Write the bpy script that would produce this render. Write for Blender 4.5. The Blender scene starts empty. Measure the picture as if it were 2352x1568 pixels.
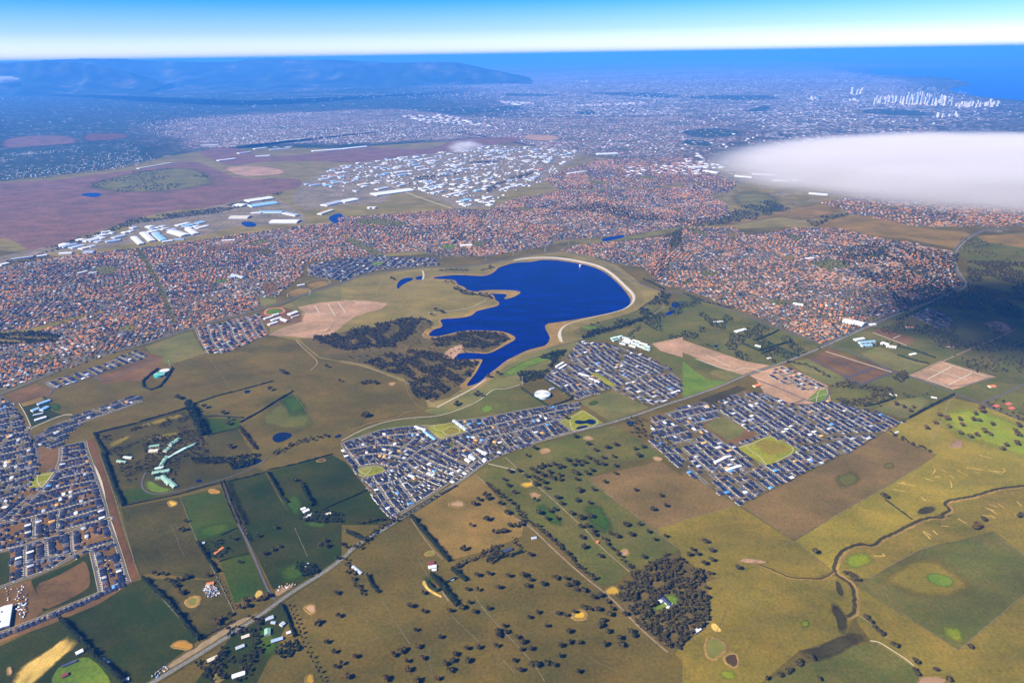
import bpy, bmesh, math, random
import numpy as np
from mathutils import Vector
from mathutils.geometry import tessellate_polygon

random.seed(7); RNG = np.random.default_rng(7)
R = math.radians
SC = bpy.context.scene
COL = SC.collection

# ------------------------------------------------------------------ camera
F_PX, CX, CY, CAM_H = 1568.0, 1176.0, 784.0, 1500.0     # in 2352 x 1568 picture units, metres
PITCH, ROLL = R(22.75), R(0.9)
cam = bpy.data.objects.new('camera', bpy.data.cameras.new('camera')); COL.objects.link(cam)
cam.data.sensor_width = 36.0; cam.data.lens = 36.0 * F_PX / 2352.0
cam.data.clip_start = 1.0; cam.data.clip_end = 900000.0
from mathutils import Matrix
cam.matrix_world = Matrix.Translation((0, 0, CAM_H)) @ Matrix.Rotation(R(90) - PITCH, 4, 'X') @ Matrix.Rotation(-ROLL, 4, 'Z')
SC.camera = cam

# ------------------------------------------------------------------ sun, sky, exposure
SUN_EL, SHADOW_AZ = R(39), R(28)          # shadows fall towards this angle from +X
sd = bpy.data.lights.new('sun', 'SUN'); sun = bpy.data.objects.new('sun', sd); COL.objects.link(sun)
sd.energy = 5.0; sd.angle = R(0.53); sd.color = (1.0, 0.95, 0.87)
SUN_DIR = Vector((-math.cos(SHADOW_AZ) * math.cos(SUN_EL), -math.sin(SHADOW_AZ) * math.cos(SUN_EL), math.sin(SUN_EL)))
sun.rotation_euler = SUN_DIR.to_track_quat('Z', 'Y').to_euler()
sun.location = (0, 0, 3000)
W = bpy.data.worlds.new('World'); SC.world = W; W.use_nodes = True
wn, wl = W.node_tree.nodes, W.node_tree.links
wn.clear()
sky = wn.new('ShaderNodeTexSky'); sky.sky_type = 'NISHITA'; sky.sun_disc = False
sky.sun_elevation = SUN_EL
sky.sun_rotation = math.atan2(SUN_DIR.x, SUN_DIR.y)
sky.altitude = 1500; sky.air_density = 1.0; sky.dust_density = 0.6; sky.ozone_density = 2.0
geo = wn.new('ShaderNodeTexCoord'); sep = wn.new('ShaderNodeSeparateXYZ')
wl.new(geo.outputs['Generated'], sep.inputs[0])
ramp = wn.new('ShaderNodeValToRGB')      # clear winter sky: deepens quickly above the pale horizon
mp = wn.new('ShaderNodeMapRange'); mp.inputs['From Min'].default_value = 0.0; mp.inputs['From Max'].default_value = 0.12
wl.new(sep.outputs['Z'], mp.inputs['Value']); wl.new(mp.outputs[0], ramp.inputs[0])
e = ramp.color_ramp.elements
e[0].position = 0.0; e[0].color = (2.3, 2.0, 1.8, 1)
e[1].position = 1.0; e[1].color = (0.09, 0.40, 1.0, 1)
for p_, c_ in ((0.10, (1.6, 1.6, 1.6, 1)), (0.26, (0.80, 1.06, 1.6, 1)), (0.55, (0.17, 0.72, 1.6, 1))):
    q = ramp.color_ramp.elements.new(p_); q.color = c_
mx = wn.new('ShaderNodeMix'); mx.data_type = 'RGBA'; mx.blend_type = 'MULTIPLY'; mx.inputs[0].default_value = 1.0
wl.new(sky.outputs[0], mx.inputs[6]); wl.new(ramp.outputs[0], mx.inputs[7])
bg = wn.new('ShaderNodeBackground'); bg.inputs['Strength'].default_value = 0.05
wl.new(mx.outputs[2], bg.inputs['Color'])
wo = wn.new('ShaderNodeOutputWorld'); wl.new(bg.outputs[0], wo.inputs['Surface'])
SC.view_settings.view_transform = 'Standard'; SC.view_settings.look = 'None'
SC.view_settings.exposure = 1.25; SC.view_settings.gamma = 1.0
SC.view_settings.use_curve_mapping = False
SC.render.engine = 'CYCLES'
SC.cycles.volume_step_rate = 1.0; SC.cycles.volume_max_steps = 256; SC.cycles.volume_bounces = 2
SC.cycles.max_bounces = 6; SC.cycles.diffuse_bounces = 2; SC.cycles.glossy_bounces = 2
SC.cycles.transparent_max_bounces = 8
SC.cycles.use_denoising = True

# ------------------------------------------------------------------ photo pixel -> ground point
def ray(x, y):
    a = (x - CX) / F_PX; b = (CY - y) / F_PX
    c, s = math.cos(ROLL), math.sin(ROLL)
    a, b = a * c + b * s, b * c - a * s
    cp, sp = math.cos(PITCH), math.sin(PITCH)
    return a, cp + b * sp, -sp + b * cp
def ground(x, y, z=0.0):
    X, Y, Z = ray(x, y); t = (z - CAM_H) / Z
    return (X * t, Y * t)
TILES = {'J': (0, 1640, 4.2), 'K': (0, 2000, 4.2), 'L': (1270, 1560, 4.2)}
for _i, _k in enumerate('ABCDEFGHI'):
    TILES[_k] = (1280 * (_i % 3), 853 * (_i // 3), 1.8375)
def px(t, X, Y):
    ox, oy, s = TILES[t]
    return (ox + X / s) / 1.632653, (oy + Y / s) / 1.632653
def P(spec):
    """'E 630,345 700,335 F 0,20' -> ground points"""
    out, t = [], 'A'
    for w in spec.split():
        if w.isalpha(): t = w
        else:
            x, y = w.split(','); out.append(ground(*px(t, float(x), float(y))))
    return out
def chaikin(p, n=1, closed=True):
    for _ in range(n):
        q = []
        m = len(p)
        rng = range(m) if closed else range(m - 1)
        if not closed: q.append(p[0])
        for i in rng:
            a, b = p[i], p[(i + 1) % m]
            q.append((a[0] * .75 + b[0] * .25, a[1] * .75 + b[1] * .25))
            q.append((a[0] * .25 + b[0] * .75, a[1] * .25 + b[1] * .75))
        if not closed: q.append(p[-1])
        p = q
    return p
def resample(p, step, closed=False):
    pts = [np.array(q, float) for q in p]
    if closed: pts = pts + [pts[0]]
    out = []; carry = 0.0
    for a, b in zip(pts[:-1], pts[1:]):
        L = np.linalg.norm(b - a)
        if L < 1e-6: continue
        s = carry
        while s < L:
            out.append(tuple(a + (b - a) * s / L)); s += step
        carry = s - L
    if not closed: out.append(tuple(pts[-1]))
    return out
def wobble(p, amp, step, closed=True):
    q = resample(p, step, closed)
    return [(x + random.uniform(-amp, amp), y + random.uniform(-amp, amp)) for x, y in q]
def inside(poly, pts):
    pts = np.asarray(pts, float); poly = np.asarray(poly, float)
    x, y = pts[:, 0], pts[:, 1]
    r = np.zeros(len(pts), bool); j = len(poly) - 1
    for i in range(len(poly)):
        xi, yi = poly[i]; xj, yj = poly[j]
        if yi != yj:
            c = ((yi > y) != (yj > y)) & (x < (xj - xi) * (y - yi) / (yj - yi) + xi)
            r ^= c
        j = i
    return r
def bbox(p):
    a = np.array(p); return a.min(0), a.max(0)

# ------------------------------------------------------------------ objects
def tag(o, label=None, cat=None, group=None, kind=None):
    if label: o['label'] = label
    if cat: o['category'] = cat
    if group: o['group'] = group
    if kind: o['kind'] = kind
    return o
def link(name, data, parent=None):
    o = bpy.data.objects.new(name, data); COL.objects.link(o)
    if parent is not None: o.parent = parent
    return o
def empty(name, x, y, z=0.0, rz=0.0):
    o = link(name, None); o.location = (x, y, z); o.rotation_euler = (0, 0, rz); o.empty_display_size = 2
    return o
def mesh(name, verts, faces, mats=(), midx=None, smooth=False):
    m = bpy.data.meshes.new(name); m.from_pydata([tuple(v) for v in verts], [], [tuple(f) for f in faces])
    for k in mats: m.materials.append(k)
    if midx is not None: m.polygons.foreach_set('material_index', np.array(midx, np.int32))
    if smooth: m.polygons.foreach_set('use_smooth', np.ones(len(m.polygons), bool))
    m.update(); return m
def big_mesh(name, V, faces, nper, mats, C=None):
    """V (N,nv,3) copies of a template with FACES (lists of indices); C (N,nv,3) colours"""
    N, nv = V.shape[0], V.shape[1]
    m = bpy.data.meshes.new(name)
    li = np.concatenate([np.array(f, np.int64) for f in faces]); tot = np.array([len(f) for f in faces], np.int64)
    loops = (li[None, :] + (np.arange(N) * nv)[:, None]).ravel()
    tots = np.tile(tot, N); starts = np.concatenate([[0], np.cumsum(tots)[:-1]])
    m.vertices.add(N * nv); m.vertices.foreach_set('co', V.astype(np.float32).ravel())
    m.loops.add(len(loops)); m.loops.foreach_set('vertex_index', loops.astype(np.int32))
    m.polygons.add(len(tots)); m.polygons.foreach_set('loop_start', starts.astype(np.int32)); m.polygons.foreach_set('loop_total', tots.astype(np.int32))
    m.update(calc_edges=True)
    if C is not None:
        a = m.color_attributes.new('Col', 'FLOAT_COLOR', 'POINT')
        c4 = np.ones((N * nv, 4), np.float32); c4[:, :3] = C.reshape(-1, 3); a.data.foreach_set('color', c4.ravel())
    for k in mats: m.materials.append(k)
    m.validate(); return m

# ------------------------------------------------------------------ materials
MATS = {}
def nodes(name, rough=0.9, spec=0.2):
    m = bpy.data.materials.new(name); m.use_nodes = True
    n, l = m.node_tree.nodes, m.node_tree.links
    b = n['Principled BSDF']; b.inputs['Roughness'].default_value = rough
    b.inputs['Specular IOR Level'].default_value = spec
    return m, n, l, b
def pos_noise(n, l, scale, detail=3.0, stretch=None, rough=0.55):
    g = n.new('ShaderNodeNewGeometry'); t = n.new('ShaderNodeTexNoise'); t.inputs['Scale'].default_value = scale
    t.inputs['Detail'].default_value = detail; t.inputs['Roughness'].default_value = rough
    if stretch:
        mpp = n.new('ShaderNodeMapping'); mpp.inputs['Rotation'].default_value = (0, 0, stretch[0]); mpp.inputs['Scale'].default_value = (1, stretch[1], 1)
        l.new(g.outputs['Position'], mpp.inputs[0]); l.new(mpp.outputs[0], t.inputs['Vector'])
    else: l.new(g.outputs['Position'], t.inputs['Vector'])
    return t.outputs['Fac']
def rampn(n, l, fac, stops):
    r = n.new('ShaderNodeValToRGB'); l.new(fac, r.inputs[0]); el = r.color_ramp.elements
    while len(el) < len(stops): el.new(0.5)
    for q, (p_, c_) in zip(el, stops):
        q.position = p_; q.color = (*c_, 1) if len(c_) == 3 else c_
    return r.outputs[0]
def mixc(n, l, a, b, fac, mode='MIX'):
    m = n.new('ShaderNodeMix'); m.data_type = 'RGBA'; m.blend_type = mode
    for s, v in ((0, fac), (6, a), (7, b)):
        if hasattr(v, 'is_output'): l.new(v, m.inputs[s])
        elif s == 0: m.inputs[0].default_value = v
        else: m.inputs[s].default_value = (*v, 1)
    return m.outputs[2]
def turf(name, c1, c2, c3=None, big=0.006, fine=0.11, streak=None, contrast=0.55):
    """grass or earth: two tones in big soft patches, a third in blotches, fine tufts"""
    m, n, l, b = nodes(name, 0.95, 0.02)
    c1, c2, c3 = [None if c is None else (c[0] * .95, c[1] * .88, c[2] * (.45 if c[2] < c[0] * .5 else .6)) for c in (c1, c2, c3)]
    c3 = c3 or tuple(x * 0.6 for x in c1)
    f1 = pos_noise(n, l, big, 5.0, None, 0.62)
    col = rampn(n, l, f1, [(0.36, c1), (0.64, c2)])
    f2 = pos_noise(n, l, big * 4.3, 4.0, streak)
    f2 = rampn(n, l, f2, [(0.50, (0, 0, 0)), (0.72, (contrast, contrast, contrast))])
    col = mixc(n, l, col, c3, f2)
    f3 = pos_noise(n, l, fine, 4.0)
    f3 = rampn(n, l, f3, [(0.30, (0.76, 0.76, 0.76)), (0.70, (1.22, 1.22, 1.18))])
    col = mixc(n, l, col, f3, 1.0, 'MULTIPLY')
    f4 = rampn(n, l, pos_noise(n, l, .0035, 3.0, (.9, 1.8)), [(.34, (.74, .78, .72)), (.66, (1.2, 1.16, 1.15))])
    col = mixc(n, l, col, f4, 1.0, 'MULTIPLY')
    l.new(col, b.inputs['Base Color']); return m
def plain(name, c, rough=0.8, var=0.25, scale=0.3, spec=0.3):
    m, n, l, b = nodes(name, rough, spec)
    f = pos_noise(n, l, scale, 3.0)
    k = rampn(n, l, f, [(0.3, (1 - var,) * 3), (0.7, (1 + var,) * 3)])
    l.new(mixc(n, l, c, k, 1.0, 'MULTIPLY'), b.inputs['Base Color']); return m
def attr_mat(name, rough=0.7, spec=0.3, var=0.2, scale=0.5):
    m, n, l, b = nodes(name, rough, spec)
    a = n.new('ShaderNodeAttribute'); a.attribute_name = 'Col'
    f = pos_noise(n, l, scale, 2.0)
    k = rampn(n, l, f, [(0.3, (1 - var,) * 3), (0.7, (1 + var,) * 3)])
    l.new(mixc(n, l, a.outputs['Color'], k, 1.0, 'MULTIPLY'), b.inputs['Base Color']); return m
def water(name, c, rough=0.12, spec=0.5, bump=0.4, scale=0.05):
    m, n, l, b = nodes(name, rough, spec)
    f0 = pos_noise(n, l, 0.004, 4.0, (0.5, 3.0))
    k = rampn(n, l, f0, [(0.3, tuple(x * .55 for x in c)), (0.7, tuple(x * 1.4 for x in c))])
    l.new(k, b.inputs['Base Color'])
    f = pos_noise(n, l, scale, 3.0, (0.6, 2.5))
    bp = n.new('ShaderNodeBump'); bp.inputs['Strength'].default_value = bump; bp.inputs['Distance'].default_value = 1.5
    l.new(f, bp.inputs['Height']); l.new(bp.outputs[0], b.inputs['Normal']); return m

M = MATS
M['olive'] = turf('olive_pasture', (.105, .075, .022), (.085, .070, .020), (.060, .058, .016), contrast=.5)
M['olive_dk'] = turf('dark_olive_pasture', (.044, .042, .010), (.066, .052, .016), (.024, .033, .006))
M['olive_lt'] = turf('light_olive_pasture', (.168, .122, .028), (.132, .110, .022), (.090, .090, .015), contrast=.6)
M['gold'] = turf('golden_pasture', (.205, .155, .030), (.165, .140, .024), (.128, .126, .018), contrast=.6)
M['green_dk'] = turf('dark_green_pasture', (.018, .032, .002), (.034, .036, .004), (.024, .032, .003), big=.008)
M['green'] = turf('green_pasture', (.026, .058, .002), (.048, .056, .005), (.036, .050, .004), big=.007)
M['green_ol'] = turf('green_olive_pasture', (.072, .082, .020), (.105, .090, .030), (.050, .075, .012))
M['green_grey'] = turf('grey_green_pasture', (.105, .112, .045), (.140, .115, .058), (.085, .105, .032))
M['lime'] = turf('lush_lime_grass', (.150, .205, .012), (.200, .200, .020), (.120, .170, .014))
M['lawn'] = turf('watered_lawn', (.075, .140, .016), (.110, .150, .022), (.060, .110, .012), big=.02)
M['park'] = turf('park_grass', (.160, .185, .014), (.215, .205, .022), (.090, .120, .014), big=.02)
M['tan'] = turf('dry_tan_pasture', (.195, .125, .052), (.150, .105, .040), (.115, .088, .034), fine=.16)
M['pink'] = turf('bare_pinkish_pasture', (.150, .098, .060), (.125, .088, .044), (.092, .078, .030))
M['greyol'] = turf('grey_olive_hillside', (.180, .140, .066), (.150, .125, .050), (.105, .098, .038))
M['mauve'] = turf('dry_brown_plain', (.165, .085, .090), (.130, .078, .075), (.085, .072, .055), big=.0025, fine=.03, contrast=.7)
M['soil'] = turf('bare_soil', (.150, .085, .052), (.105, .062, .040), (.075, .046, .032), big=.012, fine=.2)
M['soil_red'] = turf('stripped_red_earth', (.120, .055, .032), (.090, .046, .030), (.150, .078, .042), big=.010, fine=.15, streak=(1.2, .15))
M['soil_pale'] = turf('pale_scraped_earth', (.350, .225, .185), (.280, .180, .150), (.190, .120, .098), big=.012, fine=.12)
M['sand'] = turf('bleached_straw_ground', (.560, .390, .185), (.450, .310, .140), (.240, .165, .070), big=.02, fine=.25, streak=(.7, .12), contrast=.9)
M['bank'] = turf('exposed_lake_bank', (.180, .120, .062), (.260, .175, .085), (.110, .075, .045), big=.015, fine=.2)
M['woodfloor'] = turf('leaf_litter_floor', (.105, .075, .036), (.080, .066, .026), (.055, .050, .020), big=.012)
M['swamp'] = turf('dark_boggy_ground', (.036, .030, .014), (.052, .044, .018), (.024, .026, .010), big=.02)
M['lots'] = turf('house_lots', (.120, .090, .060), (.085, .070, .040), (.045, .050, .018), big=.03, fine=.12, contrast=.9)
M['oldlots'] = turf('leafy_gardens', (.150, .112, .085), (.095, .085, .052), (.045, .052, .024), big=.02, fine=.09, contrast=.9)
M['oldroad'] = plain('worn_suburban_asphalt', (.17, .145, .13), .9, .2, .05)
M['yard'] = turf('paved_factory_yard', (.200, .165, .150), (.150, .125, .115), (.085, .080, .060), big=.008, fine=.03, contrast=.9)
M['asphalt'] = plain('asphalt', (.075, .066, .072), .9, .15, .05)
M['asphalt_new'] = plain('new_asphalt', (.045, .045, .060), .9, .1, .05)
M['path'] = plain('pale_concrete_path', (.38, .32, .22), .85, .12, .1)
M['track'] = plain('dirt_track', (.19, .13, .065), .95, .3, .05)
M['fence'] = plain('grassy_fence_line', (.115, .095, .040), .95, .45, .05)
M['verge'] = turf('roadside_verge', (.085, .080, .024), (.110, .088, .036), (.060, .062, .018), big=.03)
M['line'] = plain('white_road_line', (.72, .70, .62), .7, .1)
M['rock'] = plain('pale_rock_facing', (.28, .24, .19), .9, .3, .2)
M['lake'] = water('deep_blue_water', (.0002, .005, .095), .25, .15, .5, .02)
M['bay'] = water('bay_water', (.001, .045, .24), .3, .3, .1, .004)
M['pond'] = water('dark_pond_water', (.004, .008, .030), .1, .4)
M['mud_y'] = water('yellow_muddy_water', (.36, .21, .008), .3, .3)
M['mud_o'] = water('orange_muddy_water', (.36, .17, .012), .35, .3)
M['mud_t'] = water('tan_muddy_water', (.280, .165, .080), .35, .3)
M['mud_g'] = water('green_muddy_water', (.125, .120, .016), .3, .3)
M['mud_b'] = water('brown_muddy_water', (.060, .034, .008), .25, .35)
M['attr'] = attr_mat('painted_and_tiled', .7, .1)
M['leafattr'] = attr_mat('leaves', .8, .15, .3, .25)
M['bark'] = plain('bark', (.11, .085, .060), .95)
M['white'] = plain('white_metal_sheet', (.56, .56, .56), .45, .06, .1, .4)
M['cream'] = plain('cream_render', (.58, .50, .38), .8, .1)
M['brick'] = plain('brown_brick', (.20, .115, .075), .9, .15)
M['greywall'] = plain('grey_render', (.32, .31, .30), .8, .1)
M['glass'] = plain('window_glass', (.03, .05, .09), .1, .05, .1, .5)

# ------------------------------------------------------------------ sheets and strips
Z_NEXT = [0.30]
def next_z(dz=0.006):
    Z_NEXT[0] += dz / 3; return Z_NEXT[0]
def sheet(name, spec, mat, label, cat, z=None, smooth=0, rough=0.0, kind='structure', group=None, pts=None):
    p = pts or P(spec)
    if smooth: p = chaikin(p, smooth)
    if rough: p = wobble(p, rough, max(rough * 2.5, 8.0))
    z = z if z is not None else next_z()
    v = [(x, y, z) for x, y in p]
    t = tessellate_polygon([[Vector(q) for q in v]])
    fx = []
    for a, b, c in t:
        A, B, C = v[a], v[b], v[c]
        fx.append((a, b, c) if (B[0]-A[0])*(C[1]-A[1])-(B[1]-A[1])*(C[0]-A[0]) > 0 else (a, c, b))
    o = link(name, mesh(name, v, fx, [M[mat]]))
    return tag(o, label, cat, group, kind)
def soft_mat(mat, scale):
    key = '%s_soft_%g' % (mat, scale)
    if key in M: return M[key]
    m = M[mat].copy(); m.name = key; n, l = m.node_tree.nodes, m.node_tree.links
    b = n['Principled BSDF']; out = n['Material Output']
    at = n.new('ShaderNodeAttribute'); at.attribute_name = 'edge'
    f = pos_noise(n, l, scale, 5.0, None, .65)
    ad = n.new('ShaderNodeMath'); ad.operation = 'ADD'; l.new(at.outputs['Fac'], ad.inputs[0]); l.new(f, ad.inputs[1])
    mr = n.new('ShaderNodeMapRange'); mr.inputs['From Min'].default_value = .50; mr.inputs['From Max'].default_value = 1.42; mr.interpolation_type = 'SMOOTHSTEP'; l.new(ad.outputs[0], mr.inputs['Value'])
    tr = n.new('ShaderNodeBsdfTransparent'); mx_ = n.new('ShaderNodeMixShader'); l.new(mr.outputs[0], mx_.inputs[0]); l.new(tr.outputs[0], mx_.inputs[1]); l.new(b.outputs[0], mx_.inputs[2]); l.new(mx_.outputs[0], out.inputs['Surface'])
    M[key] = m; return m
def soft_sheet(name, spec, mat, label, cat, z=None, core=.55, scale=.02, pts=None, group=None):
    """patch of ground whose edge frays out into what lies below"""
    p = np.array(resample(chaikin(pts or P(spec), 1), max(4.0, 0.012 * sum(math.dist(a, b) for a, b in zip((pts or P(spec)), (pts or P(spec))[1:]))), True)); c = p.mean(0); n = len(p)
    z = z if z is not None else next_z()
    V, E = [], []
    for k, ed in ((1.06, 0.0), ((1 + core) / 2, .5), (core, 1.0)):
        for q in p: V.append((*(c + (q - c) * k), z)); E.append(ed)
    V.append((c[0], c[1], z)); E.append(1.0)
    Fc = [(r_ * n + i, r_ * n + (i + 1) % n, (r_ + 1) * n + (i + 1) % n, (r_ + 1) * n + i) for r_ in range(2) for i in range(n)] + [(2 * n + i, 2 * n + (i + 1) % n, 3 * n) for i in range(n)]
    me = mesh(name, V, Fc, [soft_mat(mat, scale)]); at = me.attributes.new('edge', 'FLOAT', 'POINT'); at.data.foreach_set('value', np.array(E, np.float32))
    return tag(link(name, me), label, cat, group, 'structure')
def strip_geo(p, w, z, V, Fc, off=0.0, zs=None):
    """ribbon of width w along p, shifted sideways by off; appended to V, Fc"""
    a = np.array(p, float)
    if len(a) < 2: return
    d = np.gradient(a, axis=0); d /= np.maximum(np.linalg.norm(d, axis=1), 1e-6)[:, None]
    nrm = np.stack([-d[:, 1], d[:, 0]], 1)
    L = a + nrm * (off + w / 2); Rr = a + nrm * (off - w / 2)
    k = len(V)
    for i in range(len(a)):
        V.append((L[i, 0], L[i, 1], z)); V.append((Rr[i, 0], Rr[i, 1], z))
    for i in range(len(a) - 1):
        j = k + 2 * i; Fc.append((j, j + 1, j + 3, j + 2))
def road(name, spec, w, mat, label, cat='road', smooth=2, z=None, pts=None, kind='structure', step=None):
    p = pts or chaikin(P(spec), smooth, False)
    if step: p = resample(p, step)
    V, Fc = [], []; strip_geo(p, w, z if z is not None else next_z(), V, Fc)
    return tag(link(name, mesh(name, V, Fc, [M[mat]])), label, cat, None, kind)

# ------------------------------------------------------------------ ground
gv, gf = [], []
rad = [0, 600, 2000, 6000, 20000, 60000, 150000, 420000]; NA = 48
gv.append((0, 0, 0))
for q in rad[1:]:
    for k in range(NA):
        t_ = 2 * math.pi * k / NA; gv.append((q * math.cos(t_), q * math.sin(t_), 0))
for k in range(NA): gf.append((0, 1 + k, 1 + (k + 1) % NA))
for i in range(len(rad) - 2):
    for k in range(NA):
        a = 1 + i * NA + k; b = 1 + i * NA + (k + 1) % NA
        gf.append((a, a + NA, b + NA, b))
def far_ground_mat():
    m, n, l, b = nodes('wooded_plain', .95, .05)
    f1 = pos_noise(n, l, .00035, 8.0, None, .7)
    col = rampn(n, l, f1, [(.35, (.012, .022, .012)), (.52, (.030, .040, .020)), (.62, (.085, .075, .040)), (.72, (.16, .115, .07))])
    g = n.new('ShaderNodeNewGeometry'); v = n.new('ShaderNodeTexVoronoi'); v.inputs['Scale'].default_value = 1 / 140.
    l.new(g.outputs['Position'], v.inputs['Vector'])
    s = n.new('ShaderNodeSeparateColor'); l.new(v.outputs['Color'], s.inputs[0])
    f2 = rampn(n, l, s.outputs[0], [(.90, (0, 0, 0)), (.94, (1, 1, 1))])
    f3 = pos_noise(n, l, .0012, 4.0)
    f3 = rampn(n, l, f3, [(.48, (0, 0, 0)), (.62, (.75, .75, .75))])
    col = mixc(n, l, col, (.48, .42, .38), mixc(n, l, f2, f3, 1.0, 'MULTIPLY'))
    l.new(col, b.inputs['Base Color']); return m
M['farland'] = far_ground_mat()
tag(link('ground', mesh('ground', gv, gf, [M['farland']])), 'wide flat plain reaching to the hazy horizon', 'ground', None, 'structure')

def suburb_mat(name, gsc, tones, green, dens=(.42, .62)):
    """suburb too far away to tell its roofs apart: roof-sized cells among dark trees"""
    m, n, l, b = nodes(name, .9, .1)
    g = n.new('ShaderNodeNewGeometry')
    mpp = n.new('ShaderNodeMapping'); mpp.inputs['Rotation'].default_value = (0, 0, .5); mpp.inputs['Scale'].default_value = (1, .6, 1)
    l.new(g.outputs['Position'], mpp.inputs[0])
    v = n.new('ShaderNodeTexVoronoi'); v.inputs['Scale'].default_value = gsc; l.new(mpp.outputs[0], v.inputs['Vector'])
    s = n.new('ShaderNodeSeparateColor'); l.new(v.outputs['Color'], s.inputs[0])
    col = rampn(n, l, s.outputs[0], tones)
    f = pos_noise(n, l, .0011, 9.0, (.3, 2.0), .78)
    k = rampn(n, l, f, [(dens[0], (0, 0, 0)), (dens[1], (1, 1, 1))])
    s2 = rampn(n, l, s.outputs[1], [(.25, (.25, .25, .25)), (.5, (1, 1, 1))])
    col = mixc(n, l, green, col, mixc(n, l, k, s2, 1.0, 'MULTIPLY'))
    l.new(col, b.inputs['Base Color']); return m
T_RED = [(.0, (.03, .03, .03)), (.30, (.13, .065, .05)), (.50, (.24, .10, .065)), (.68, (.26, .16, .13)), (.82, (.40, .34, .31)), (.95, (.55, .52, .50))]
T_PALE = [(.0, (.03, .03, .03)), (.30, (.11, .075, .07)), (.55, (.20, .13, .12)), (.72, (.34, .26, .25)), (.84, (.62, .56, .54))]
T_DARK = [(.0, (.012, .02, .018)), (.55, (.035, .04, .035)), (.8, (.10, .08, .07)), (.94, (.45, .42, .40))]
M['sub_red'] = suburb_mat('distant_red_roofs', 1 / 28., T_RED, (.035, .045, .024), (.36, .56))
M['sub_pale'] = suburb_mat('distant_pale_roofs', 1 / 55., T_PALE, (.040, .046, .030), (.38, .56))
M['sub_dark'] = suburb_mat('distant_leafy_roofs', 1 / 60., T_DARK, (.020, .030, .016), (.46, .66))

# ------------------------------------------------------------------ distant land, sheet over sheet
def far(name, spec, mat, label, cat, smooth=1, ragged=0.0):
    if ragged: return soft_sheet(name, spec, mat, label, cat, z=next_z(.05), core=.8, scale=.0014)
    return sheet(name, spec, mat, label, cat, z=next_z(.05), smooth=smooth)
sheet('grassland', 'A -900,1150 900,1120 1500,1020 2352,1020 B 900,960 1800,1040 C 0,1050 900,1100 2352,1150 3200,1200 F 3200,300 E 1000,200 D 0,300 D -900,300', 'greyol', 'greyish grassland under the middle suburbs', 'grassland', z=.06)
far('terrain', 'B 300,520 900,420 1600,400 2352,398 C 700,405 1400,440 2352,455 1300,490 B 1500,520', 'sub_pale', 'faint built up land along the far horizon', 'suburb', 1, 1.0)
far('terrain', 'A -300,610 900,700 1700,740 2352,700 B 600,640 1300,640 C 0,560 C 400,640 B 1700,800 B 900,960 A 2200,1000 A 1400,1060 A 0,1120 A -500,1120', 'sub_dark', 'dark leafy outer suburbs fading into blue haze', 'suburb', 1, 160.0)
far('terrain', 'B 400,520 1500,480 2352,450 C 1000,440 1300,500 1900,560 2000,600 1850,620 2352,700 2900,760 3000,1100 2352,1400 C 600,1300 B 2352,1300 B 1200,1100 B 700,1000 B 900,800', 'sub_pale', 'pale distant suburbs spreading towards the bay', 'suburb', 1, 160.0)
far('terrain', 'A 850,850 1500,780 2352,750 B 400,740 1000,810 2000,800 C 400,780 C 800,1000 C 300,1150 B 2100,1120 B 1500,1050 B 1100,950 B 600,980 B 0,1010 A 2000,1000 A 1500,1010 A 1300,1080 A 1000,1010', 'sub_red', 'distant red roofed suburbs beyond the factories', 'suburb', 1, 160.0)
far('terrain', 'A -300,1020 300,1000 900,960 1050,1060 1120,1100 800,1170 200,1240 -300,1270', 'sub_dark', 'scattered dark suburb beside the brown plain', 'suburb', 1, 160.0)
far('bay', 'C 1255,490 1350,474 1600,468 1900,462 2400,458 3600,452 3600,760 2900,720 2352,692 2200,682 2100,672 1980,655 1880,640 1830,615 1900,600 2000,585 1930,560 1850,540 1700,525 1500,522 1330,512', 'bay', 'broad deep blue bay beyond the city towers', 'water', 0)
for sp, nm in (('C 1200,760 1450,745 1750,780 1770,800 1500,800 1250,780', 'dark'), ('C 0,665 300,655 670,660 660,690 300,690 0,675', 'dark'), ('B 1600,640 2000,635 2352,650 2352,680 2000,665', 'dark'),
               ('C 0,900 200,880 420,900 380,940 100,950 0,930', 'dark'), ('C 0,960 150,965 250,1010 0,1000', 'dark'), ('B 700,750 1000,740 1200,730 1300,745 900,785 700,790', 'dark'),
               ('B 1100,640 1500,650 1500,662 1100,665', 'dark'), ('C 420,760 600,720 630,745 480,780', 'dark'), ('B 1600,770 1750,765 1760,785 1650,790', 'dark')):
    far('terrain', sp, 'sub_dark', 'dark wooded parkland among the distant suburbs', 'parkland', 1, 1.0)
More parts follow.
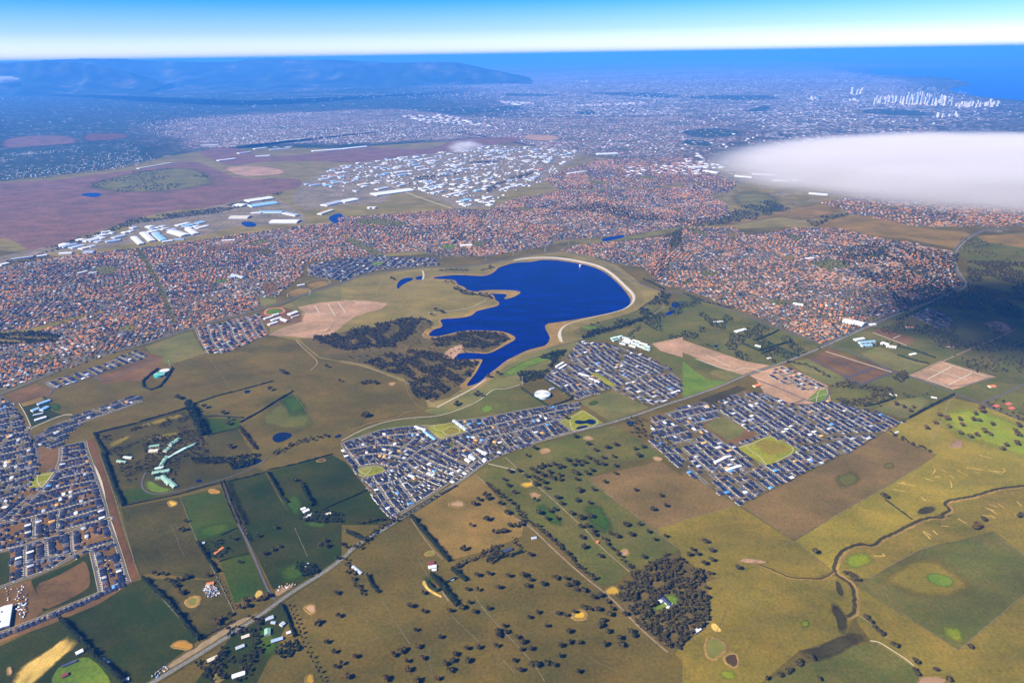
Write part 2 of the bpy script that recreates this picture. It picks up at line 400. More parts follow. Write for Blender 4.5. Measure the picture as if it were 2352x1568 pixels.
# open brown plain on the left
far('grassland', 'A -300,1270 300,1250 700,1200 1100,1150 1300,1100 1500,1170 1650,1240 2050,1220 2100,1280 1950,1320 1600,1390 1450,1430 1180,1450 900,1510 760,1567 D 560,60 500,100 300,150 220,180 120,100 0,70 -200,80', 'mauve', 'wide dry brown plain beyond the factories', 'grassland')
far('grassland', 'A 560,1270 900,1190 1200,1150 1400,1170 1520,1250 1300,1310 1000,1330 700,1320', 'green_grey', 'green wooded patch on the dry brown plain', 'grassland', 1, 1.0)
far('grassland', 'A 0,960 200,930 450,930 560,960 540,990 250,1010 0,1030', 'mauve', 'brown paddocks beside the far suburbs', 'grassland', 1, 1.0)
far('bare_ground', 'A 560,930 700,915 880,920 910,950 750,970 570,975', 'soil_red', 'dark stripped quarry ground among far suburbs', 'quarry', 1, 1.0)
far('grassland', 'A 1340,1040 1600,1010 1800,1080 2050,1070 2352,1030 B 100,1010 300,1020 600,1030 700,1000 760,970 1000,945 1300,950 1100,1000 900,1010 700,1060 200,1130 0,1120 A 2200,1110 1900,1110 1600,1140 1500,1120', 'mauve', 'open brown ground around the far factories', 'grassland')
far('bare_ground', 'A 1500,1150 1750,1140 1950,1160 2000,1200 1800,1215 1640,1220', 'soil_pale', 'scraped pinkish earthworks on the plain', 'earthworks', 1, 1.0)
far('bare_ground', 'B 1220,935 1400,925 1530,945 1480,970 1300,970', 'soil_pale', 'pale quarry ground behind the factory district', 'quarry', 1, 1.0)
# factory district ground
far('yard_ground', 'B -50,1150 200,1110 700,1050 1000,1000 1300,1010 1700,1040 1500,1170 1450,1240 1100,1330 1000,1430 800,1440 400,1270 300,1400 0,1420 A 2100,1450 A 2000,1380 A 2080,1260', 'yard', 'dusty yards of the factory district', 'yard', 0)
far('yard_ground', 'A 1400,1440 1700,1370 1900,1360 2100,1480 2100,1540 1600,1567 D 1350,70 900,110 600,160 250,190 0,260 0,200 200,160 450,110 700,60 900,20 A 900,1540', 'yard', 'gravel yards between the white sheds', 'yard', 0)
# suburbs that get real houses
SUB = {}
def estate_ground(key, spec, mat, label):
    SUB[key] = P(spec)
    sheet('residential_land', None, mat, label, 'suburb', z=next_z(.02), pts=SUB[key])
estate_ground('old_left', 'D -150,290 0,280 300,215 600,180 900,150 1350,95 1500,70 A 2050,1560 A 2352,1530 E 0,60 100,80 250,180 300,200 0,215 D 2100,240 2080,330 1900,480 1750,572 900,828 0,1128 -150,1180', 'oldlots', 'crowded older suburb of red and brown roofs')
estate_ground('old_mid', 'B -20,1500 300,1480 800,1440 1000,1450 1200,1370 1500,1320 2200,1300 2352,1290 C 300,1400 330,1490 0,1567 F 0,0 E 2300,0 1990,50 1460,95 1440,130 1000,200 700,200 560,160 300,178 250,178 100,80 0,40', 'oldlots', 'dense red roofed suburb behind the reservoir')
estate_ground('old_back', 'B 1400,1240 1500,1180 1800,1100 2352,1090 C 250,1220 400,1260 300,1330 0,1370 B 2352,1250 2200,1290 1500,1310', 'oldlots', 'red roofed suburb below the bank of cloud')
estate_ground('old_cloud', 'C 940,1400 1300,1340 2352,1400 2600,1420 2600,1567 2352,1567 1600,1560 1150,1475 1100,1440', 'oldlots', 'red roofed suburb at the edge of the cloud')
estate_ground('old_right', 'E 2100,280 2250,180 2352,110 F 0,0 350,0 450,60 800,0 1100,10 1300,60 1600,110 1880,170 1870,260 1880,330 1930,400 1700,480 1500,570 1050,790 950,800 420,580 150,480 0,430 E 2352,430 2180,390', 'oldlots', 'red roofed suburb east of the reservoir')
estate_ground('old_shore', 'E 1480,160 1700,110 2080,80 2280,60 2250,250 2100,280 1900,250 1700,190', 'oldlots', 'red roofed suburb close to the dam wall')
estate_ground('new_north', 'E -20,222 300,203 640,212 680,262 300,285 150,320 0,372 D 2352,370 2130,330 2120,260', 'lots', 'new dark roofed housing behind the reservoir')

# ------------------------------------------------------------------ farmland patchwork
sheet('grassland', 'D -900,60 400,200 1400,150 E 300,200 1200,150 2000,40 F 600,0 2000,0 3200,0 I 3600,0 I 3200,2000 H 1200,2200 G -900,2000', 'olive', 'olive grassland under all the near paddocks', 'grassland', z=.12)
FIELDS = [
 ('F -20,440 150,500 420,600 960,815 830,870 600,960 200,1110 0,1190 E 2352,1070 2150,880 1900,780 1640,780 1900,690 2100,620 2250,540 2352,470', 'green_ol', 'small hedged farm lots between the road and the dam', 0),
 ('F 1000,820 1350,650 1550,570 1960,420 1960,250 1890,150 2050,60 2352,30 2600,20 2600,900 2352,1330 2050,1215 1560,1020 1050,840', 'green_ol', 'rural blocks under the cloud shadow', 0),
 ('F 1030,5 1550,-5 1950,30 2000,60 1900,150 1500,70 1250,60', 'tan', 'bare tan paddock beside the bending highway', 0),
 ('F 2030,60 2352,40 2600,30 2600,160 2352,140 2080,100', 'tan', 'tan paddock across the bending highway', 0),
 ('C 850,1540 1200,1480 1400,1500 1600,1567 F 1400,20 1050,30', 'tan', 'dry field below the cloud edge', 0),
 ('C 60,1560 480,1500 900,1400 1200,1350 1120,1430 1140,1467 870,1530 620,1490 300,1567', 'tan', 'long dry field along the creek', 1),
 ('C 300,1330 560,1300 720,1400 620,1490 480,1490 380,1440', 'green_grey', 'green valley between the red roofed suburbs', 1),
 ('E 1460,95 1700,80 1990,58 2300,0 2335,40 2000,88 1600,140 1560,150', 'green_grey', 'grass strip beside the creek and small lake', 1),
 ('E 0,385 150,325 400,290 700,270 900,262 1050,235 1250,195 1500,160 1700,195 1900,260 2080,400 2200,440 2230,550 2100,640 1640,775 1520,800 1280,880 1130,960 1000,1060 800,1190 660,1240 560,1240 400,1080 0,940 D 2352,930 2200,900 2050,780 1850,740 1900,560 2000,520', 'greyol', 'grassy land around the blue reservoir', 0),
 ('D 2000,520 2100,460 2352,388 2352,505 2200,520 2050,560', 'green_grey', 'grass verge field by the main road', 0),
 ('D 1000,820 1320,710 1430,875 1850,760 1960,790 2050,780 2200,900 2140,985 2352,945 E 0,930 150,960 440,1060 560,1130 600,1240 330,1330 130,1400 0,1470 D 2352,1470 2290,1540 1760,1567 1640,1385 1420,1430 1300,1215 650,1420 560,1400 450,1480 350,1250 620,1050 980,1080 1100,920', 'olive', 'broad olive pasture between estates and lake', 0),
 ('D 1000,820 1320,710 1412,870 1180,940 1090,925', 'green_grey', 'square green paddock below the main road', 0),
 ('D 330,1150 640,1055 980,1085 950,1145 700,1220 530,1262 430,1290', 'olive', 'fallow paddock with earth mounds beside the school', 0),
 ('D 2010,1130 2110,1240 2210,1360 2050,1430 1900,1400 1700,1340', 'green_ol', 'green pasture with a round pond', 1),
 ('D 1375,1310 1660,1322 1640,1390 1430,1432', 'green', 'bright green paddock beside the pine windbreak', 0),
 ('D 1420,1440 1640,1390 1740,1560 1730,1567 G 1500,20 1420,10', 'olive_dk', 'dull paddock below the pine row', 0),
 ('D 655,1425 1285,1245 1400,1435 1430,1567 G 1500,20 1840,110 1530,195 1230,270 850,355 700,0 D 690,1540', 'olive_dk', 'tree dotted college and golf grounds', 0),
 ('D 900,1375 1290,1262 1305,1300 940,1392', 'olive_lt', 'yellowed fairway strip between tree belts', 1),
 ('D 960,1460 1260,1390 1250,1425 1000,1490', 'olive_lt', 'yellowed fairway strip nearer the college', 1),
 ('D 720,1500 880,1425 930,1430 760,1530', 'olive_lt', 'yellowed rough beside the fence hedge', 1),
 ('G 985,190 1010,165 1060,180 1120,225 1215,235 1190,260 1080,272 1005,245', 'lawn', 'crescent lawn before the green roofed college', 2),
 ('G 850,240 980,220 1010,260 1100,280 860,330', 'green', 'mown paddock inside the college fence', 0),
 ('G 835,365 1235,290 1360,600 1430,720 1500,860 1040,815 960,830', 'olive_dk', 'rough tussock paddock beside the bare earth strip', 0),
 ('G 1240,290 1520,225 1640,490 1520,550 1345,592', 'green', 'green paddock beside the poplar avenue', 0),
 ('G 1345,592 1520,550 1650,500 1720,680 1510,720 1420,700', 'green_dk', 'garden and orchard around the orange roofed farmhouse', 0),
 ('G 1540,190 1830,125 1920,290 2010,425 2060,460 2352,480 2352,725 2050,905 1880,920 1720,600 1690,480', 'green_dk', 'long green paddock beyond the poplar avenue', 0),
 ('G 1840,115 2290,0 H 30,50 180,240 330,440 250,480 0,480 G 2060,462 2010,425 1930,290', 'green_dk', 'dark green paddocks beside the curved street estate', 0),
 ('G 1510,722 1720,682 1850,945 1760,960 1620,1020', 'green', 'green paddock along the grey farm drive', 0),
 ('G 1000,850 1500,862 1620,1105 1380,1255', 'olive_dk', 'paddock with an earth walled pond', 0),
 ('G -200,1400 100,1270 900,880 985,850 1180,1050 1370,1270 1150,1440 1040,1568 900,1800 -200,1800', 'green_dk', 'deep green paddock along the last row of houses', 0),
 ('G 1350,1560 1600,1240 1820,1100 1940,1020 2040,1280 2200,1568 1900,1800 1200,1800', 'green_dk', 'house paddocks and gardens by the highway bend', 0),
 ('H -100,800 0,742 250,560 470,440 740,740 1260,660 1330,620 1870,1000 2250,1360 2352,1420 2352,1568 2352,1800 -700,1800 G 2000,1120', 'olive', 'wide olive brown paddocks dotted with gum trees', 0),
 ('H 490,400 800,200 920,130 1000,200 1200,430 1260,480 1240,560 1000,660 750,722', 'tan', 'tan tussock paddock with a ring walled dam', 0),
 ('H 925,118 1110,10 1130,15 1240,120 1440,290 1600,430 1760,605 1985,805 1880,890 1780,900 1450,560 1200,410 1020,210', 'green_ol', 'strip of green pasture between two tree lines', 0),
 ('E 1150,1567 1400,1480 1600,1425 1880,1365 2000,1430 2200,1560 H 2230,10 1990,45 1690,160 2120,490 2335,655 2000,800 1980,790 1760,600 1580,420 1240,120 1120,8', 'green_ol', 'pasture with scattered gum trees below the highway', 0),
 ('H 1695,158 2200,40 2352,150 I 0,110 370,342 0,450 H 2170,512 1900,330', 'pink', 'bare pinkish paddock below the grid estate', 0),
 ('H 2170,512 2352,450 I 370,342 760,590 1030,800 870,860 530,755 240,850 I 0,720 H 2352,720 H 2335,655', 'olive_lt', 'dry olive paddock beside the small wood', 0),
 ('H 1880,970 1990,830 2270,680 2352,735 I 30,740 165,880 165,1190 0,1310 H 2300,1360 2050,1195', 'woodfloor', 'leaf strewn floor of the small square wood', 0),
 ('H 2125,1075 2180,1025 2200,980 2290,940 2350,985 2340,1030 2200,1085', 'lawn', 'bright lawn around the house in the wood', 1),
 ('I 405,348 1110,0 F 1130,1567 1400,1410 1560,1480 1750,1567 I 1640,70 1430,200 1080,400 768,582', 'pink', 'bare brown paddock along the grid estate', 0),
 ('I 775,590 1080,402 1430,205 1640,75 F 1750,1567 1400,1410 1520,1340 1860,1175 2040,1215 2352,1340 2600,1440 I 2600,200 2352,205 2150,230 1950,292 1830,305 1800,340 1845,380 1720,425 1600,455 1480,530 1380,565 1310,625 1220,600 1090,655 1040,800', 'gold', 'golden green pasture above the winding creek', 0),
 ('F 1690,1290 1800,1230 1960,1215 2150,1270 2352,1350 2600,1450 I 2600,60 2352,40 2150,-30 F 2150,1530 1950,1480 1800,1400', 'lime', 'vivid lime green slope dotted with dark trees', 2),
 ('I 1050,840 1060,700 1200,625 1320,640 1600,465 1850,425 1830,320 2352,222 2600,215 2600,800 2352,690 2150,530 1750,620 1600,668 1285,848', 'olive_lt', 'green gold pasture below the winding creek', 0),
 ('I 1680,645 1900,590 2140,522 2352,690 2600,860 2352,960 1900,1340 1400,1020 1205,895 1290,852', 'green_ol', 'diamond shaped green paddock', 0),
 ('I 1295,852 1680,648 2000,860 2040,930 1960,990 1700,1010 1450,930', 'olive_lt', 'pale rise within the diamond paddock', 1),
 ('I 1640,830 1720,800 1850,830 1900,880 1850,925 1720,900', 'lawn', 'green hollow in the diamond paddock', 2),
 ('I 0,1300 165,1190 165,870 240,850 530,760 870,862 1040,830 1170,900 1180,1100 1130,1240 800,1350 540,1568 300,1800 H 2352,1800 2352,1420 2300,1365', 'olive_lt', 'olive paddock around the green oblong dam', 0),
 ('I 1205,905 1900,1345 2352,970 2700,700 2700,1800 1750,1800 1600,1470 1300,1280 1200,1150', 'olive_lt', 'olive paddock along the tree lined drain', 0),
 ('I 540,1568 900,1420 1190,1310 1330,1290 1580,1450 1640,1568 1700,1800 300,1800', 'green_ol', 'greenish paddock beside the bog', 0),
 ('E 650,1240 830,1165 1000,1050 1280,870 1420,835 1640,780 1590,850 1400,1000 1225,1090 1060,1110 960,1190 830,1250 680,1300 560,1262', 'green_grey', 'green slope running down from the dam', 0),
 ('E 1050,1030 1180,950 1300,900 1450,860 1560,830 1500,890 1300,960 1200,1010 1130,1050', 'lawn', 'bright green swale below the reservoir bank', 1),
 ('E 0,1475 150,1392 330,1333 500,1312 680,1302 830,1252 1060,1118 1235,1108 1425,1240 1260,1258 960,1318 760,1335 560,1368 220,1408', 'green_ol', 'grass belt above the curved street estate', 0),
 ('E 940,1250 1010,1215 1060,1230 1050,1260 980,1290', 'lawn', 'lush green patch in the grass belt', 2),
 ('E 1245,1110 1400,1048 1592,1180 1425,1240', 'olive', 'fenced lot around the white round tank', 0),
 ('E 1640,1200 1880,1120 2120,1240 1855,1340', 'green_grey', 'square grey green field between two estates', 0),
 ('E 1570,705 1960,600 2100,540 2200,450 2285,470 2210,600 1930,690 1650,770 1565,745', 'green_ol', 'tree filled parkland below the dam wall', 1),
 ('E 1620,690 1700,670 1800,690 1720,710', 'lawn', 'watered lawn among the parkland trees', 2),
 ('E 0,720 200,690 520,640 640,660 560,760 620,770 800,720 1000,715 1205,765 1000,872 800,870 770,915 960,920 880,1050 860,1090 750,1170 620,1205 500,1150 430,1040 150,940 0,920 D 2200,890 2060,770 2270,740', 'woodfloor', 'dry floor of the woodland by the reservoir', 0),
 ('D 2050,550 2200,520 2352,505 E 110,500 250,515 320,525 280,560 100,610 0,680 D 2352,690 2270,740 2150,762 1850,742 1920,700 2080,650 2105,590', 'soil_pale', 'scraped pinkish earth of a new subdivision', 0),
 ('D 950,860 1050,870 1130,890 1070,990 1020,1060 860,1060 720,1080 650,1030 800,980 980,910', 'soil', 'bare earth of an unfinished street loop', 0),
 ('D 50,1150 250,1080 370,1130 330,1160 130,1200 70,1190', 'soil', 'bare house lots beside the junction', 0),
 ('D 130,1210 300,1160 340,1190 350,1260 430,1290 300,1350 220,1380', 'green_dk', 'school oval and grounds', 0),
 ('D 140,1210 290,1165 310,1190 160,1235', 'tan', 'worn school playing field', 0),
 ('D 1770,600 1830,575 1960,550 2080,590 2080,650 1850,690', 'soil', 'paved grounds of the white school', 0),
 ('F 0,775 250,860 420,920 600,950 560,1000 400,1015 230,960 100,900 0,860', 'soil_pale', 'pink earth being cleared for housing', 0),
 ('E 2140,800 2352,755 2352,895 2200,850', 'soil_pale', 'orange graded earth beside the market', 0),
 ('F 200,980 330,990 430,1020 310,1060 190,1010', 'green_grey', 'grass corner by the highway', 0),
 ('F 0,920 100,1000 170,1050 320,1060 200,1110 0,1180 E 2352,1050', 'lawn', 'bright grass beside the highway junction', 0),
 ('F 870,908 1010,840 1460,990 1225,1085', 'soil', 'dark earth of a new subdivision with pale kerbs', 0),
 ('F 730,930 860,905 1130,1045 1040,1095 900,1050', 'green_grey', 'grassy vacant block beside the subdivision', 0),
 ('F 440,1010 680,950 780,985 1000,1090 1020,1190 900,1230 720,1210 560,1140 500,1040', 'soil_pale', 'sandy ground of a half built estate', 0),
 ('F 1225,870 1340,825 1480,880 1690,940 1560,1010 1400,965', 'green_grey', 'green paddock beside the brown subdivision', 0),
 ('F 1558,1018 1780,918 2160,1030 1862,1118', 'soil_pale', 'square of pale graded earth with kerbed streets', 0),
 ('F 1030,1090 1250,1070 1440,1000 1560,1020 1860,1135 1560,1310 1500,1310 1320,1250 1200,1250 1020,1190', 'green_ol', 'wooded paddocks beside the grid estate', 0),
 ('F 1320,1252 1480,1190 1640,1165 1700,1195 1560,1310 1500,1312', 'green_grey', 'open green paddock bordered by a hedge', 0),
 ('F 1300,720 1370,690 1600,770 1560,810 1530,815', 'soil', 'graded earth in the cloud shadow', 0),
 ('F 2050,650 2170,625 2280,680 2300,730 2200,735 2080,690', 'soil_pale', 'rounded block of graded earth in the cloud shadow', 1),
 ('F 1820,510 1900,485 2060,540 2040,565 1900,550', 'soil', 'cleared site beside the highway in cloud shadow', 0),
]
for sp, mt, lb, sm in FIELDS:
    if sm: soft_sheet('paddock', sp, mt, lb, 'paddock', scale=.025)
    else: sheet('paddock', sp, mt, lb, 'paddock')
M['fresh'] = turf('fresh_green_grass', (.026, .070, .002), (.044, .068, .004), (.034, .056, .003), big=.012)
M['freshlime'] = turf('fresh_lime_grass', (.110, .165, .004), (.150, .160, .008), (.090, .125, .006), big=.012)
for sp, mt, lb in (('G 1900,760 2120,700 2200,800 2080,880 1900,900', 'fresh', 'fresh green sweep beside the roadside house'), ('G 1320,500 1620,440 1640,500 1500,580 1350,590', 'fresh', 'fresh green sweep above the orchard hedge'), ('G 1930,290 2060,250 2110,380 2040,440 1990,400', 'fresh', 'fresh green sweep beside the short windbreak'), ('G 2060,450 2300,470 2250,510 2080,490', 'fresh', 'fresh green fringe below the white farm sheds'),
                   ('H 1640,340 1760,300 1880,460 1900,560 1780,560 1680,460', 'fresh', 'fresh green sweep in the gum tree pasture'), ('H 1300,340 1420,330 1560,480 1480,520', 'fresh', 'fresh green sweep along the fenced track'), ('H 560,820 700,860 640,960 540,900', 'fresh', 'fresh green grass beside the sandy bank'), ('G 540,1400 700,1380 800,1520 700,1600 480,1560', 'fresh', 'fresh green grass around the garden lawn'), ('G 1720,1190 1850,1130 1960,1300 1900,1420 1780,1400', 'fresh', 'fresh green house paddock by the lane'),
                   ('I 1740,1190 1900,1160 1960,1260 1900,1320', 'freshlime', 'lime green corner of the diamond paddock'), ('I 1090,680 1300,650 1350,740 1200,800 1090,790', 'freshlime', 'lime green grass inside the creek bend'), ('I 1000,150 1200,90 1260,180 1100,250', 'green_ol', 'greener patch on the bare brown paddock'), ('I 1370,60 1450,40 1470,90 1400,110', 'green_ol', 'small green patch on the bare brown paddock'), ('D 1900,1150 2050,1130 2150,1280 2000,1330', 'fresh', 'fresh green sweep above the heart shaped pond'), ('I 230,1480 350,1470 400,1540 280,1568', 'freshlime', 'lime green seep below the round brown dam'), ('I 800,1140 880,1130 880,1190 820,1190', 'freshlime', 'lime green seep in the olive paddock'), ('E 1690,1210 1760,1180 1790,1210 1720,1235', 'fresh', 'fresh green spot in the square field'), ('D 330,1200 430,1210 420,1280 350,1260', 'fresh', 'watered grass beside the blue roofed school')):
    soft_sheet('grass_patch', sp, mt, lb, 'grass patch', core=.35, scale=.03)
# estates with explicit or gridded streets
estate_ground('college_edge', 'D -200,1200 0,1180 60,1200 140,1300 180,1400 240,1567 G 260,80 200,170 120,260 0,370 -200,450 D -200,1567', 'lots', 'tight dark roofed estate by the curved road')
estate_ground('row_d', 'D 240,1430 400,1350 600,1260 960,1155 985,1195 800,1260 600,1330 470,1420 430,1500 260,1560', 'lots', 'terraced strip of new dark roofs beside the school')
estate_ground('strip_d', 'D 300,1075 700,945 930,850 1000,870 1000,905 800,960 640,1025 380,1112', 'lots', 'short rows of dark roofs along the main road')
estate_ground('pocket', 'D 1340,700 1790,590 1850,735 1800,760 1560,865 1425,872', 'lots', 'pocket of dark and red roofs below the main road')
estate_ground('half', 'J -20,1090 330,830 600,500 640,130 970,140 1350,50 1500,600 1640,960 1710,1290 1800,1560 K 1860,200 2040,790 1600,940 1560,940 1400,300 800,560 380,720 -20,850', 'soil', 'half built estate of dark roofs and bare lots')
estate_ground('fringe', 'K -20,1567 500,1385 800,1265 1550,945 2000,780 1960,850 1560,1110 800,1430 0,1720 -60,1720', 'soil', 'single row of houses at the estate edge')
estate_ground('curved', 'E 0,1490 220,1405 500,1370 570,1365 680,1455 730,1440 880,1390 770,1330 960,1318 1260,1255 1640,1200 1665,1240 1500,1310 1600,1405 1100,1560 H 1000,40 400,425 350,455 180,240 20,0', 'lots', 'curved street estate of dark blue grey roofs')
estate_ground('east', 'E 1410,1040 1480,950 1560,900 1640,785 1850,805 2100,880 2250,960 2352,1060 F 0,1130 E 2180,1232 2060,1200 1850,1110 1640,1190 1570,1160', 'lots', 'fan shaped estate of dark roofs beside the reservoir')
estate_ground('grid', 'E 2140,1310 2352,1240 F 0,1230 370,1140 560,1140 720,1215 880,1215 1010,1190 1200,1250 1300,1262 1525,1340 1400,1400 1130,1567 I 1090,0 400,345 350,325 0,110 H 2230,0 E 2130,1500', 'lots', 'grid estate of dark roofs beside the brown paddocks')
estate_ground('grid_north', 'F 560,1010 680,955 770,985 1000,1090 900,1130 790,1120', 'soil_pale', 'sandy lots of the half built estate')
estate_ground('shadow', 'F 1570,610 1700,560 1850,620 1860,690 1750,690', 'lots', 'small estate lying in the cloud shadow')

PARKS = [  # open ground inside suburbs: no houses here
 ('G 175,237 262,130 382,108 330,180 280,237', 'park', 'triangular playground park in the half built estate', 1),
 ('K 490,730 1100,480 1390,310 1550,920 680,1230', 'green_dk', 'grass edge of the bare oval', 0),
 ('K 560,800 850,700 1250,480 1330,420 1400,560 1430,820 1300,920 1000,1080 680,1225 600,1020', 'soil', 'bare brown oval in the half built estate', 1),
 ('K -20,880 480,740 600,1000 680,1230 500,1370 0,1560 -60,1560', 'soil', 'churned builders yard beside the white shed', 0),
 ('K -60,320 165,280 145,770 -60,840', 'green_dk', 'square of dark grass beside the terraced row', 0),
 ('J 600,160 920,180 900,500 610,540', 'soil', 'unsold bare lots near the triangular park', 0),
 ('J 360,850 640,840 520,960 350,960', 'soil', 'vacant bare corner lot', 0),
 ('L 250,860 330,810 550,780 720,810 730,850 650,900 420,960 310,930', 'park', 'half moon park with pale looping paths', 1),
 ('L 1390,150 1780,100 2000,240 1850,300 1640,370 1600,350 1500,300', 'park', 'playground park with a round green beside the roundabout', 0),
 ('L 1650,240 1700,190 1800,165 1890,190 1910,230 1870,270 1780,290 1690,280', 'gold', 'round mown green in the playground park', 2),
 ('L 1680,420 1760,400 1860,470 1780,510', 'green_ol', 'vacant grass lot by the roundabout', 0),
 ('L 1870,690 2000,640 2180,690 2060,780', 'lots', 'car park of the shops by the highway', 0),
 ('E 1500,1335 1660,1258 1815,1352 1600,1408', 'park', 'wetland park with dark ponds and pale paths', 0),
 ('E 1700,1000 1750,1000 1850,1060 1900,1100 1840,1090', 'park', 'long park strip with a yellow oval', 0),
 ('F 110,1365 280,1295 440,1390 530,1425 340,1505', 'soil', 'bare edge of the estate sports field', 0),
 ('F 140,1365 280,1298 430,1392 390,1440 320,1470', 'green_grey', 'green sports field inside the grid estate', 0),
 ('F 370,1520 600,1430 810,1535 I 690,30 580,78 460,10', 'park', 'bright park around the golden playing field', 0),
 ('F 480,1490 580,1450 745,1520 700,1545 640,1567 590,1567', 'gold', 'golden worn playing field in the grid estate', 1),
 ('F 860,1190 930,1120 990,1110 1000,1180 930,1215', 'lawn', 'triangle park at the estate entrance', 0),
 ('F 110,1190 380,1090 440,1110 200,1225', 'swamp', 'dark wetland basin beside the highway', 0),
 ('F 580,1135 640,1130 830,1195 740,1225', 'soil_pale', 'unbuilt sandy block with new kerbs', 0),
 ('D 660,270 800,262 790,322 670,325', 'green_grey', 'school oval in the older suburb', 1),
 ('D 1420,125 1650,108 1590,155 1440,168', 'mauve', 'bare brown reserve in the older suburb', 0),
 ('D 800,700 850,670 940,675 930,705 830,722', 'green_grey', 'round park in the older suburb', 2),
 ('D -100,725 200,700 420,640 600,600 590,620 420,670 200,730 -100,760', 'olive_lt', 'pale golf fairway through the older suburb', 0),
 ('D -100,740 250,715 420,750 390,790 190,800 -100,810', 'woodfloor', 'wooded golf course in the older suburb', 0),
 ('D -100,765 190,785 180,796 -100,775', 'olive_lt', 'narrow golf fairway between dark trees', 0),
 ('D 60,748 340,762 330,772 60,758', 'olive_lt', 'slender golf fairway between dark trees', 0),
 ('D 640,585 710,570 720,590 650,608', 'tan', 'dry pond bed in the older suburb', 2),
 ('D 280,890 380,870 390,890 300,925', 'green_grey', 'small green reserve in the older suburb', 0),
 ('D 935,150 965,145 1090,340 1215,655 1190,660 1060,350', 'green_ol', 'straight green easement through the older suburb', 0),
 ('D 1765,490 1890,468 1912,520 1820,548', 'green_grey', 'green field beside the main road', 0),
 ('D 1480,365 1560,350 1570,370 1500,385', 'lawn', 'green hockey pitch in the older suburb', 0),
 ('D 1990,430 2080,370 2240,345 2290,385 2150,440 1980,480', 'olive', 'twin sports ovals beside the main road', 1),
 ('D 2110,395 2200,365 2270,380 2230,410 2140,415', 'tan', 'dry cricket oval with a pale path', 2),
 ('D 1980,460 2050,420 2140,430 2130,460 2030,482', 'tan', 'dusty football oval', 2),
 ('D 1770,160 1850,145 1900,170 1800,200', 'olive', 'small brown park', 2),
 ('D 1700,110 1800,88 1870,95 1740,125', 'green_grey', 'green reserve near the sheds', 0),
 ('D 1790,390 1900,380 1920,440 1850,455', 'soil', 'bare wetland reserve', 1),
 ('E 680,130 740,115 800,125 780,148 700,152', 'lawn', 'bright green oval behind the reservoir', 2),
 ('E 20,80 100,80 300,190 240,195 100,130', 'green_grey', 'green power line easement', 0),
 ('E 880,100 1010,100 950,140', 'green_grey', 'green park behind the reservoir', 1),
 ('E 210,245 280,235 300,250 215,268', 'lawn', 'small square park in the new housing', 0),
 ('B 1180,1440 1240,1425 1350,1445 1250,1458', 'green_grey', 'green oval among red roofs', 2),
 ('B 1680,1250 1740,1238 1860,1265 1760,1275', 'green_grey', 'long green oval among red roofs', 2),
 ('B 2030,1215 2120,1210 2180,1235 2050,1235', 'green_grey', 'park among red roofs', 1),
 ('B 100,1520 250,1500 500,1540 350,1560 100,1545', 'green_grey', 'park by the creek', 1),
 ('F 1275,185 1320,178 1390,188 1370,210 1300,208', 'park', 'yellow green oval in the eastern suburb', 2),
 ('F 930,240 1010,215 1140,240 1130,275 1060,285', 'green_grey', 'green sports ground in the eastern suburb', 0),
 ('F 850,245 920,238 1050,280 1030,298', 'green_grey', 'narrow reserve beside the sports ground', 0),
 ('F 660,205 740,195 800,220 740,235', 'tan', 'bare block in the eastern suburb', 0),
 ('F 570,500 620,492 750,500 820,510 800,530 640,540', 'green_grey', 'large green oval in the eastern suburb', 1),
 ('F 110,315 170,298 240,305 260,325 160,345', 'green_grey', 'round green reserve in the eastern suburb', 2),
 ('F 0,370 60,360 100,380 0,395', 'green_grey', 'green reserve near the dam', 1),
 ('F 700,50 830,60 820,90 740,80', 'green_grey', 'upper green reserve in the eastern suburb', 1),
 ('F 320,10 380,40 360,110 310,60', 'tan', 'dry creek flat in the eastern suburb', 1),
 ('F 0,0 90,40 170,60 150,20', 'green_grey', 'green corner reserve', 0),
 ('F 1100,660 1190,630 1320,680 1260,710', 'soil', 'shopping centre car park', 0),
 ('F 1270,630 1320,615 1400,640 1340,655', 'green_grey', 'green lot beside the shops', 0),
]
PARK_POLY = []
for sp, mt, lb, sm in PARKS:
    p_ = P(sp)
    if sm: p_ = chaikin(p_, sm)
    PARK_POLY.append(p_)
    sheet('park' if mt in ('park', 'lawn', 'green_grey', 'green_ol') else 'reserve', None, mt, lb, 'park', pts=p_)

# ------------------------------------------------------------------ earth strip, straw patch, bog and creek
sheet('bare_ground', 'D 585,1475 640,1450 680,1567 G 760,240 850,560 960,830 905,885 868,860 800,560 730,250 640,0', 'soil_red', 'long strip of stripped red brown earth beside the estate', 'earthworks')
soft_sheet('bare_ground', 'G 40,1640 130,1470 200,1420 350,1330 460,1240 500,1270 540,1310 420,1400 330,1490 160,1640', 'sand', 'bleached straw coloured patch in the green paddock', 'ground', core=.7, scale=.06)
sheet('lawn', 'G 350,1490 550,1390 640,1400 780,1568 760,1700 380,1700', 'lawn', 'bright garden lawn below the straw patch', 'lawn', smooth=1)
soft_sheet('bare_ground', 'G 1750,960 1780,920 1820,940 1800,990 1760,990', 'sand', 'sandy scrape beside the farm drive', 'ground', core=.7, scale=.06)
soft_sheet('bare_ground', 'G 1880,930 2000,885 2045,890 1960,950 1900,985', 'soil_pale', 'brown gravel yard by the highway', 'yard', core=.7, scale=.06)
sheet('bare_ground', 'G 1390,930 1460,880 1530,960 1440,985', 'asphalt', 'salvage yard crowded with machinery', 'yard')
sheet('bare_ground', 'G 1140,1460 1400,1290 1620,1150 1800,1080 1790,1110 1560,1240 1300,1410 1120,1520', 'track', 'orange roadworks strip beside the highway', 'roadworks', rough=3)
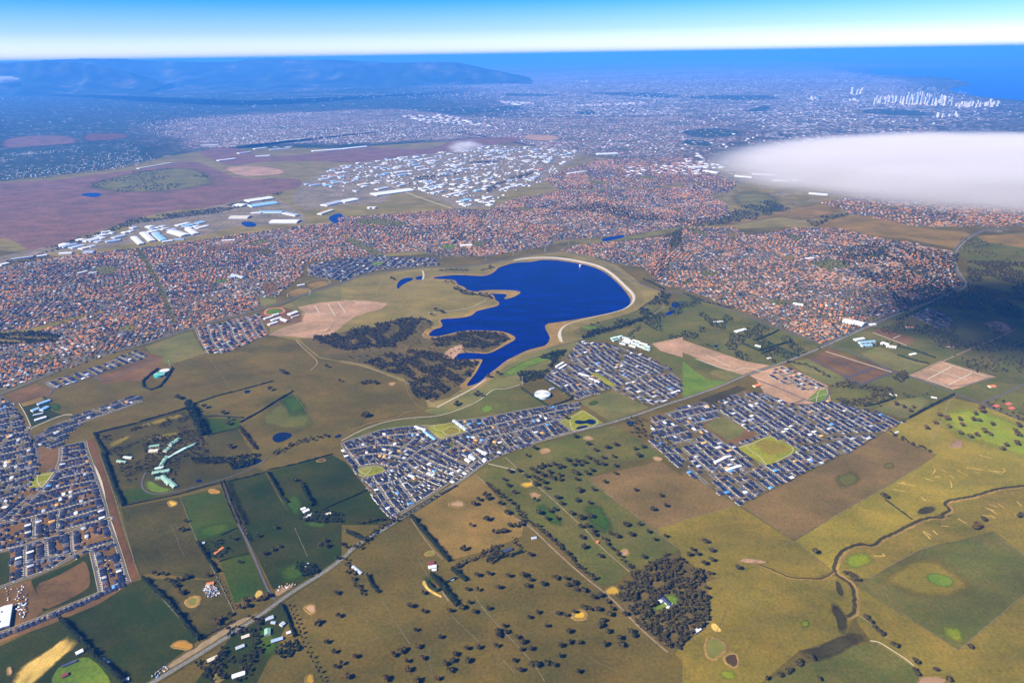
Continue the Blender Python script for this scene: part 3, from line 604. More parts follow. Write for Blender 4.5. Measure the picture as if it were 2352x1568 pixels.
soft_sheet('bog', 'I 1010,1010 1040,1000 1100,1060 1140,1110 1150,1200 1120,1250 1070,1230 1060,1150 1020,1080', 'swamp', 'dark boggy hollow beside the creek', 'bog', core=.45, scale=.05)
soft_sheet('bog', 'I 1140,1215 1220,1215 1295,1270 1200,1310 1050,1400 920,1430 800,1390 790,1340 900,1330 1010,1270 1080,1240', 'swamp', 'wide dark bog below the creek fork', 'bog', core=.45, scale=.05)
soft_sheet('bog', 'I 1045,860 1080,860 1120,960 1100,990 1060,960', 'swamp', 'narrow dark bog between creek arms', 'bog', core=.45, scale=.05)
soft_sheet('bog', 'I 1600,380 1700,340 1770,370 1700,410 1620,420', 'swamp', 'dark damp patch beside the creek bend', 'bog', core=.45, scale=.05)
def creek(spec, w, label):
    p = chaikin(P(spec), 2, False); p = [(x + random.uniform(-2, 2), y + random.uniform(-2, 2)) for x, y in resample(p, 9)]
    V, Fc = [], []; strip_geo(p, w * 2.6, next_z(), V, Fc, off=w * .7)
    o = link('creek_bank', mesh('creek_bank', V, Fc, [M['bank']])); tag(o, 'eroded pale bank along ' + label, 'bank', None, 'structure')
    V, Fc = [], []; strip_geo(p, w * 1.6, next_z(), V, Fc)
    tag(link('creek', mesh('creek', V, Fc, [M['swamp']])), label, 'creek', None, 'structure')
creek('I 2600,190 2352,210 2150,235 2050,270 1950,295 1830,310 1800,340 1850,380 1780,410 1800,435 1720,425 1600,460 1480,530 1380,570 1310,630 1220,605 1090,660 1050,740 1040,810 1100,850 1170,890 1180,980 1190,1090 1130,1110', 7, 'dark creek winding through the golden pasture')
creek('I 1040,805 960,855 870,850 740,845 640,800 530,755', 3.5, 'side creek joining from the dry paddock')
creek('E 560,1245 440,1265 370,1310 200,1335 60,1390', 4, 'dry gully below the reservoir woodland')

# ------------------------------------------------------------------ reservoir
LAKE = P('E 630,345 700,335 800,325 1000,340 1065,300 1080,275 1200,240 1270,240 1330,235 1380,222 1500,228 1650,250 1760,280 1830,320 1890,370 1940,420 1975,465 1995,500 1990,530 1960,560 1900,580 1750,610 1630,632 1500,655 1410,665 1400,690 1430,740 1440,770 1410,815 1340,830 1270,850 1200,885 1130,920 1060,980 1010,1030 950,1070 880,1095 860,1085 890,1050 930,1000 960,940 975,915 960,905 880,910 770,915 785,875 850,862 930,865 1010,873 1080,840 1150,800 1205,770 1190,745 1110,715 1000,710 900,708 820,715 740,735 660,752 610,750 600,735 640,700 690,690 700,670 680,645 690,630 760,628 850,620 905,605 930,575 1000,560 1085,540 1090,515 1060,500 1055,470 1000,445 950,445 870,435 850,410 800,395 790,365 740,358 640,355')
def offset_poly(p, d):
    a = np.array(p); n = len(a); area = 0.5 * np.sum(a[:, 0] * np.roll(a[:, 1], -1) - np.roll(a[:, 0], -1) * a[:, 1])
    t = np.roll(a, -1, 0) - np.roll(a, 1, 0); t /= np.maximum(np.linalg.norm(t, axis=1), 1e-6)[:, None]
    nr = np.stack([t[:, 1], -t[:, 0]], 1) * (1 if area > 0 else -1)
    return [tuple(q) for q in a + nr * np.asarray(d).reshape(-1, 1)]
lk = chaikin(LAKE, 2)
bw = [26 + 14 * math.sin(i * .19) + random.uniform(-5, 5) for i in range(len(lk))]
sheet('lake_bank', None, 'bank', 'exposed brown bank round the reservoir', 'bank', pts=offset_poly(lk, bw), z=next_z(.02))
tag(sheet('lake', None, 'lake', 'deep blue reservoir with a ragged shoreline', 'lake', pts=lk, z=next_z(.05)))
sheet('sand_spit', 'E 930,440 1000,432 1100,430 1200,435 1245,445 1200,475 1135,496 1118,490 1147,468 1120,456 1040,458 990,452', 'bank', 'hooked sand spit reaching into the reservoir', 'sand spit', smooth=2, z=next_z(.05))
sheet('sand_spit', 'E 1400,665 1500,653 1630,632 1560,670 1520,700 1510,790 1480,810 1415,815 1442,770 1430,740', 'bank', 'brown shore at the foot of the dam wall', 'shore', smooth=1, z=next_z(.05))
sheet('quarry_face', 'E 690,870 760,830 830,800 850,840 800,870 770,915 720,910', 'soil_pale', 'pale rocky quarry edge on the wooded peninsula', 'quarry', smooth=1, rough=4, z=next_z(.03))
# dam wall: rock face, crest road and grass slope with real height
crest = chaikin(P('E 1180,228 1270,214 1400,208 1520,214 1660,238 1780,268 1850,308 1910,358 1960,408 2010,455 2026,490 2010,530 1960,566 1880,592 1750,622 1640,648 1560,672 1520,702 1506,740 1522,790'), 2, False)
crest = resample(crest, 30)
a = np.array(crest); d = np.gradient(a, axis=0); d /= np.linalg.norm(d, axis=1)[:, None]; nr = np.stack([d[:, 1], -d[:, 0]], 1)   # right of travel = towards the lake
prof = [(16, .5), (3.5, 8.0), (-3.5, 8.2), (-62, 0.2)]
rows = [[(*(a[i] + nr[i] * o_), z_) for i in range(len(a))] for o_, z_ in prof]
for r_ in rows:                                                    # taper both ends into the ground
    for i in range(len(r_)):
        k = min(1, i / 4, (len(r_) - 1 - i) / 3); r_[i] = (r_[i][0], r_[i][1], .5 + (r_[i][2] - .5) * k)
dam = empty('dam_wall', *a[len(a) // 2]); tag(dam, 'long curved dam wall with pale rock face along the reservoir', 'dam')
ox, oy = a[len(a) // 2]
for nm, i0, mt in (('rock_face', 0, 'rock'), ('crest_road', 1, 'path'), ('grass_slope', 2, 'greyol')):
    v = [(x - ox, y - oy, z) for x, y, z in rows[i0] + rows[i0 + 1]]; n_ = len(a)
    link(nm, mesh(nm, v, [(k, k + 1, n_ + k + 1, n_ + k) for k in range(n_ - 1)], [M[mt]], smooth=True), dam)
# lagoons and small lakes
for sp, mt, lb in (
    ('E 385,425 380,400 400,365 440,348 490,345 497,360 460,375 420,395 400,415', 'lake', 'blue lagoon cut off from the reservoir'),
    ('E 505,350 540,333 565,340 565,357 520,361', 'lake', 'small blue pool beside the causeway'),
    ('E 2275,520 2330,515 2338,540 2300,556 2275,545', 'lake', 'blue pond among the parkland trees'),
    ('E 2232,592 2290,566 2306,576 2260,606 2230,606', 'lake', 'lower blue pond among the parkland trees'),
    ('E 1790,78 1880,60 1950,50 1960,65 1880,85 1800,100', 'lake', 'dark blue creek lake between suburbs'),
    ('E 1600,1345 1622,1325 1680,1335 1700,1320 1748,1325 1756,1350 1720,1360 1690,1347 1640,1358', 'pond', 'upper dark pond in the wetland park'),
    ('E 1608,1386 1640,1370 1700,1361 1692,1380 1640,1393', 'pond', 'lower dark pond in the wetland park'),
    ('E 1965,1340 2000,1330 2025,1345 2000,1365 1968,1360', 'pond', 'dark dam among trees by the highway'),
    ('D 1875,1450 1890,1425 1950,1408 2012,1420 2010,1440 1970,1465 1920,1483 1885,1475', 'pond', 'dark heart shaped pond in green pasture'),
    ('D 2300,1440 2352,1420 2352,1445 2310,1450', 'pond', 'dark pool beside the estate corner'),
    ('D 1680,1125 1720,1118 1730,1135 1690,1148', 'pond', 'small dark dam beside the hedge'),
    ('D 1700,240 1780,222 1830,235 1780,255 1710,258', 'lake', 'blue wetland pond in the suburb'),
    ('A 548,1345 585,1330 690,1328 702,1350 640,1363', 'lake', 'blue lake on the dry brown plain'),
    ('A 1650,1530 1740,1525 1780,1560 1690,1567', 'lake', 'blue settling pond between the white sheds'),
    ('A 2250,1500 2352,1460 B 20,1520 A 2352,1567 2300,1540', 'lake', 'blue creek lake beside the white sheds'),
    ('E 590,85 640,82 655,98 600,105', 'lake', 'small blue lake among red roofs'),
    ('G 1580,70 1700,40 1790,20 1810,45 1700,85 1610,105', 'pond', 'dark lake behind the college trees'),
    ('G 1350,170 1390,165 1395,188 1355,190', 'pond', 'small dark pool near the ring drive'),
    ('F 200,815 250,808 235,828', 'lake', 'small blue dam on cleared ground')):
    sheet('pond', sp, mt, lb, 'pond', smooth=2, z=next_z(.02))
# farm dams: water, raised rim
def farm_dam(t, x, y, rx, ry, mt, lb, rot=0.0, rimw=9.0, rim='bank', rimh=1.6):
    """x,y centre and half sizes in tile pixels along the picture axes"""
    pts, n = [], 22
    for k in range(n):
        th = 2 * math.pi * k / n
        u, v = math.cos(th), math.sin(th)
        s = 1 + .16 * math.sin(2 * th + x) + .13 * math.sin(3 * th + y) + random.uniform(-.09, .09)
        u, v = u * math.cos(rot) - v * math.sin(rot), u * math.sin(rot) + v * math.cos(rot)
        pts.append(ground(*px(t, x + u * rx * s, y + v * ry * s)))
    z = next_z(.02)
    c = np.mean(pts, 0)
    rimw *= .7; e = empty('farm_dam', *c); tag(e, lb, 'farm dam')
    loc = [(p_[0] - c[0], p_[1] - c[1]) for p_ in pts]
    link('water', mesh('water', [(q[0], q[1], z + .1) for q in loc], [tuple(range(n))[::-1]], [M[mt]]), e)
    o1 = offset_poly(loc, -1.0); o2 = offset_poly(loc, rimw * .45); o3 = offset_poly(loc, rimw)
    v = [(q[0], q[1], z + .05) for q in o1] + [(q[0], q[1], z + rimh) for q in o2] + [(q[0], q[1], z - .1) for q in o3]
    f = []
    for r_ in range(2):
        for k in range(n): f.append((r_ * n + k, r_ * n + (k + 1) % n, (r_ + 1) * n + (k + 1) % n, (r_ + 1) * n + k))
    link('rim', mesh('rim', v, f, [M[rim]], smooth=True), e)
for args in (
    ('I', 222, 1328, 50, 72, 'mud_g', 'green oblong dam with a tan rim beside the wood', .15, 13),
    ('I', 340, 1412, 38, 48, 'mud_b', 'round brown dam beside the green oblong one', 0, 9),
    ('I', 1705, 1560, 82, 36, 'mud_t', 'wide tan dam at the foot of the tree lined drain', 0, 4),
    ('F', 1888, 1495, 38, 24, 'mud_t', 'brown dam on the lime green slope', 0, 12),
    ('H', 1868, 936, 36, 26, 'mud_y', 'yellow dam at the corner of the wood', 0, 8),
    ('H', 1642, 1105, 30, 22, 'mud_y', 'yellow dam hidden among gum trees', 0, 16),
    ('H', 1952, 672, 24, 14, 'mud_t', 'ring shaped dry dam near the wood', 0, 10),
    ('H', 800, 338, 38, 18, 'mud_t', 'pinkish dam inside a high ring bank', 0, 16),
    ('H', 1285, 205, 38, 14, 'mud_y', 'upper tan dam below the estate', .35, 9),
    ('H', 1338, 278, 30, 15, 'mud_t', 'lower tan dam below the estate', 0, 9),
    ('H', 612, 678, 24, 14, 'mud_g', 'small murky dam beside the cypress windbreak', 0, 9),
    ('H', 2180, 27, 28, 12, 'mud_t', 'round brown dam at the estate corner', 0, 6),
    ('E', 1702, 1452, 30, 10, 'mud_t', 'pale brown dam below the highway', 0, 8),
    ('E', 1405, 1541, 30, 14, 'mud_t', 'larger pale brown dam below the highway', 0, 8),
    ('G', 1188, 335, 22, 16, 'mud_y', 'square yellow dam in the tussock paddock', 0, 9),
    ('G', 1476, 252, 38, 14, 'mud_o', 'orange dam at the head of the avenue', -.2, 4),
    ('G', 1330, 1010, 34, 22, 'mud_g', 'green dam behind high earth walls', 0, 16),
    ('G', 1255, 1310, 60, 26, 'mud_o', 'long orange dam beside the highway', -.95, 7),
    ('G', 2142, 1060, 32, 24, 'mud_t', 'brown dam with a wide tan rim beside the highway', 0, 10),
    ('G', 68, 1490, 15, 22, 'mud_t', 'small tan dam in the straw patch', 0, 4),
    ('G', 1518, 1528, 34, 26, 'mud_g', 'dark green dam among the house gardens', 0, 7),
    ('G', 2135, 1545, 26, 24, 'mud_y', 'yellow dam at the end of the hedge', 0, 7),
    ('E', 350, 1078, 22, 8, 'mud_t', 'small pale dam below the lake woodland', 0, 5),
    ('G', 2215, 38, 28, 8, 'mud_b', 'thin brown dam beside the long hedge', 0, 5)):
    farm_dam(*args)
soft_sheet('bare_ground', 'I 190,1160 215,1150 260,1190 280,1220 230,1225 195,1200', 'sand', 'pale dug earth beside the wood', 'ground', core=.7, scale=.06)
soft_sheet('bare_ground', 'H 548,860 575,855 590,910 650,950 710,980 690,990 620,955 565,915', 'sand', 'curved sandy bank beside the cypress hedges', 'ground', core=.7, scale=.06)
soft_sheet('bare_ground', 'H 620,860 660,850 700,900 690,925 640,905', 'soil_red', 'bare red yard inside the cypress hedges', 'yard', core=.7, scale=.06)
soft_sheet('bare_ground', 'I 370,715 480,712 600,735 590,748 470,748 390,740', 'soil_pale', 'heap of pinkish rocks in the dry paddock', 'rocks', core=.7, scale=.06)
for k, sp in enumerate(('1505,195 1560,205 1600,212', '1720,130 1735,115 1740,100', '1735,155 1775,148', '1450,235 1490,245 1535,252', '1670,160 1700,172 1730,180', '1780,100 1815,118', '1840,140 1865,155', '1842,180 1855,205 1850,225', '1885,100 1925,125 1965,140', '1950,85 2010,95 2070,105', '2000,115 2050,128', '2105,105 2160,120 2200,135', '2140,110 2230,120 2205,90', '2040,0 2080,10 2130,25', '1315,695 1400,698 1375,680', '1655,530 1690,560 1705,580', '1660,525 1710,555', '1725,520 1755,550', '1780,490 1835,492', '1895,438 1960,475', '2065,415 2120,425 2155,440', '2110,410 2150,430', '2085,365 2150,385', '2110,340 2170,360', '2120,380 2170,410', '2170,335 2215,365', '2300,320 2340,355', '1480,195 1530,190', '1640,290 1675,315')):
    road('hay_windrow', 'I ' + sp, 3.2, 'sand', 'straw coloured windrow in the golden pasture', 'windrow', smooth=1)['group'] = 'windrows in the golden pasture'

# ------------------------------------------------------------------ roads
HWY = 'G 900,1660 1050,1568 1350,1390 1600,1230 1800,1100 1920,1010 2050,920 2200,830 H 0,725 100,620 250,540 400,440 560,350 700,255 850,160 980,55 1090,0 E 1250,1510 1400,1462 1600,1410 1800,1360 1900,1335 2100,1270 2250,1215 F 0,1185 250,1100 450,1010 700,930 830,880 1000,810 1150,740 1350,650 1550,570 1750,500 1900,440 1960,400 1950,370 1900,310 1870,220 1890,150 1960,80 2050,30 2150,8 2352,-20'
hp = resample(chaikin(P(HWY), 2, False), 20)
road('road_verge', None, 24, 'verge', 'grassy verge along the winding highway', 'verge', pts=hp)
road('road', None, 10, 'asphalt', 'grey highway winding between paddocks and estates', 'road', pts=hp)
V, Fc = [], []
zc = next_z(.02)
for o_ in (-4.2, 4.2): strip_geo(hp, .35, zc, V, Fc, off=o_)
strip_geo(hp, .3, zc, V, Fc)
tag(link('road_marking', mesh('road_marking', V, Fc, [M['line']])), 'white lines painted on the highway', 'marking', None, 'structure')
up = resample(chaikin(P('F 1000,810 1150,740 1350,650 1550,570 1750,500 1900,440 1960,400 1950,370 1900,310 1870,220 1890,150 1960,80 2050,30 2150,8'), 2, False), 25)
V, Fc = [], []; strip_geo(up, 9, next_z(.02), V, Fc, off=19)
tag(link('road', mesh('road', V, Fc, [M['asphalt']])), 'second carriageway of the highway past the suburb', 'road', None, 'structure')
mp_ = resample(chaikin(P('D -150,1190 0,1145 50,1130 200,1070 450,965 700,870 900,830 1000,800 1150,755 1330,690 1550,630 1750,575 1900,535 1960,515 2100,460 2352,385 E 150,325 400,290 700,270 900,265 1050,240 1250,200 1500,160'), 2, False), 25)
road('road_verge', None, 38, 'verge', 'wide green verge along the suburb edge road', 'verge', pts=mp_)
road('road', None, 14, 'asphalt', 'straight main road along the red roofed suburb', 'road', pts=mp_)
for sp, w_, mt, lb in (
    ('E 1650,195 1800,240 1900,300 2080,405 2250,440 2352,450 F 150,505 400,595 700,712 900,790 1000,815', 11, 'asphalt', 'road from the dam wall to the highway crossing'),
    ('E 1200,20 1450,110 1560,150 1650,200', 10, 'asphalt', 'road descending through red roofs to the dam'),
    ('E 540,160 640,200 680,265', 9, 'asphalt', 'link road behind the reservoir'),
    ('B 300,1260 500,1350 800,1450 1000,1530 1100,1567', 14, 'path', 'pale arterial road leaving the factory district'),
    ('F 1000,815 1100,838 1250,890 1450,1000 1560,1020 1850,1135 2050,1215 2352,1330', 9, 'asphalt', 'side road past the graded earth blocks'),
    ('F 1560,1020 1800,920 2000,830 2150,770 2300,700', 9, 'track', 'pinkish dirt road into the cloud shadow'),
    ('F 2050,1215 2250,1130 2352,1080 2500,1000', 8, 'asphalt', 'lane leaving the side road'),
    ('D -40,1140 20,1170 90,1230 150,1330 190,1410 230,1500 J 500,0 540,120 590,230 600,330 580,480 540,600 450,720 330,830 200,950 0,1110 -80,1170', 9, 'asphalt', 'curving main road of the half built estate'),
    ('D 900,830 800,820 770,760 800,690 780,640', 8, 'asphalt', 'curving street in the older suburb'),
    ('G 1530,200 1640,480 1720,620 1850,950 1900,1000', 6, 'asphalt', 'long grey farm drive lined with poplars'),
    ('G 1000,120 970,210 1010,260 1090,275 1250,245 1420,200 1530,170 1700,110 1820,50 1830,20', 5, 'asphalt', 'ring drive around the college'),
    ('E 0,920 100,935 250,990 400,1050 500,1090 560,1125', 6, 'track', 'tan track along the woodland edge'),
    ('E 590,1190 640,1225 680,1230 800,1170 920,1100 1020,1010 1130,930 1280,860 1420,830 1550,795 1650,770 1900,690 2100,630 2230,550', 6, 'track', 'pale service track along the reservoir bank'),
    ('E 660,1240 760,1185 900,1115 1000,1045', 8, 'path', 'pale embankment path above the green slope'),
    ('E 0,1470 150,1390 330,1330 500,1310 680,1300 830,1250 960,1190 1050,1110 1130,1115 1230,1085', 4, 'path', 'pale walking path across the grass belt'),
    ('E 600,590 760,575 900,555 960,520 1000,500', 4, 'path', 'pale path along the reservoir shore'),
    ('E 250,480 240,430 270,380 290,330', 3, 'track', 'foot track over the grassy hill'),
    ('E 220,490 400,470 470,460 480,400 560,370', 3, 'track', 'winding foot track on the grassy hill'),
    ('E 560,360 570,330 560,300', 12, 'path', 'causeway between reservoir and lagoon'),
    ('D 2352,640 2300,650 2280,700 2230,740 2050,770 E -50,700', 7, 'track', 'haul road round the scraped earth') ,
    ('D 2040,780 2110,850 2180,910 2190,940 2140,985', 7, 'track', 'dirt ramp beside the woodland'),
    ('H 1130,15 1240,120 1440,290 1580,420 1700,530 1760,610 1985,805', 4, 'track', 'fenced track between green paddocks'),
    ('H 1190,430 1300,490 1450,640 1660,830 1870,990 2050,1190 2250,1360', 6, 'track', 'tan dirt track along the gum tree line'),
    ('H 920,130 1000,200', 4, 'track', 'short tan track from the highway'),
    ('H 1010,60 1200,105', 4, 'path', 'pale gateway track below the highway'),
    ('H 480,440 600,620 700,720', 3, 'track', 'track beside the cypress windbreak'),
    ('H 690,930 740,1010', 4, 'track', 'sandy track beside the double cypress hedge'),
    ('F 1880,1165 1820,1210 1800,1320 1740,1400 1720,1480', 3, 'track', 'narrow track through the golden pasture'),
    ('I 1200,1100 1290,1150 1380,1240 1430,1270', 3, 'track', 'narrow drain track'),
    ('I 1290,1280 1350,1285 1450,1350 1530,1400 1590,1450', 3.5, 'path', 'pale track curving beside the drain'),
    ('G 600,0 700,160 740,430 770,470 820,640 880,860', 7, 'path', 'pale unfinished road along the earth strip'),
    ('G 690,0 760,200 850,470 920,720 960,840', 3, 'fence', 'dark fence line beside the earth strip'),
    ('D 650,1030 720,1060 860,1000 1000,940 1060,900', 7, 'asphalt', 'new street loop on bare earth'),
    ('D 370,1120 640,1025 800,975 930,930 1010,890', 7, 'asphalt', 'street behind the short rows of dark roofs'),
    ('D 330,1160 370,1120 300,1060', 7, 'asphalt', 'short cross street by the junction'),
    ('D 600,1330 800,1265 985,1195', 7, 'asphalt', 'street along the terraced strip'),
    ('D 220,1380 430,1290 500,1290', 6, 'path', 'path behind the blue roofed school'),
    ):
    road('road' if mt == 'asphalt' else 'track' if mt in ('track', 'fence') else 'path', sp, w_, mt, lb, 'road' if mt == 'asphalt' else 'track')
for sp, w_ in (('I 405,348 760,582 1030,800', 2.5), ('I 768,582 1080,402 1430,202 1640,72', 2.5), ('I 1205,900 1400,1020 1900,1342', 2.2), ('I 1900,1342 2352,962', 2.2), ('I 1285,850 1600,667 1750,620', 2.5),
               ('I 0,450 370,342', 2.2), ('I 240,850 460,1010 660,1160 900,1330', 2), ('I 165,1190 165,880 240,850', 2.2), ('H 1690,160 1900,320 2120,490 2335,655', 3), ('H 2170,512 2352,450', 2),
               ('H 870,900 1000,1090 1200,1300 1330,1440 1400,1560', 3), ('H 280,1000 400,1190 470,1300', 2), ('H 540,735 600,840', 2), ('H 1080,1370 1200,1510', 2), ('H 760,1110 950,1290', 2), ('G 1240,290 1360,600', 2.2), ('G 1420,700 1490,830 1620,1100', 3),
               ('D 1190,960 1250,760', 3), ('D 1120,1110 1500,1020 1960,970', 2), ('D 2010,1130 2200,1380', 2), ('G 2030,500 2120,700', 2), ('E 440,1060 470,1180 560,1250', 2.5), ('D 1420,870 1500,980 1580,1100', 2), ('I 2150,540 2200,590 2352,690', 2.5), ('A 720,1330 760,1420 840,1520', 6),
               ('H 1880,640 2000,580', 2), ('H 1400,1190 1240,1250', 1.6), ('G 1000,860 1200,1080 1370,1270', 3), ('I 1190,1320 1300,1420', 1.6), ('I 1080,402 930,300 750,205', 1.6), ('I 760,582 700,620', 2)):
    road('fence_line', sp, w_, 'fence', 'worn grassy fence line dividing two paddocks', 'fence line', smooth=1, step=14)['group'] = 'fence lines between paddocks'
for sp, w_, mt, lb in (
    ('L 320,940 420,950 430,920 530,830 480,825 380,850 340,880', 2.6, 'path', 'looping path in the half moon park'), ('L 255,880 330,830 550,785 700,815 740,840 660,900', 2.2, 'path', 'edge path of the half moon park'), ('L 420,920 350,890 300,850', 2.2, 'path', 'short path in the half moon park'),
    ('L 1300,150 1600,150 1700,125 1780,100', 2.6, 'path', 'path along the top of the playground park'), ('L 1500,150 1500,200 1560,230 1640,240 1680,300 1800,300 1900,260 1915,220 1860,170 1740,170 1650,230', 2.6, 'path', 'ring path round the green'), ('L 1520,270 1600,350 1660,340 1700,300', 2.6, 'path', 'corner path of the playground park'),
    ('J 580,600 700,590 800,580 860,530', 2.6, 'path', 'curving path in the triangular park'), ('J 430,770 560,760 700,690 790,690', 2.6, 'path', 'lower path in the triangular park'), ('J 600,600 580,700 660,800', 2.6, 'path', 'cross path in the triangular park'), ('J 400,815 640,825 860,530', 2.6, 'path', 'edge path of the triangular park'),
    ('E 1510,1335 1570,1320 1640,1280 1660,1262', 2.6, 'path', 'upper path in the wetland park'), ('E 1575,1325 1580,1370 1600,1400', 2.6, 'path', 'left path in the wetland park'), ('E 1665,1262 1810,1350 1600,1405', 2.4, 'path', 'boundary path of the wetland park'),
    ('F 375,1520 490,1490 580,1440 640,1445 800,1530 I 640,50', 2.6, 'path', 'ring path of the golden field'), ('F 430,1500 480,1550 I 520,0 580,70', 2.6, 'path', 'lower path of the golden field'), ('F 870,1190 940,1160 990,1150', 2.4, 'path', 'path in the triangle park'), ('F 920,1210 930,1130 980,1110', 2.4, 'path', 'second path in the triangle park'),
    ('D 1985,480 1975,455 2080,418 2145,430 2130,465', 3, 'path', 'path round the dusty oval'), ('D 2080,385 2150,362 2250,350 2290,385 2150,425', 3, 'path', 'path round the cricket oval'), ('D 130,1210 180,1290 220,1390', 3, 'path', 'pale path beside the school road'),
    ('F 895,908 1215,1072', 9, 'asphalt_new', 'first dark street of the brown subdivision'), ('F 945,882 1290,1005', 9, 'asphalt_new', 'second dark street of the brown subdivision'), ('F 985,855 1440,998', 7, 'path', 'pale street of the brown subdivision'), ('F 1110,1045 1325,965', 10, 'asphalt_new', 'cross street of the brown subdivision'), ('F 1220,1086 1445,1000', 10, 'asphalt_new', 'lower street of the brown subdivision'),
    ('F 1600,1030 1870,1112 2130,1035', 6, 'asphalt', 'outer street of the graded square'), ('F 1680,1050 1840,1100', 5, 'path', 'lower kerb line of the graded square'), ('F 1780,930 2100,1030', 6, 'path', 'upper street of the graded square'), ('F 1700,975 1960,1050', 6, 'path', 'middle street of the graded square'), ('F 1690,1045 1850,960', 6, 'path', 'first cross street of the graded square'), ('F 1830,1085 1990,1005', 6, 'path', 'second cross street of the graded square'),
    ('F 2050,655 2190,660 2200,700 2160,700', 7, 'asphalt_new', 'new dark street in the cloud shadow'), ('F 1310,725 1540,812', 7, 'path', 'pale street in the cloud shadow'), ('F 1450,765 1500,745', 6, 'path', 'short pale street in the cloud shadow'),
    ('F 570,1142 740,1222 830,1190', 6, 'asphalt_new', 'new street round the sandy block'), ('F 480,1040 700,1120 900,1215 1000,1190 1010,1110 960,1090', 8, 'asphalt', 'entrance street of the sandy estate'), ('F 890,1215 860,1280 760,1345 600,1412 350,1510 200,1560', 9, 'asphalt', 'curving avenue through the grid estate'),
    ('F 90,905 340,1000 440,960 560,1000', 6, 'path', 'pale kerbed street on cleared ground'), ('F 160,880 330,960', 6, 'path', 'second pale street on cleared ground'), ('D 2170,540 2200,590', 6, 'path', 'first kerbed street on scraped earth'), ('D 2260,528 2310,610', 6, 'path', 'second kerbed street on scraped earth'), ('E -20,520 30,590', 6, 'path', 'third kerbed street on scraped earth'), ('D 2080,595 2200,598 2330,590', 6, 'path', 'cross street on scraped earth'), ('E 20,505 100,505 110,530 250,515', 5, 'path', 'kerb loop on scraped earth'), ('D 1900,690 2060,670 2270,650', 4, 'track', 'haul track on scraped earth'), ('D 1860,740 2050,720 2260,690', 4, 'track', 'lower haul track on scraped earth'),
    ):
    road('street' if 'street' in lb or 'avenue' in lb else 'path', sp, w_, mt, lb, 'street' if 'street' in lb or 'avenue' in lb else 'path')
tk = chaikin(P('D 1815,600 1820,570 1870,552 1940,552 1972,570 1960,590 1900,606 1840,607'), 3)
sheet('running_track', None, 'soil_pale', 'red athletics track beside the white school', 'track', pts=tk)
M['redtrack'] = plain('red_track', (.42, .10, .05))
tkred = sheet('running_track', None, 'redtrack', 'red running surface of the athletics track', 'track', pts=offset_poly(tk, -4))
sheet('sports_field', None, 'lawn', 'green infield of the athletics track', 'sports field', pts=offset_poly(tk, -15))
for t_, x_, y_, r_ in (('L', 1752, 345, 17), ('J', 1700, 1293, 13), ('D', 180, 1387, 15), ('D', 75, 1222, 13), ('F', 600, 1412, 14), ('F', 760, 1345, 14), ('F', 325, 1520, 15)):
    c_ = ground(*px(t_, x_, y_))
    z_ = next_z(.02)
    for q, (rr, mt, nm, lb) in enumerate(((r_ + 7, 'asphalt', 'roundabout', 'ring of asphalt around a planted island'), (r_, 'path', 'traffic_island', 'pale kerb of a roundabout island'), (r_ - 3, 'verge', 'traffic_island', 'planted middle of a roundabout island'))):
        cp = [(c_[0] + rr * math.cos(k * math.pi / 14), c_[1] + rr * math.sin(k * math.pi / 14)) for k in range(28)]
        o = sheet(nm, None, mt, lb, 'roundabout', pts=cp, z=z_ + .05 + q * .02); o['group'] = 'street roundabouts'

# ------------------------------------------------------------------ houses
ROOF = {'terra': (.46, .175, .050), 'red': (.24, .090, .050), 'char': (.014, .018, .040), 'slate': (.026, .032, .060), 'grey': (.09, .095, .12), 'pale': (.36, .37, .40), 'white': (.60, .60, .60), 'brown': (.135, .080, .055), 'tan': (.42, .28, .16), 'timber': (.50, .26, .07), 'blue': (.07, .24, .55)}
MIX_OLD = [('terra', .34), ('red', .12), ('char', .15), ('slate', .10), ('grey', .08), ('pale', .05), ('white', .012), ('brown', .12), ('tan', .05)]
MIX_NEW = [('char', .44), ('slate', .36), ('grey', .09), ('pale', .03), ('white', .02), ('brown', .04), ('timber', .012), ('blue', .008)]
MIX_POCKET = [('char', .38), ('slate', .22), ('terra', .12), ('red', .06), ('grey', .07), ('pale', .04), ('brown', .11)]
WALLS = [(.42, .33, .24), (.55, .50, .42), (.62, .60, .56), (.25, .155, .105), (.33, .24, .17), (.20, .17, .16)]
HOUSES = []          # (x, y, ang, w, l, roof name, wall index, estate)
def pick(mix):
    r = random.random() * sum(k for _, k in mix)
    for n_, k in mix:
        r -= k
        if r <= 0: return n_
    return mix[-1][0]
def off_limits(pts):
    pts = np.asarray(pts, float); bad = np.zeros(len(pts), bool)
    if not len(pts): return bad
    lo, hi = pts.min(0), pts.max(0)
    for p_ in PARK_POLY:
        a = np.asarray(p_); l2, h2 = a.min(0), a.max(0)
        if (h2 < lo).any() or (l2 > hi).any(): continue
        m_ = ((pts >= l2) & (pts <= h2)).all(1)
        if m_.any(): bad[m_] |= inside(a, pts[m_])
    return bad
ROADPTS = np.array(resample(hp, 12) + resample(mp_, 12))
def far_from(pts, ref, d):
    ok = np.ones(len(pts), bool)
    for i in range(0, len(pts), 400):
        q = pts[i:i + 400]
        ok[i:i + 400] = (((q[:, None, :] - ref[None]) ** 2).sum(2).min(1) > d * d)
    return ok
def in_view(p_, m=60):
    X, Y = p_; cp, sp = math.cos(PITCH), math.sin(PITCH)
    f = Y * cp + CAM_H * sp; u = Y * sp - CAM_H * cp
    if f <= 0: return False
    x = CX + X / f * F_PX; y = CY - u / f * F_PX
    return -m < x < 2352 + m and -m < y < 1568 + m
STREET_Z = {}; STREETS = {}          # estate -> list of polylines
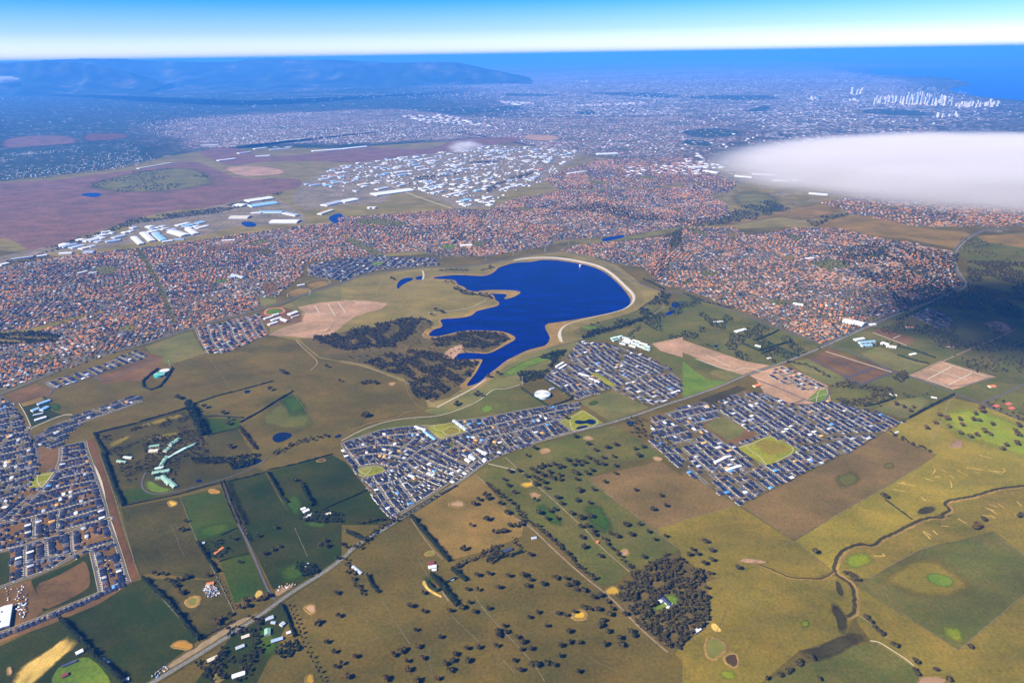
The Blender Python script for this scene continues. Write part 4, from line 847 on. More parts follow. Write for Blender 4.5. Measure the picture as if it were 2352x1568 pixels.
def lay_streets(key, lines, wroad=7.0, label='', new=True):
    STREETS[key] = lines
    zs = [next_z(.006) for _ in range(4)]; STREET_Z[key] = zs[2]
    V, Fc = [], []; V2, F2 = [], []; V3, F3 = [], []
    for ln in lines:
        strip_geo(ln, wroad + 6.5, zs[0], V3, F3)
        if new:
            for o_ in (-(wroad / 2 + 2.6), wroad / 2 + 2.6): strip_geo(ln, 1.3, zs[1], V2, F2, off=o_)
        strip_geo(ln, wroad, zs[2], V, Fc)
    if new: tag(link('nature_strip', mesh('nature_strip', V3, F3, [M['verge']])), 'grass strips along the streets of ' + label, 'verge', None, 'structure')
    if V2: tag(link('footpath', mesh('footpath', V2, F2, [M['path']])), 'pale footpaths along the streets of ' + label, 'footpath', None, 'structure')
    tag(link('street', mesh('street', V, Fc, [M['asphalt' if new else 'oldroad']])), 'asphalt streets of ' + label, 'street', None, 'structure')
def houses_on_streets(key, lines, mix, fill=1.0, lot=12.6, poly=None):
    poly = poly or SUB[key]
    allp = np.array([q for ln in lines for q in resample(ln, 5)])
    discs = np.zeros((0, 2))
    for ln in lines:
        a = np.array(resample(ln, 2.0)); 
        if len(a) < 4: continue
        d = np.gradient(a, axis=0); d /= np.maximum(np.linalg.norm(d, axis=1), 1e-6)[:, None]
        nr = np.stack([-d[:, 1], d[:, 0]], 1)
        for side in (1, -1):
            s = 3.0
            while s < len(a) - 2:
                w = random.uniform(10.2, 11.9); l = random.uniform(15.0, 19.0)
                i = int(s); n_ = nr[i] * side
                c = a[i] + n_ * (7.6 + l / 2)
                s += lot / 2.0
                if random.random() > fill: s += lot / 2.0 * random.choice((0, 1)); continue
                e1 = c - n_ * (l / 2 - w / 2.2); e2 = c + n_ * (l / 2 - w / 2.2)
                q = np.array([c, e1, e2])
                if not inside(poly, q).all() or off_limits(q).any(): continue
                if (((q[:, None] - allp[None]) ** 2).sum(2).min() < 7.4 ** 2): continue
                if len(discs) and (((q[:, None] - discs[None]) ** 2).sum(2).min() < 10.2 ** 2): continue
                discs = np.vstack([discs, q])
                HOUSES.append((c[0], c[1], math.atan2(n_[1], n_[0]) - math.pi / 2, w, l, pick(mix), random.randrange(6), key))
            
def infill(key, a_spec, lines, mix, prob, du=11.8, dv=20.5):
    """back-lot houses wherever the street rows left room"""
    p0, p1 = P(a_spec); an_ = math.atan2(p1[1] - p0[1], p1[0] - p0[0]); u = np.array([math.cos(an_), math.sin(an_)]); v = np.array([-u[1], u[0]]); o = np.array(p0)
    poly = np.array(SUB[key]); loc = (poly - o) @ np.stack([u, v], 1); mn, mx_ = loc.min(0), loc.max(0)
    gx, gy = np.meshgrid(np.arange(mn[0], mx_[0], 4.0), np.arange(mn[1], mx_[1], 4.0)); q = o + gx.ravel()[:, None] * u + gy.ravel()[:, None] * v
    q = q[inside(poly, q)]; q = q[~off_limits(q)]; allp = np.array([t for ln in lines for t in resample(ln, 5)]); q = q[far_from(q, allp, 13.0)]
    ex = np.array([(h[0] + k * math.sin(-h[2]) * h[4] * .25, h[1] + k * math.cos(h[2]) * h[4] * .25) for h in HOUSES if h[7] == key for k in (-1, 1)])
    for c in q[RNG.permutation(len(q))]:
        e1, e2 = c - v * 4.4, c + v * 4.4; t = np.array([e1, e2])
        if (((t[:, None] - ex[None]) ** 2).sum(2).min() < 10.6 ** 2): continue
        ex = np.vstack([ex, t])
        if random.random() < prob: HOUSES.append((c[0], c[1], an_ + random.choice((0, math.pi)), 10.6, 17.5, pick(mix), random.randrange(6), key))
def grid_estate(key, a_spec, mix, period=64., lot=13.5, cross=165., warp=0., wavel=400., fill=.96, label='', new=True, size=(11.3, 19.0), roads=True):
    """streets and houses in rows parallel to the two photo points of A_SPEC"""
    poly = np.array(SUB[key]); p0, p1 = P(a_spec)
    u = np.array(p1) - np.array(p0); u /= np.linalg.norm(u); v = np.array([-u[1], u[0]]); o = np.array(p0)
    loc = (poly - o) @ np.stack([u, v], 1); mn, mx_ = loc.min(0), loc.max(0)
    def w2(q):
        q = np.asarray(q, float); x = q[:, 0]; y = q[:, 1]
        xx = x + warp * np.sin(y / wavel * 6.28 + 1.3) + warp * .5 * np.sin((x + y) / wavel * 9)
        yy = y + warp * np.sin(x / wavel * 6.28) + warp * .4 * np.sin((x - y) / wavel * 8.2 + 2)
        return o + xx[:, None] * u + yy[:, None] * v
    hs, lines = [], []
    rows = np.arange(math.floor(mn[1] / period) - 1, math.ceil(mx_[1] / period) + 1) * period
    us = np.arange(mn[0] - 20, mx_[0] + 20, lot)
    for k, r_ in enumerate(rows):
        co = (k % 2) * cross * .5
        m_ = np.mod(us + co, cross)
        uu = us[(m_ > 10) & (m_ < cross - 10)]
        for sd_ in (1, -1):
            yy = np.full(len(uu), r_ + sd_ * (8.0 + size[1] / 2))
            q = np.stack([uu + RNG.uniform(-.8, .8, len(uu)), yy + RNG.uniform(-1.2, 1.2, len(uu))], 1)
            hs.append((q, sd_))
        if roads: lines.append(np.stack([np.arange(mn[0] - 20, mx_[0] + 20, 12.0), np.full(len(np.arange(mn[0] - 20, mx_[0] + 20, 12.0)), r_)], 1))
        if roads and k + 1 < len(rows):
            for uc in np.arange(math.floor((mn[0] + co) / cross), math.ceil((mx_[0] + co) / cross) + 1) * cross - co:
                lines.append(np.stack([np.full(8, uc), np.linspace(r_, r_ + period, 8)], 1))
    hold = []
    for q, sd_ in hs:
        if not len(q): continue
        wq = w2(q); wq2 = w2(q + np.array([0, sd_ * 4.0]))
        ok = inside(poly, wq) & ~off_limits(wq) & (RNG.random(len(wq)) < fill)
        wq, wq2 = wq[ok], wq2[ok]
        if not len(wq): continue
        ok = far_from(wq, ROADPTS, 24); wq, wq2 = wq[ok], wq2[ok]
        for c, c2 in zip(wq, wq2):
            dd = c2 - c
            HOUSES.append((c[0] + (0 if new else random.uniform(-3, 3)), c[1] + (0 if new else random.uniform(-3, 3)), math.atan2(dd[1], dd[0]) - math.pi / 2 + (0 if new else random.choice((0, 0, 1.57)) + random.uniform(-.25, .25)), size[0] * random.uniform(.88, 1.1), size[1] * random.uniform(.8, 1.12), pick(mix), random.randrange(6), key))
    if roads:
        out = []
        for ln in lines:
            wl_ = w2(ln); ok = inside(poly, wl_) & ~off_limits(wl_); run = []
            for p_, k in zip(wl_, ok):
                if k: run.append(tuple(p_))
                else:
                    if len(run) > 2: out.append(run)
                    run = []
            if len(run) > 2: out.append(run)
        lay_streets(key, out, 7.0, label, new)

def lines_of(*specs): return [resample(chaikin(P(s), 2, False), 8) for s in specs]
half = lines_of('J 960,160 960,330 900,500 830,620 740,730 640,870 480,1000 330,1130 180,1290 100,1350', 'J 1340,60 1360,180 1440,400 1500,600 1560,750 1620,950 1680,1150 1700,1290 1770,1500 K 1800,60 1850,200 1920,420 2000,700 2030,780',
    'J 940,160 1350,60', 'J 975,255 1370,180', 'J 975,385 1400,285', 'J 920,525 1440,395', 'J 830,690 1110,610 1490,530', 'J 660,885 960,790 1520,675', 'J 450,1080 700,1030 1100,905 1550,805', 'J 100,1350 400,1285 560,1240 850,1165 1600,960',
    'J 930,1312 1200,1245 1640,1120', 'J 930,1485 1300,1380 1690,1290', 'J 530,1270 535,1420 525,1600', 'J 905,1160 915,1480 920,1500', 'J -40,1380 100,1350', 'K -20,285 380,190 700,90 1100,0 J 1330,1395', 'K 385,200 390,700', 'K 715,90 735,370', 'K 1115,-10 1140,340',
    'K 390,485 760,370 1140,330', 'K -40,865 380,715 800,565 1100,395 1250,300 1780,140', 'K 1435,250 1520,600 1590,930', 'J 0,1330 180,1160 400,980 520,900', 'J 0,1120 100,1040')
lay_streets('half', half, 7.5, 'the half built estate')
houses_on_streets('half', half, MIX_NEW, .95, 11.8); infill('half', 'J 560,1240 850,1165', half, MIX_NEW, .55)
fr = lines_of('K -60,1600 500,1385 800,1265 1550,945 1960,760')
lay_streets('fringe', fr, 7.0, 'the last row of houses')
houses_on_streets('fringe', fr, [('char', .5), ('slate', .4), ('brown', .1), ('white', .03)], 1.0, 13.5)
curved = lines_of('L 30,440 250,360 500,280 640,230 900,190 1280,155 1330,160 1420,230 1500,320 1600,390', 'L 350,990 600,930 800,850 900,800 1040,720 1200,590 1350,500 1600,390 1700,360 1850,310 2080,240 2352,170 E 1100,1352 1430,1277 1650,1238',
    'L 60,450 170,610 270,720 330,810', 'L 150,540 400,490 580,465 800,470 1030,500 1200,575', 'L 240,655 400,620 600,600 800,620 950,660 1060,705', 'L 335,805 450,770 600,755 750,790 840,830', 'L 510,290 590,370 600,470', 'L 585,360 800,310 1100,290 1390,250',
    'L 1200,300 1160,390 1020,490', 'L 520,950 560,1040 640,1110 800,1380 960,1540', 'L 620,1100 900,1030 1190,880', 'L 1050,730 1190,850 1400,950 1700,1060', 'L 1220,595 1400,700 1700,830 1880,905', 'L 1430,490 1600,590 1800,690 2060,790', 'L 925,1040 1060,1180 1210,1385', 'L 1065,1190 1250,1110 1420,970',
    'L 950,1545 1220,1385 1500,1205 1700,1065 1900,915 2100,770 2200,700', 'L 1780,370 1950,470 2100,580 2230,690', 'L 2080,565 2300,465 E 1000,1440 1080,1440 1300,1385 1480,1330 1540,1315', 'L 1600,590 1880,470', 'E 900,1440 1000,1400 1250,1342 1480,1292', 'E 770,1335 960,1320 1260,1258 1400,1237 1640,1205', 'E 840,1345 900,1400', 'E 960,1330 1000,1380', 'E 1400,1285 1470,1330', 'E 1280,1262 1300,1300',
    'E 1080,1440 1150,1515', 'E 1185,1415 1265,1495', 'E 1290,1390 1365,1470', 'E 1395,1358 1460,1445', 'E 1480,1330 1590,1410', 'E 1150,1522 1380,1466 1590,1408')
lay_streets('curved', curved, 7.0, 'the curved street estate')
houses_on_streets('curved', curved, MIX_NEW, .98, 11.6); infill('curved', 'L 1200,590 1600,390', curved, MIX_NEW, .85)
grid_estate('college_edge', 'J 0,1380 560,1240', MIX_NEW, 62, 12.6, 150, 6, label='the tight dark roofed estate')
grid_estate('row_d', 'D 600,1330 985,1195', MIX_NEW, 62, 12.5, 110, 0, label='the terraced strip')
grid_estate('strip_d', 'D 320,1070 390,1110', MIX_NEW, 74, 12.5, 400, 0, label='the short rows')
grid_estate('pocket', 'D 1340,690 1425,870', MIX_POCKET, 60, 13, 170, 6, label='the pocket estate')
grid_estate('grid_north', 'F 680,960 900,1080', MIX_NEW, 70, 15, 170, 0, fill=.55, label='the sandy half built estate')
grid_estate('shadow', 'F 1600,620 1740,690', MIX_NEW, 60, 13, 150, 0, label='the estate in cloud shadow')
grid_estate('new_north', 'E 100,330 220,250', MIX_NEW, 62, 13, 160, 5, label='the new housing behind the reservoir')
def precincts(key, a_spec, mixes, period=64., lot=14.5, cross=150., cell=330., rot=.5, fill=.94, label='', new=False, size=(12, 16), roads=True, flip=.5, margin=9.):
    """suburb made of neighbourhoods, each with its own street direction and its own taste in roofs"""
    poly = np.array(SUB[key]); p0, p1 = P(a_spec); base = math.atan2(p1[1] - p0[1], p1[0] - p0[0])
    mn, mx_ = poly.min(0) - cell, poly.max(0) + cell
    gx, gy = np.meshgrid(np.arange(mn[0], mx_[0], cell), np.arange(mn[1], mx_[1], cell))
    seeds = np.stack([gx.ravel(), gy.ravel()], 1); seeds = seeds + RNG.uniform(-.36, .36, seeds.shape) * cell
    def near2(q):
        k_ = np.zeros(len(q), int); d_ = np.zeros(len(q))
        for j in range(0, len(q), 4000):
            d = ((q[j:j + 4000, None] - seeds[None]) ** 2).sum(2); k = d.argmin(1); d.partition(1, axis=1); k_[j:j + 4000] = k; d_[j:j + 4000] = np.sqrt(d[:, 1]) - np.sqrt(d[:, 0])
        return k_, d_
    ctr = poly.mean(0); HP, HS, HA, HMX, LP, LS, LI = [], [], [], [], [], [], []
    for i, sd_ in enumerate(seeds):
        ring = sd_ + np.array([(math.cos(t) * r_, math.sin(t) * r_) for t in np.arange(0, 6.28, .6) for r_ in (0, cell * .4, cell * .8)])
        if not inside(poly, ring).any(): continue
        an_ = base + (math.pi / 2 if random.random() < flip else 0) + random.uniform(-rot, rot)
        u = np.array([math.cos(an_), math.sin(an_)]); v = np.array([-u[1], u[0]]); R_ = cell * 1.0
        mix = random.choice(mixes); amp = random.uniform(0, 9) * (rot > 0); wl_ = random.uniform(160, 300)
        def w2(x, y): return sd_ + x[:, None] * u + (y + amp * np.sin(x / wl_ * 6.28))[:, None] * v
        off = random.uniform(0, period)
        for k, r_ in enumerate(np.arange(-R_ + off, R_, period)):
            co = (k % 2) * cross * .5; us = np.arange(-R_, R_, lot); m_ = np.mod(us + co, cross); uu = us[(m_ > 9) & (m_ < cross - 9)]
            for s_ in (1, -1):
                q = w2(uu + RNG.uniform(-1, 1, len(uu)) * (1 if new else 2), np.full(len(uu), r_ + s_ * (7.8 + size[1] / 2)) + RNG.uniform(-1.5, 1.5, len(uu)))
                HP.append(q); HS.append(np.full(len(q), i)); HA.append(np.full(len(q), an_ + (0 if s_ > 0 else math.pi))); HMX += [mix] * len(q)
            if roads:
                xs = np.arange(-R_, R_, 10.0); lines = [w2(xs, np.full(len(xs), r_))]
                for uc in np.arange(math.floor(-R_ / cross), math.ceil(R_ / cross) + 1) * cross - co: lines.append(w2(np.full(8, uc), np.linspace(r_, r_ + period, 8)))
                for ln in lines: LP.append(ln); LS.append(np.full(len(ln), i)); LI.append(np.full(len(ln), len(LI)))
    q = np.vstack(HP); sx = np.concatenate(HS); ha = np.concatenate(HA); idx = np.nonzero(inside(poly, q) & (RNG.random(len(q)) < fill))[0]
    kk, dd = near2(q[idx]); idx = idx[(kk == sx[idx]) & (dd > margin * 2)]; idx = idx[~off_limits(q[idx])]; idx = idx[far_from(q[idx], ROADPTS, 24)]
    for j in idx:
        an2 = ha[j] + (0 if new else random.choice((0, 0, 1.57)) + random.uniform(-.2, .2))
        HOUSES.append((q[j, 0], q[j, 1], an2, size[0] * random.uniform(.85, 1.12), size[1] * random.uniform(.78, 1.15), pick(HMX[j]), random.randrange(6), key))
    if roads:
        q = np.vstack(LP); li = np.concatenate(LI); ls = np.concatenate(LS); ok = inside(poly, q); ii = np.nonzero(ok)[0]; kk, dd = near2(q[ii]); ok[ii] = (kk == ls[ii]) & ~off_limits(q[ii])
        out, run, last = [], [], -1
        for j in range(len(q)):
            if (not ok[j] or li[j] != last) and run:
                if len(run) > 2: out.append(run)
                run = []
            if ok[j]: run.append((q[j, 0], q[j, 1]))
            last = li[j]
        if len(run) > 2: out.append(run)
        lay_streets(key, out, 6.5, label, new)
MIX_DK = [('terra', .16), ('red', .10), ('char', .24), ('slate', .16), ('grey', .12), ('pale', .05), ('white', .01), ('brown', .16), ('tan', .03)]
MIX_OR = [('terra', .50), ('red', .16), ('char', .07), ('slate', .05), ('grey', .04), ('pale', .04), ('brown', .10), ('tan', .08)]
OLD = [MIX_OLD, MIX_DK, MIX_OLD, MIX_OR]
precincts('east', 'E 1560,900 1850,1095', [MIX_NEW], 60, 12.4, 150, 260, .10, .96, 'the fan shaped estate', True, (11.3, 19), True, .25)
precincts('grid', 'F 280,1290 480,1435', [MIX_NEW], 60, 12.4, 170, 300, 0, .96, 'the grid estate', True, (11.3, 19), True, .3)
precincts('old_left', 'D 1210,660 1080,350', [MIX_DK, MIX_OLD, MIX_DK, MIX_OLD], 60, 14.5, 150, 330, .45, .94, 'the older suburb')
precincts('old_right', 'F 150,480 420,590', OLD, 62, 16, 140, 260, .7, .92, 'the eastern suburb', size=(12.5, 17))
precincts('old_shore', 'E 1700,110 2080,80', OLD, 62, 16, 140, 240, .6, .92, 'the suburb by the dam', size=(12.5, 17))
precincts('old_mid', 'E 540,160 1000,200', OLD, 64, 17, 150, 330, .7, .92, 'the suburb behind the reservoir', size=(13, 18))
precincts('old_back', 'B 1500,1310 2200,1290', OLD, 74, 20, 160, 420, .7, .92, 'the far suburb', size=(16, 20), roads=False, margin=14)
precincts('old_cloud', 'C 1300,1400 2352,1450', OLD, 72, 19, 160, 380, .7, .92, 'the suburb below the cloud', size=(15, 19), roads=False, margin=14)

# template: walls 0-7, eaves 8-11, ridge 12-13
HT = np.array([(-.5, -.5, 0), (.5, -.5, 0), (.5, .5, 0), (-.5, .5, 0), (-.5, -.5, 1), (.5, -.5, 1), (.5, .5, 1), (-.5, .5, 1),
               (-.54, -.53, .97), (.54, -.53, .97), (.54, .53, .97), (-.54, .53, .97), (0, -.24, 1.75), (0, .24, 1.75)], float)
HF = [(0, 1, 5, 4), (1, 2, 6, 5), (2, 3, 7, 6), (3, 0, 4, 7), (8, 9, 12), (9, 10, 13, 12), (10, 11, 13), (11, 8, 12, 13)]
HH = 3.6
HOUSES.sort(key=lambda h: h[0] ** 2 + h[1] ** 2)
near, rest = [], []
for h in HOUSES:
    (near if len(near) < 300 and h[7] in ('half', 'fringe', 'curved', 'college_edge') and in_view(h[:2], -6) else rest).append(h)
H_ = rest
n_ = len(H_)
xy = np.array([h[:2] for h in H_]); an = np.array([h[2] for h in H_]); ww = np.array([h[3] for h in H_]); ll = np.array([h[4] for h in H_])
V = np.repeat(HT[None], n_, 0) * np.stack([ww, ll, HH * RNG.uniform(.9, 1.45, n_)], 1)[:, None, :]
ca, sa = np.cos(an)[:, None], np.sin(an)[:, None]
V = np.stack([V[..., 0] * ca - V[..., 1] * sa + xy[:, 0:1], V[..., 0] * sa + V[..., 1] * ca + xy[:, 1:2], V[..., 2] + .6], 2)
rc = np.array([ROOF[h[5]] for h in H_]) * np.array([.95 if h[7].startswith('old') else 1.0 for h in H_])[:, None] * RNG.uniform(.75, 1.25, (n_, 1)); wc = np.array([WALLS[h[6]] for h in H_]) * np.array([.50 if h[7].startswith('old') else .6 for h in H_])[:, None]
C = np.concatenate([np.repeat(wc[:, None], 8, 1), np.repeat(rc[:, None], 6, 1)], 1)
keys = [h[7] for h in H_]
LB = {'old_left': 'mass of red brown and grey roofs in the older suburb', 'old_right': 'mass of red roofs in the eastern suburb', 'old_mid': 'mass of red roofs behind the reservoir', 'old_shore': 'mass of red roofs near the dam wall', 'old_back': 'mass of small red roofs in the far suburb', 'old_cloud': 'mass of red roofs below the cloud bank', 'east': 'dark roofs of the fan shaped estate', 'grid': 'dark blue roofs of the grid estate', 'curved': 'remaining dark roofs of the curved street estate', 'half': 'remaining dark roofs of the half built estate'}
for key in dict.fromkeys(keys):
    idx = np.array([i for i, k in enumerate(keys) if k == key])
    o = link('houses', big_mesh('houses', V[idx], HF, 14, [M['attr']], C[idx]))
    tag(o, LB.get(key, 'packed rows of roofs of the ' + key.replace('_', ' ') + ' housing'), 'houses', None, 'stuff')
# driveways of the newer estates
new_k = {'half', 'fringe', 'curved', 'college_edge', 'row_d', 'strip_d', 'pocket', 'east', 'grid', 'grid_north', 'shadow', 'new_north'}
dv = [h for h in HOUSES if h[7] in new_k]
DT = np.array([(-.1, -.5, 0), (.34, -.5, 0), (.34, .5, 0), (-.1, .5, 0)], float)
xy = np.array([h[:2] for h in dv]); an = np.array([h[2] for h in dv]); ww = np.array([h[3] for h in dv]); ll = np.array([h[4] for h in dv])
Vd = np.repeat(DT[None], len(dv), 0) * np.stack([ww, np.full(len(dv), 6.2), np.ones(len(dv))], 1)[:, None]
Vd[..., 1] -= (ll / 2 + 2.9)[:, None]; Vd[..., 2] = next_z(.02)
ca, sa = np.cos(an)[:, None], np.sin(an)[:, None]
Vd = np.stack([Vd[..., 0] * ca - Vd[..., 1] * sa + xy[:, 0:1], Vd[..., 0] * sa + Vd[..., 1] * ca + xy[:, 1:2], Vd[..., 2]], 2)
tag(link('driveways', big_mesh('driveways', Vd, [(0, 1, 2, 3)], 4, [M['path']])), 'pale concrete driveways in front of the new houses', 'driveways', None, 'stuff')

# the 300 nearest houses, each a thing with parts
HM = {}
for k, c in ROOF.items(): M['roof_' + k] = plain('roof_' + k, c, .6, .18, .6, .12)
for k, c in enumerate(WALLS): M['wall_%d' % k] = plain('wall_%d' % k, c, .85, .12, .5)
def box_vf(x0, x1, y0, y1, z0, z1):
    return [(x0, y0, z0), (x1, y0, z0), (x1, y1, z0), (x0, y1, z0), (x0, y0, z1), (x1, y0, z1), (x1, y1, z1), (x0, y1, z1)], [(0, 3, 2, 1), (4, 5, 6, 7), (0, 1, 5, 4), (1, 2, 6, 5), (2, 3, 7, 6), (3, 0, 4, 7)]
def merge(*parts):
    v, f = [], []
    for pv, pf in parts:
        k = len(v); v += pv; f += [tuple(i + k for i in q) for q in pf]
    return v, f
def hip(x0, x1, y0, y1, z, rise, ov=.5):
    x0 -= ov; x1 += ov; y0 -= ov; y1 += ov
    w, l = x1 - x0, y1 - y0
    if l >= w: r1, r2 = ((x0 + x1) / 2, y0 + w / 2, z + rise), ((x0 + x1) / 2, y1 - w / 2, z + rise); fs = [(0, 1, 4), (1, 2, 5, 4), (2, 3, 5), (3, 0, 4, 5)]
    else: r1, r2 = (x0 + l / 2, (y0 + y1) / 2, z + rise), (x1 - l / 2, (y0 + y1) / 2, z + rise); fs = [(0, 1, 5, 4), (1, 2, 5), (2, 3, 4, 5), (3, 0, 4)]
    z -= .25
    return [(x0, y0, z), (x1, y0, z), (x1, y1, z), (x0, y1, z), r1, r2], fs + [(0, 3, 2, 1)]
def house_meshes(var, roof, wall):
    key = (var, roof, wall)
    if key in HM: return HM[key]
    if var == 0: bx = [(-5, 5, -8.5, 8.5, 4.0)]
    elif var == 1: bx = [(-5, 5, -5, 8.5, 4.0), (-5, .5, -8.5, -4.9, 3.9)]
    elif var == 2: bx = [(-5, 5, -8.5, 3, 6.9), (-5, 5, 2.9, 8.8, 4.0)]
    else: bx = [(-5, 5, -8.5, 8.8, 3.9), (4.8, 5.6, -3, 4, 3.2)]
    w = merge(*[box_vf(a, b, c, d, .3, h) for a, b, c, d, h in bx])
    r = merge(*[hip(a, b, c, d, h, 2.5 if b - a > 3 else .4, .5 if b - a > 3 else .2) for a, b, c, d, h in bx])
    gd = box_vf(-4.5, -.2, -8.62, -8.5, .4, 2.9) if var != 3 else box_vf(0, 4.6, -8.62, -8.5, .4, 2.9)
    y0 = -5.1 if var == 1 else -8.6
    x0 = 1.6 if var != 3 else -4
    wi = box_vf(x0, x0 + 2.2, y0 - .02, y0 + .1, 1.4, 3.0)
    HM[key] = (mesh('wall', *w, [M['wall_%d' % wall]]), mesh('roof', *r, [M['roof_' + roof]]), mesh('garage_door', *gd, [M['greywall']]), mesh('window', *wi, [M['glass']]))
    return HM[key]
RN = {'char': 'charcoal', 'slate': 'blue slate', 'grey': 'mid grey', 'pale': 'silver grey', 'white': 'bright white', 'brown': 'brown', 'tan': 'tan', 'timber': 'bare timber framed', 'blue': 'bright blue', 'terra': 'orange tiled', 'red': 'dull red'}
VN = ('plain hipped', 'stepped front', 'two storey', 'side porch')
PL = {'half': 'in the half built estate beside the earth strip', 'fringe': 'in the single row facing the green paddock', 'curved': 'in the curved street estate', 'college_edge': 'in the tight estate by the curving road'}
for h in near:
    x, y, an_, w, l, rf, wl_, key = h
    var = random.choices((0, 1, 2, 3), (.4, .3, .15, .15))[0]
    e_ = empty('house', x, y, .5, an_); e_.scale = (w / 10.4, l / 17.6, 1.0)
    tag(e_, '%s roofed %s house %s' % (RN[rf], VN[var], PL[key]), 'house', 'houses ' + PL[key])
    for nm, dt in zip(('wall', 'roof', 'garage_door', 'window'), house_meshes(var, rf, wl_ % 3 if var != 2 else 2)): link(nm, dt, e_)
print('houses', len(HOUSES), 'individual', len(near))

# ------------------------------------------------------------------ trees
def leaf_template(n, seed, lobes=3, flat=.8, size=.30, core=True):
    """unit crown (radius 1, base at 0, top about 2*flat): leaf-clump triangles through a few lobes round a core coloured dark as painted inner shade"""
    r = np.random.default_rng(seed)
    cs = [np.array([0, 0, 1.0 * flat])] + [np.array([.42 * math.cos(t), .42 * math.sin(t), flat * (.85 + .35 * r.random())]) for t in r.uniform(0, 6.28, lobes)]
    rs = [.72] + [r.uniform(.42, .62) for _ in range(lobes)]
    V, Fc, Cc = [], [], []
    for i in range(n):
        k = r.integers(0, len(cs)); d = r.normal(size=3); d /= np.linalg.norm(d)
        if d[2] < -.5: d[2] *= -1
        q = cs[k] + d * np.array([1, 1, flat]) * rs[k] * (r.uniform(.72, 1.08))
        nrm = d + r.normal(size=3) * .45; nrm /= np.linalg.norm(nrm)
        t = np.cross(nrm, [0.3, .2, 1]); t /= np.linalg.norm(t); b = np.cross(nrm, t)
        s = size * r.uniform(.7, 1.3); a0 = r.uniform(0, 6.28); j = len(V)
        for m_ in range(3):
            a_ = a0 + m_ * 2.1; V.append(q + s * (math.cos(a_) * t + math.sin(a_) * b))
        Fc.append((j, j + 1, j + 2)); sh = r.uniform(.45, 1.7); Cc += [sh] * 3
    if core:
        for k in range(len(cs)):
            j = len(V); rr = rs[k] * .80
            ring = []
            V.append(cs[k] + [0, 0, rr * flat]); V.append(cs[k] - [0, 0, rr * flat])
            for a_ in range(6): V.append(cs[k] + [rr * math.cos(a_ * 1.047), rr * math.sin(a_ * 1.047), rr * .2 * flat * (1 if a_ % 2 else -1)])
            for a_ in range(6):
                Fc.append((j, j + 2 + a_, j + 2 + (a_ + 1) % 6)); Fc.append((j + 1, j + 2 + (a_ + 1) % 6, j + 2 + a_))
            Cc += [.35] * 8  # core colour darkened to paint the shade inside the crown
    return np.array(V), Fc, np.array(Cc)
def scatter_mesh(name, pts, rad, hgt, tint, tmpl, label, cat, kind='stuff', trunk=.12):
    """many trees of no single account in one mesh; tint (N,3)"""
    Vt, Ft, Ct = tmpl; n = len(pts)
    if not n: return
    pts = np.asarray(pts); rad = np.asarray(rad); hgt = np.asarray(hgt); th = RNG.uniform(0, 6.28, n)
    ca, sa = np.cos(th)[:, None], np.sin(th)[:, None]
    X = Vt[None, :, 0] * ca - Vt[None, :, 1] * sa; Y = Vt[None, :, 0] * sa + Vt[None, :, 1] * ca
    ztop = Vt[:, 2].max()
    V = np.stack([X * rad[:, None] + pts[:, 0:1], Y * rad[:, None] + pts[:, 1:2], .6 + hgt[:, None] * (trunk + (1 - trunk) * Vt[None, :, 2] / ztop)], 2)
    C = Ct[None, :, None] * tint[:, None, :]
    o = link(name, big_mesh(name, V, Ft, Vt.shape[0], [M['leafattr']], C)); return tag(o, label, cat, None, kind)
GUM = np.array((.058, .043, .009)); PINE = np.array((.014, .020, .004)); GARDEN = np.array((.032, .036, .008))
def tints(n, base, var=.35):
    return base[None] * RNG.uniform(1 - var, 1 + var, (n, 1)) * RNG.uniform(.88, 1.12, (n, 3))
TM_WOOD = leaf_template(46, 3, 2, .8, .34); TM_FAR = leaf_template(10, 5, 1, .8, .6); TM_MID = leaf_template(20, 9, 1, .8, .45)
def fill_poly(spec_or_pts, spacing, jitter=.75, excl=()):
    p = P(spec_or_pts) if isinstance(spec_or_pts, str) else spec_or_pts
    mn, mx_ = bbox(p)
    gx, gy = np.meshgrid(np.arange(mn[0], mx_[0], spacing), np.arange(mn[1], mx_[1], spacing))
    q = np.stack([gx.ravel(), gy.ravel()], 1); q = q + RNG.uniform(-jitter, jitter, q.shape) * spacing
    q = q[inside(p, q)]
    for e_ in excl: q = q[~inside(P(e_) if isinstance(e_, str) else e_, q)]
    return q
def wood(spec, spacing, r, h, base, label, tm=TM_WOOD, clump=None, excl=(), var=.35):
    q = fill_poly(spec, spacing, .75, excl)
    if clump:      # leave glades: keep where a smooth random field is high
        ph = RNG.uniform(0, 6.28, 8); kx = RNG.normal(0, 1 / clump[0], 8); ky = RNG.normal(0, 1 / clump[0], 8)
        f = sum(np.sin(q[:, 0] * kx[i] + q[:, 1] * ky[i] + ph[i]) for i in range(8)) / 2.8
        q = q[f > clump[1]]
    n = len(q)
    return scatter_mesh('woodland', q, r * RNG.uniform(.55, 1.5, n), h * RNG.uniform(.6, 1.35, n), tints(n, base, var), tm, label, 'woodland')
lawn_hole = 'H 2140,1065 2180,1020 2205,975 2260,950 2320,995 2310,1035 2210,1080'
wood('H 1880,960 1990,830 2100,760 2270,680 2352,740 I 30,740 130,810 150,880 190,960 165,1170 0,1300 H 2340,1340 2230,1330 2060,1200 1990,1100', 8.5, 5.4, 13, GUM * 1.1, 'dense square wood of dark gum trees', excl=(lawn_hole,), clump=(16, -.62))
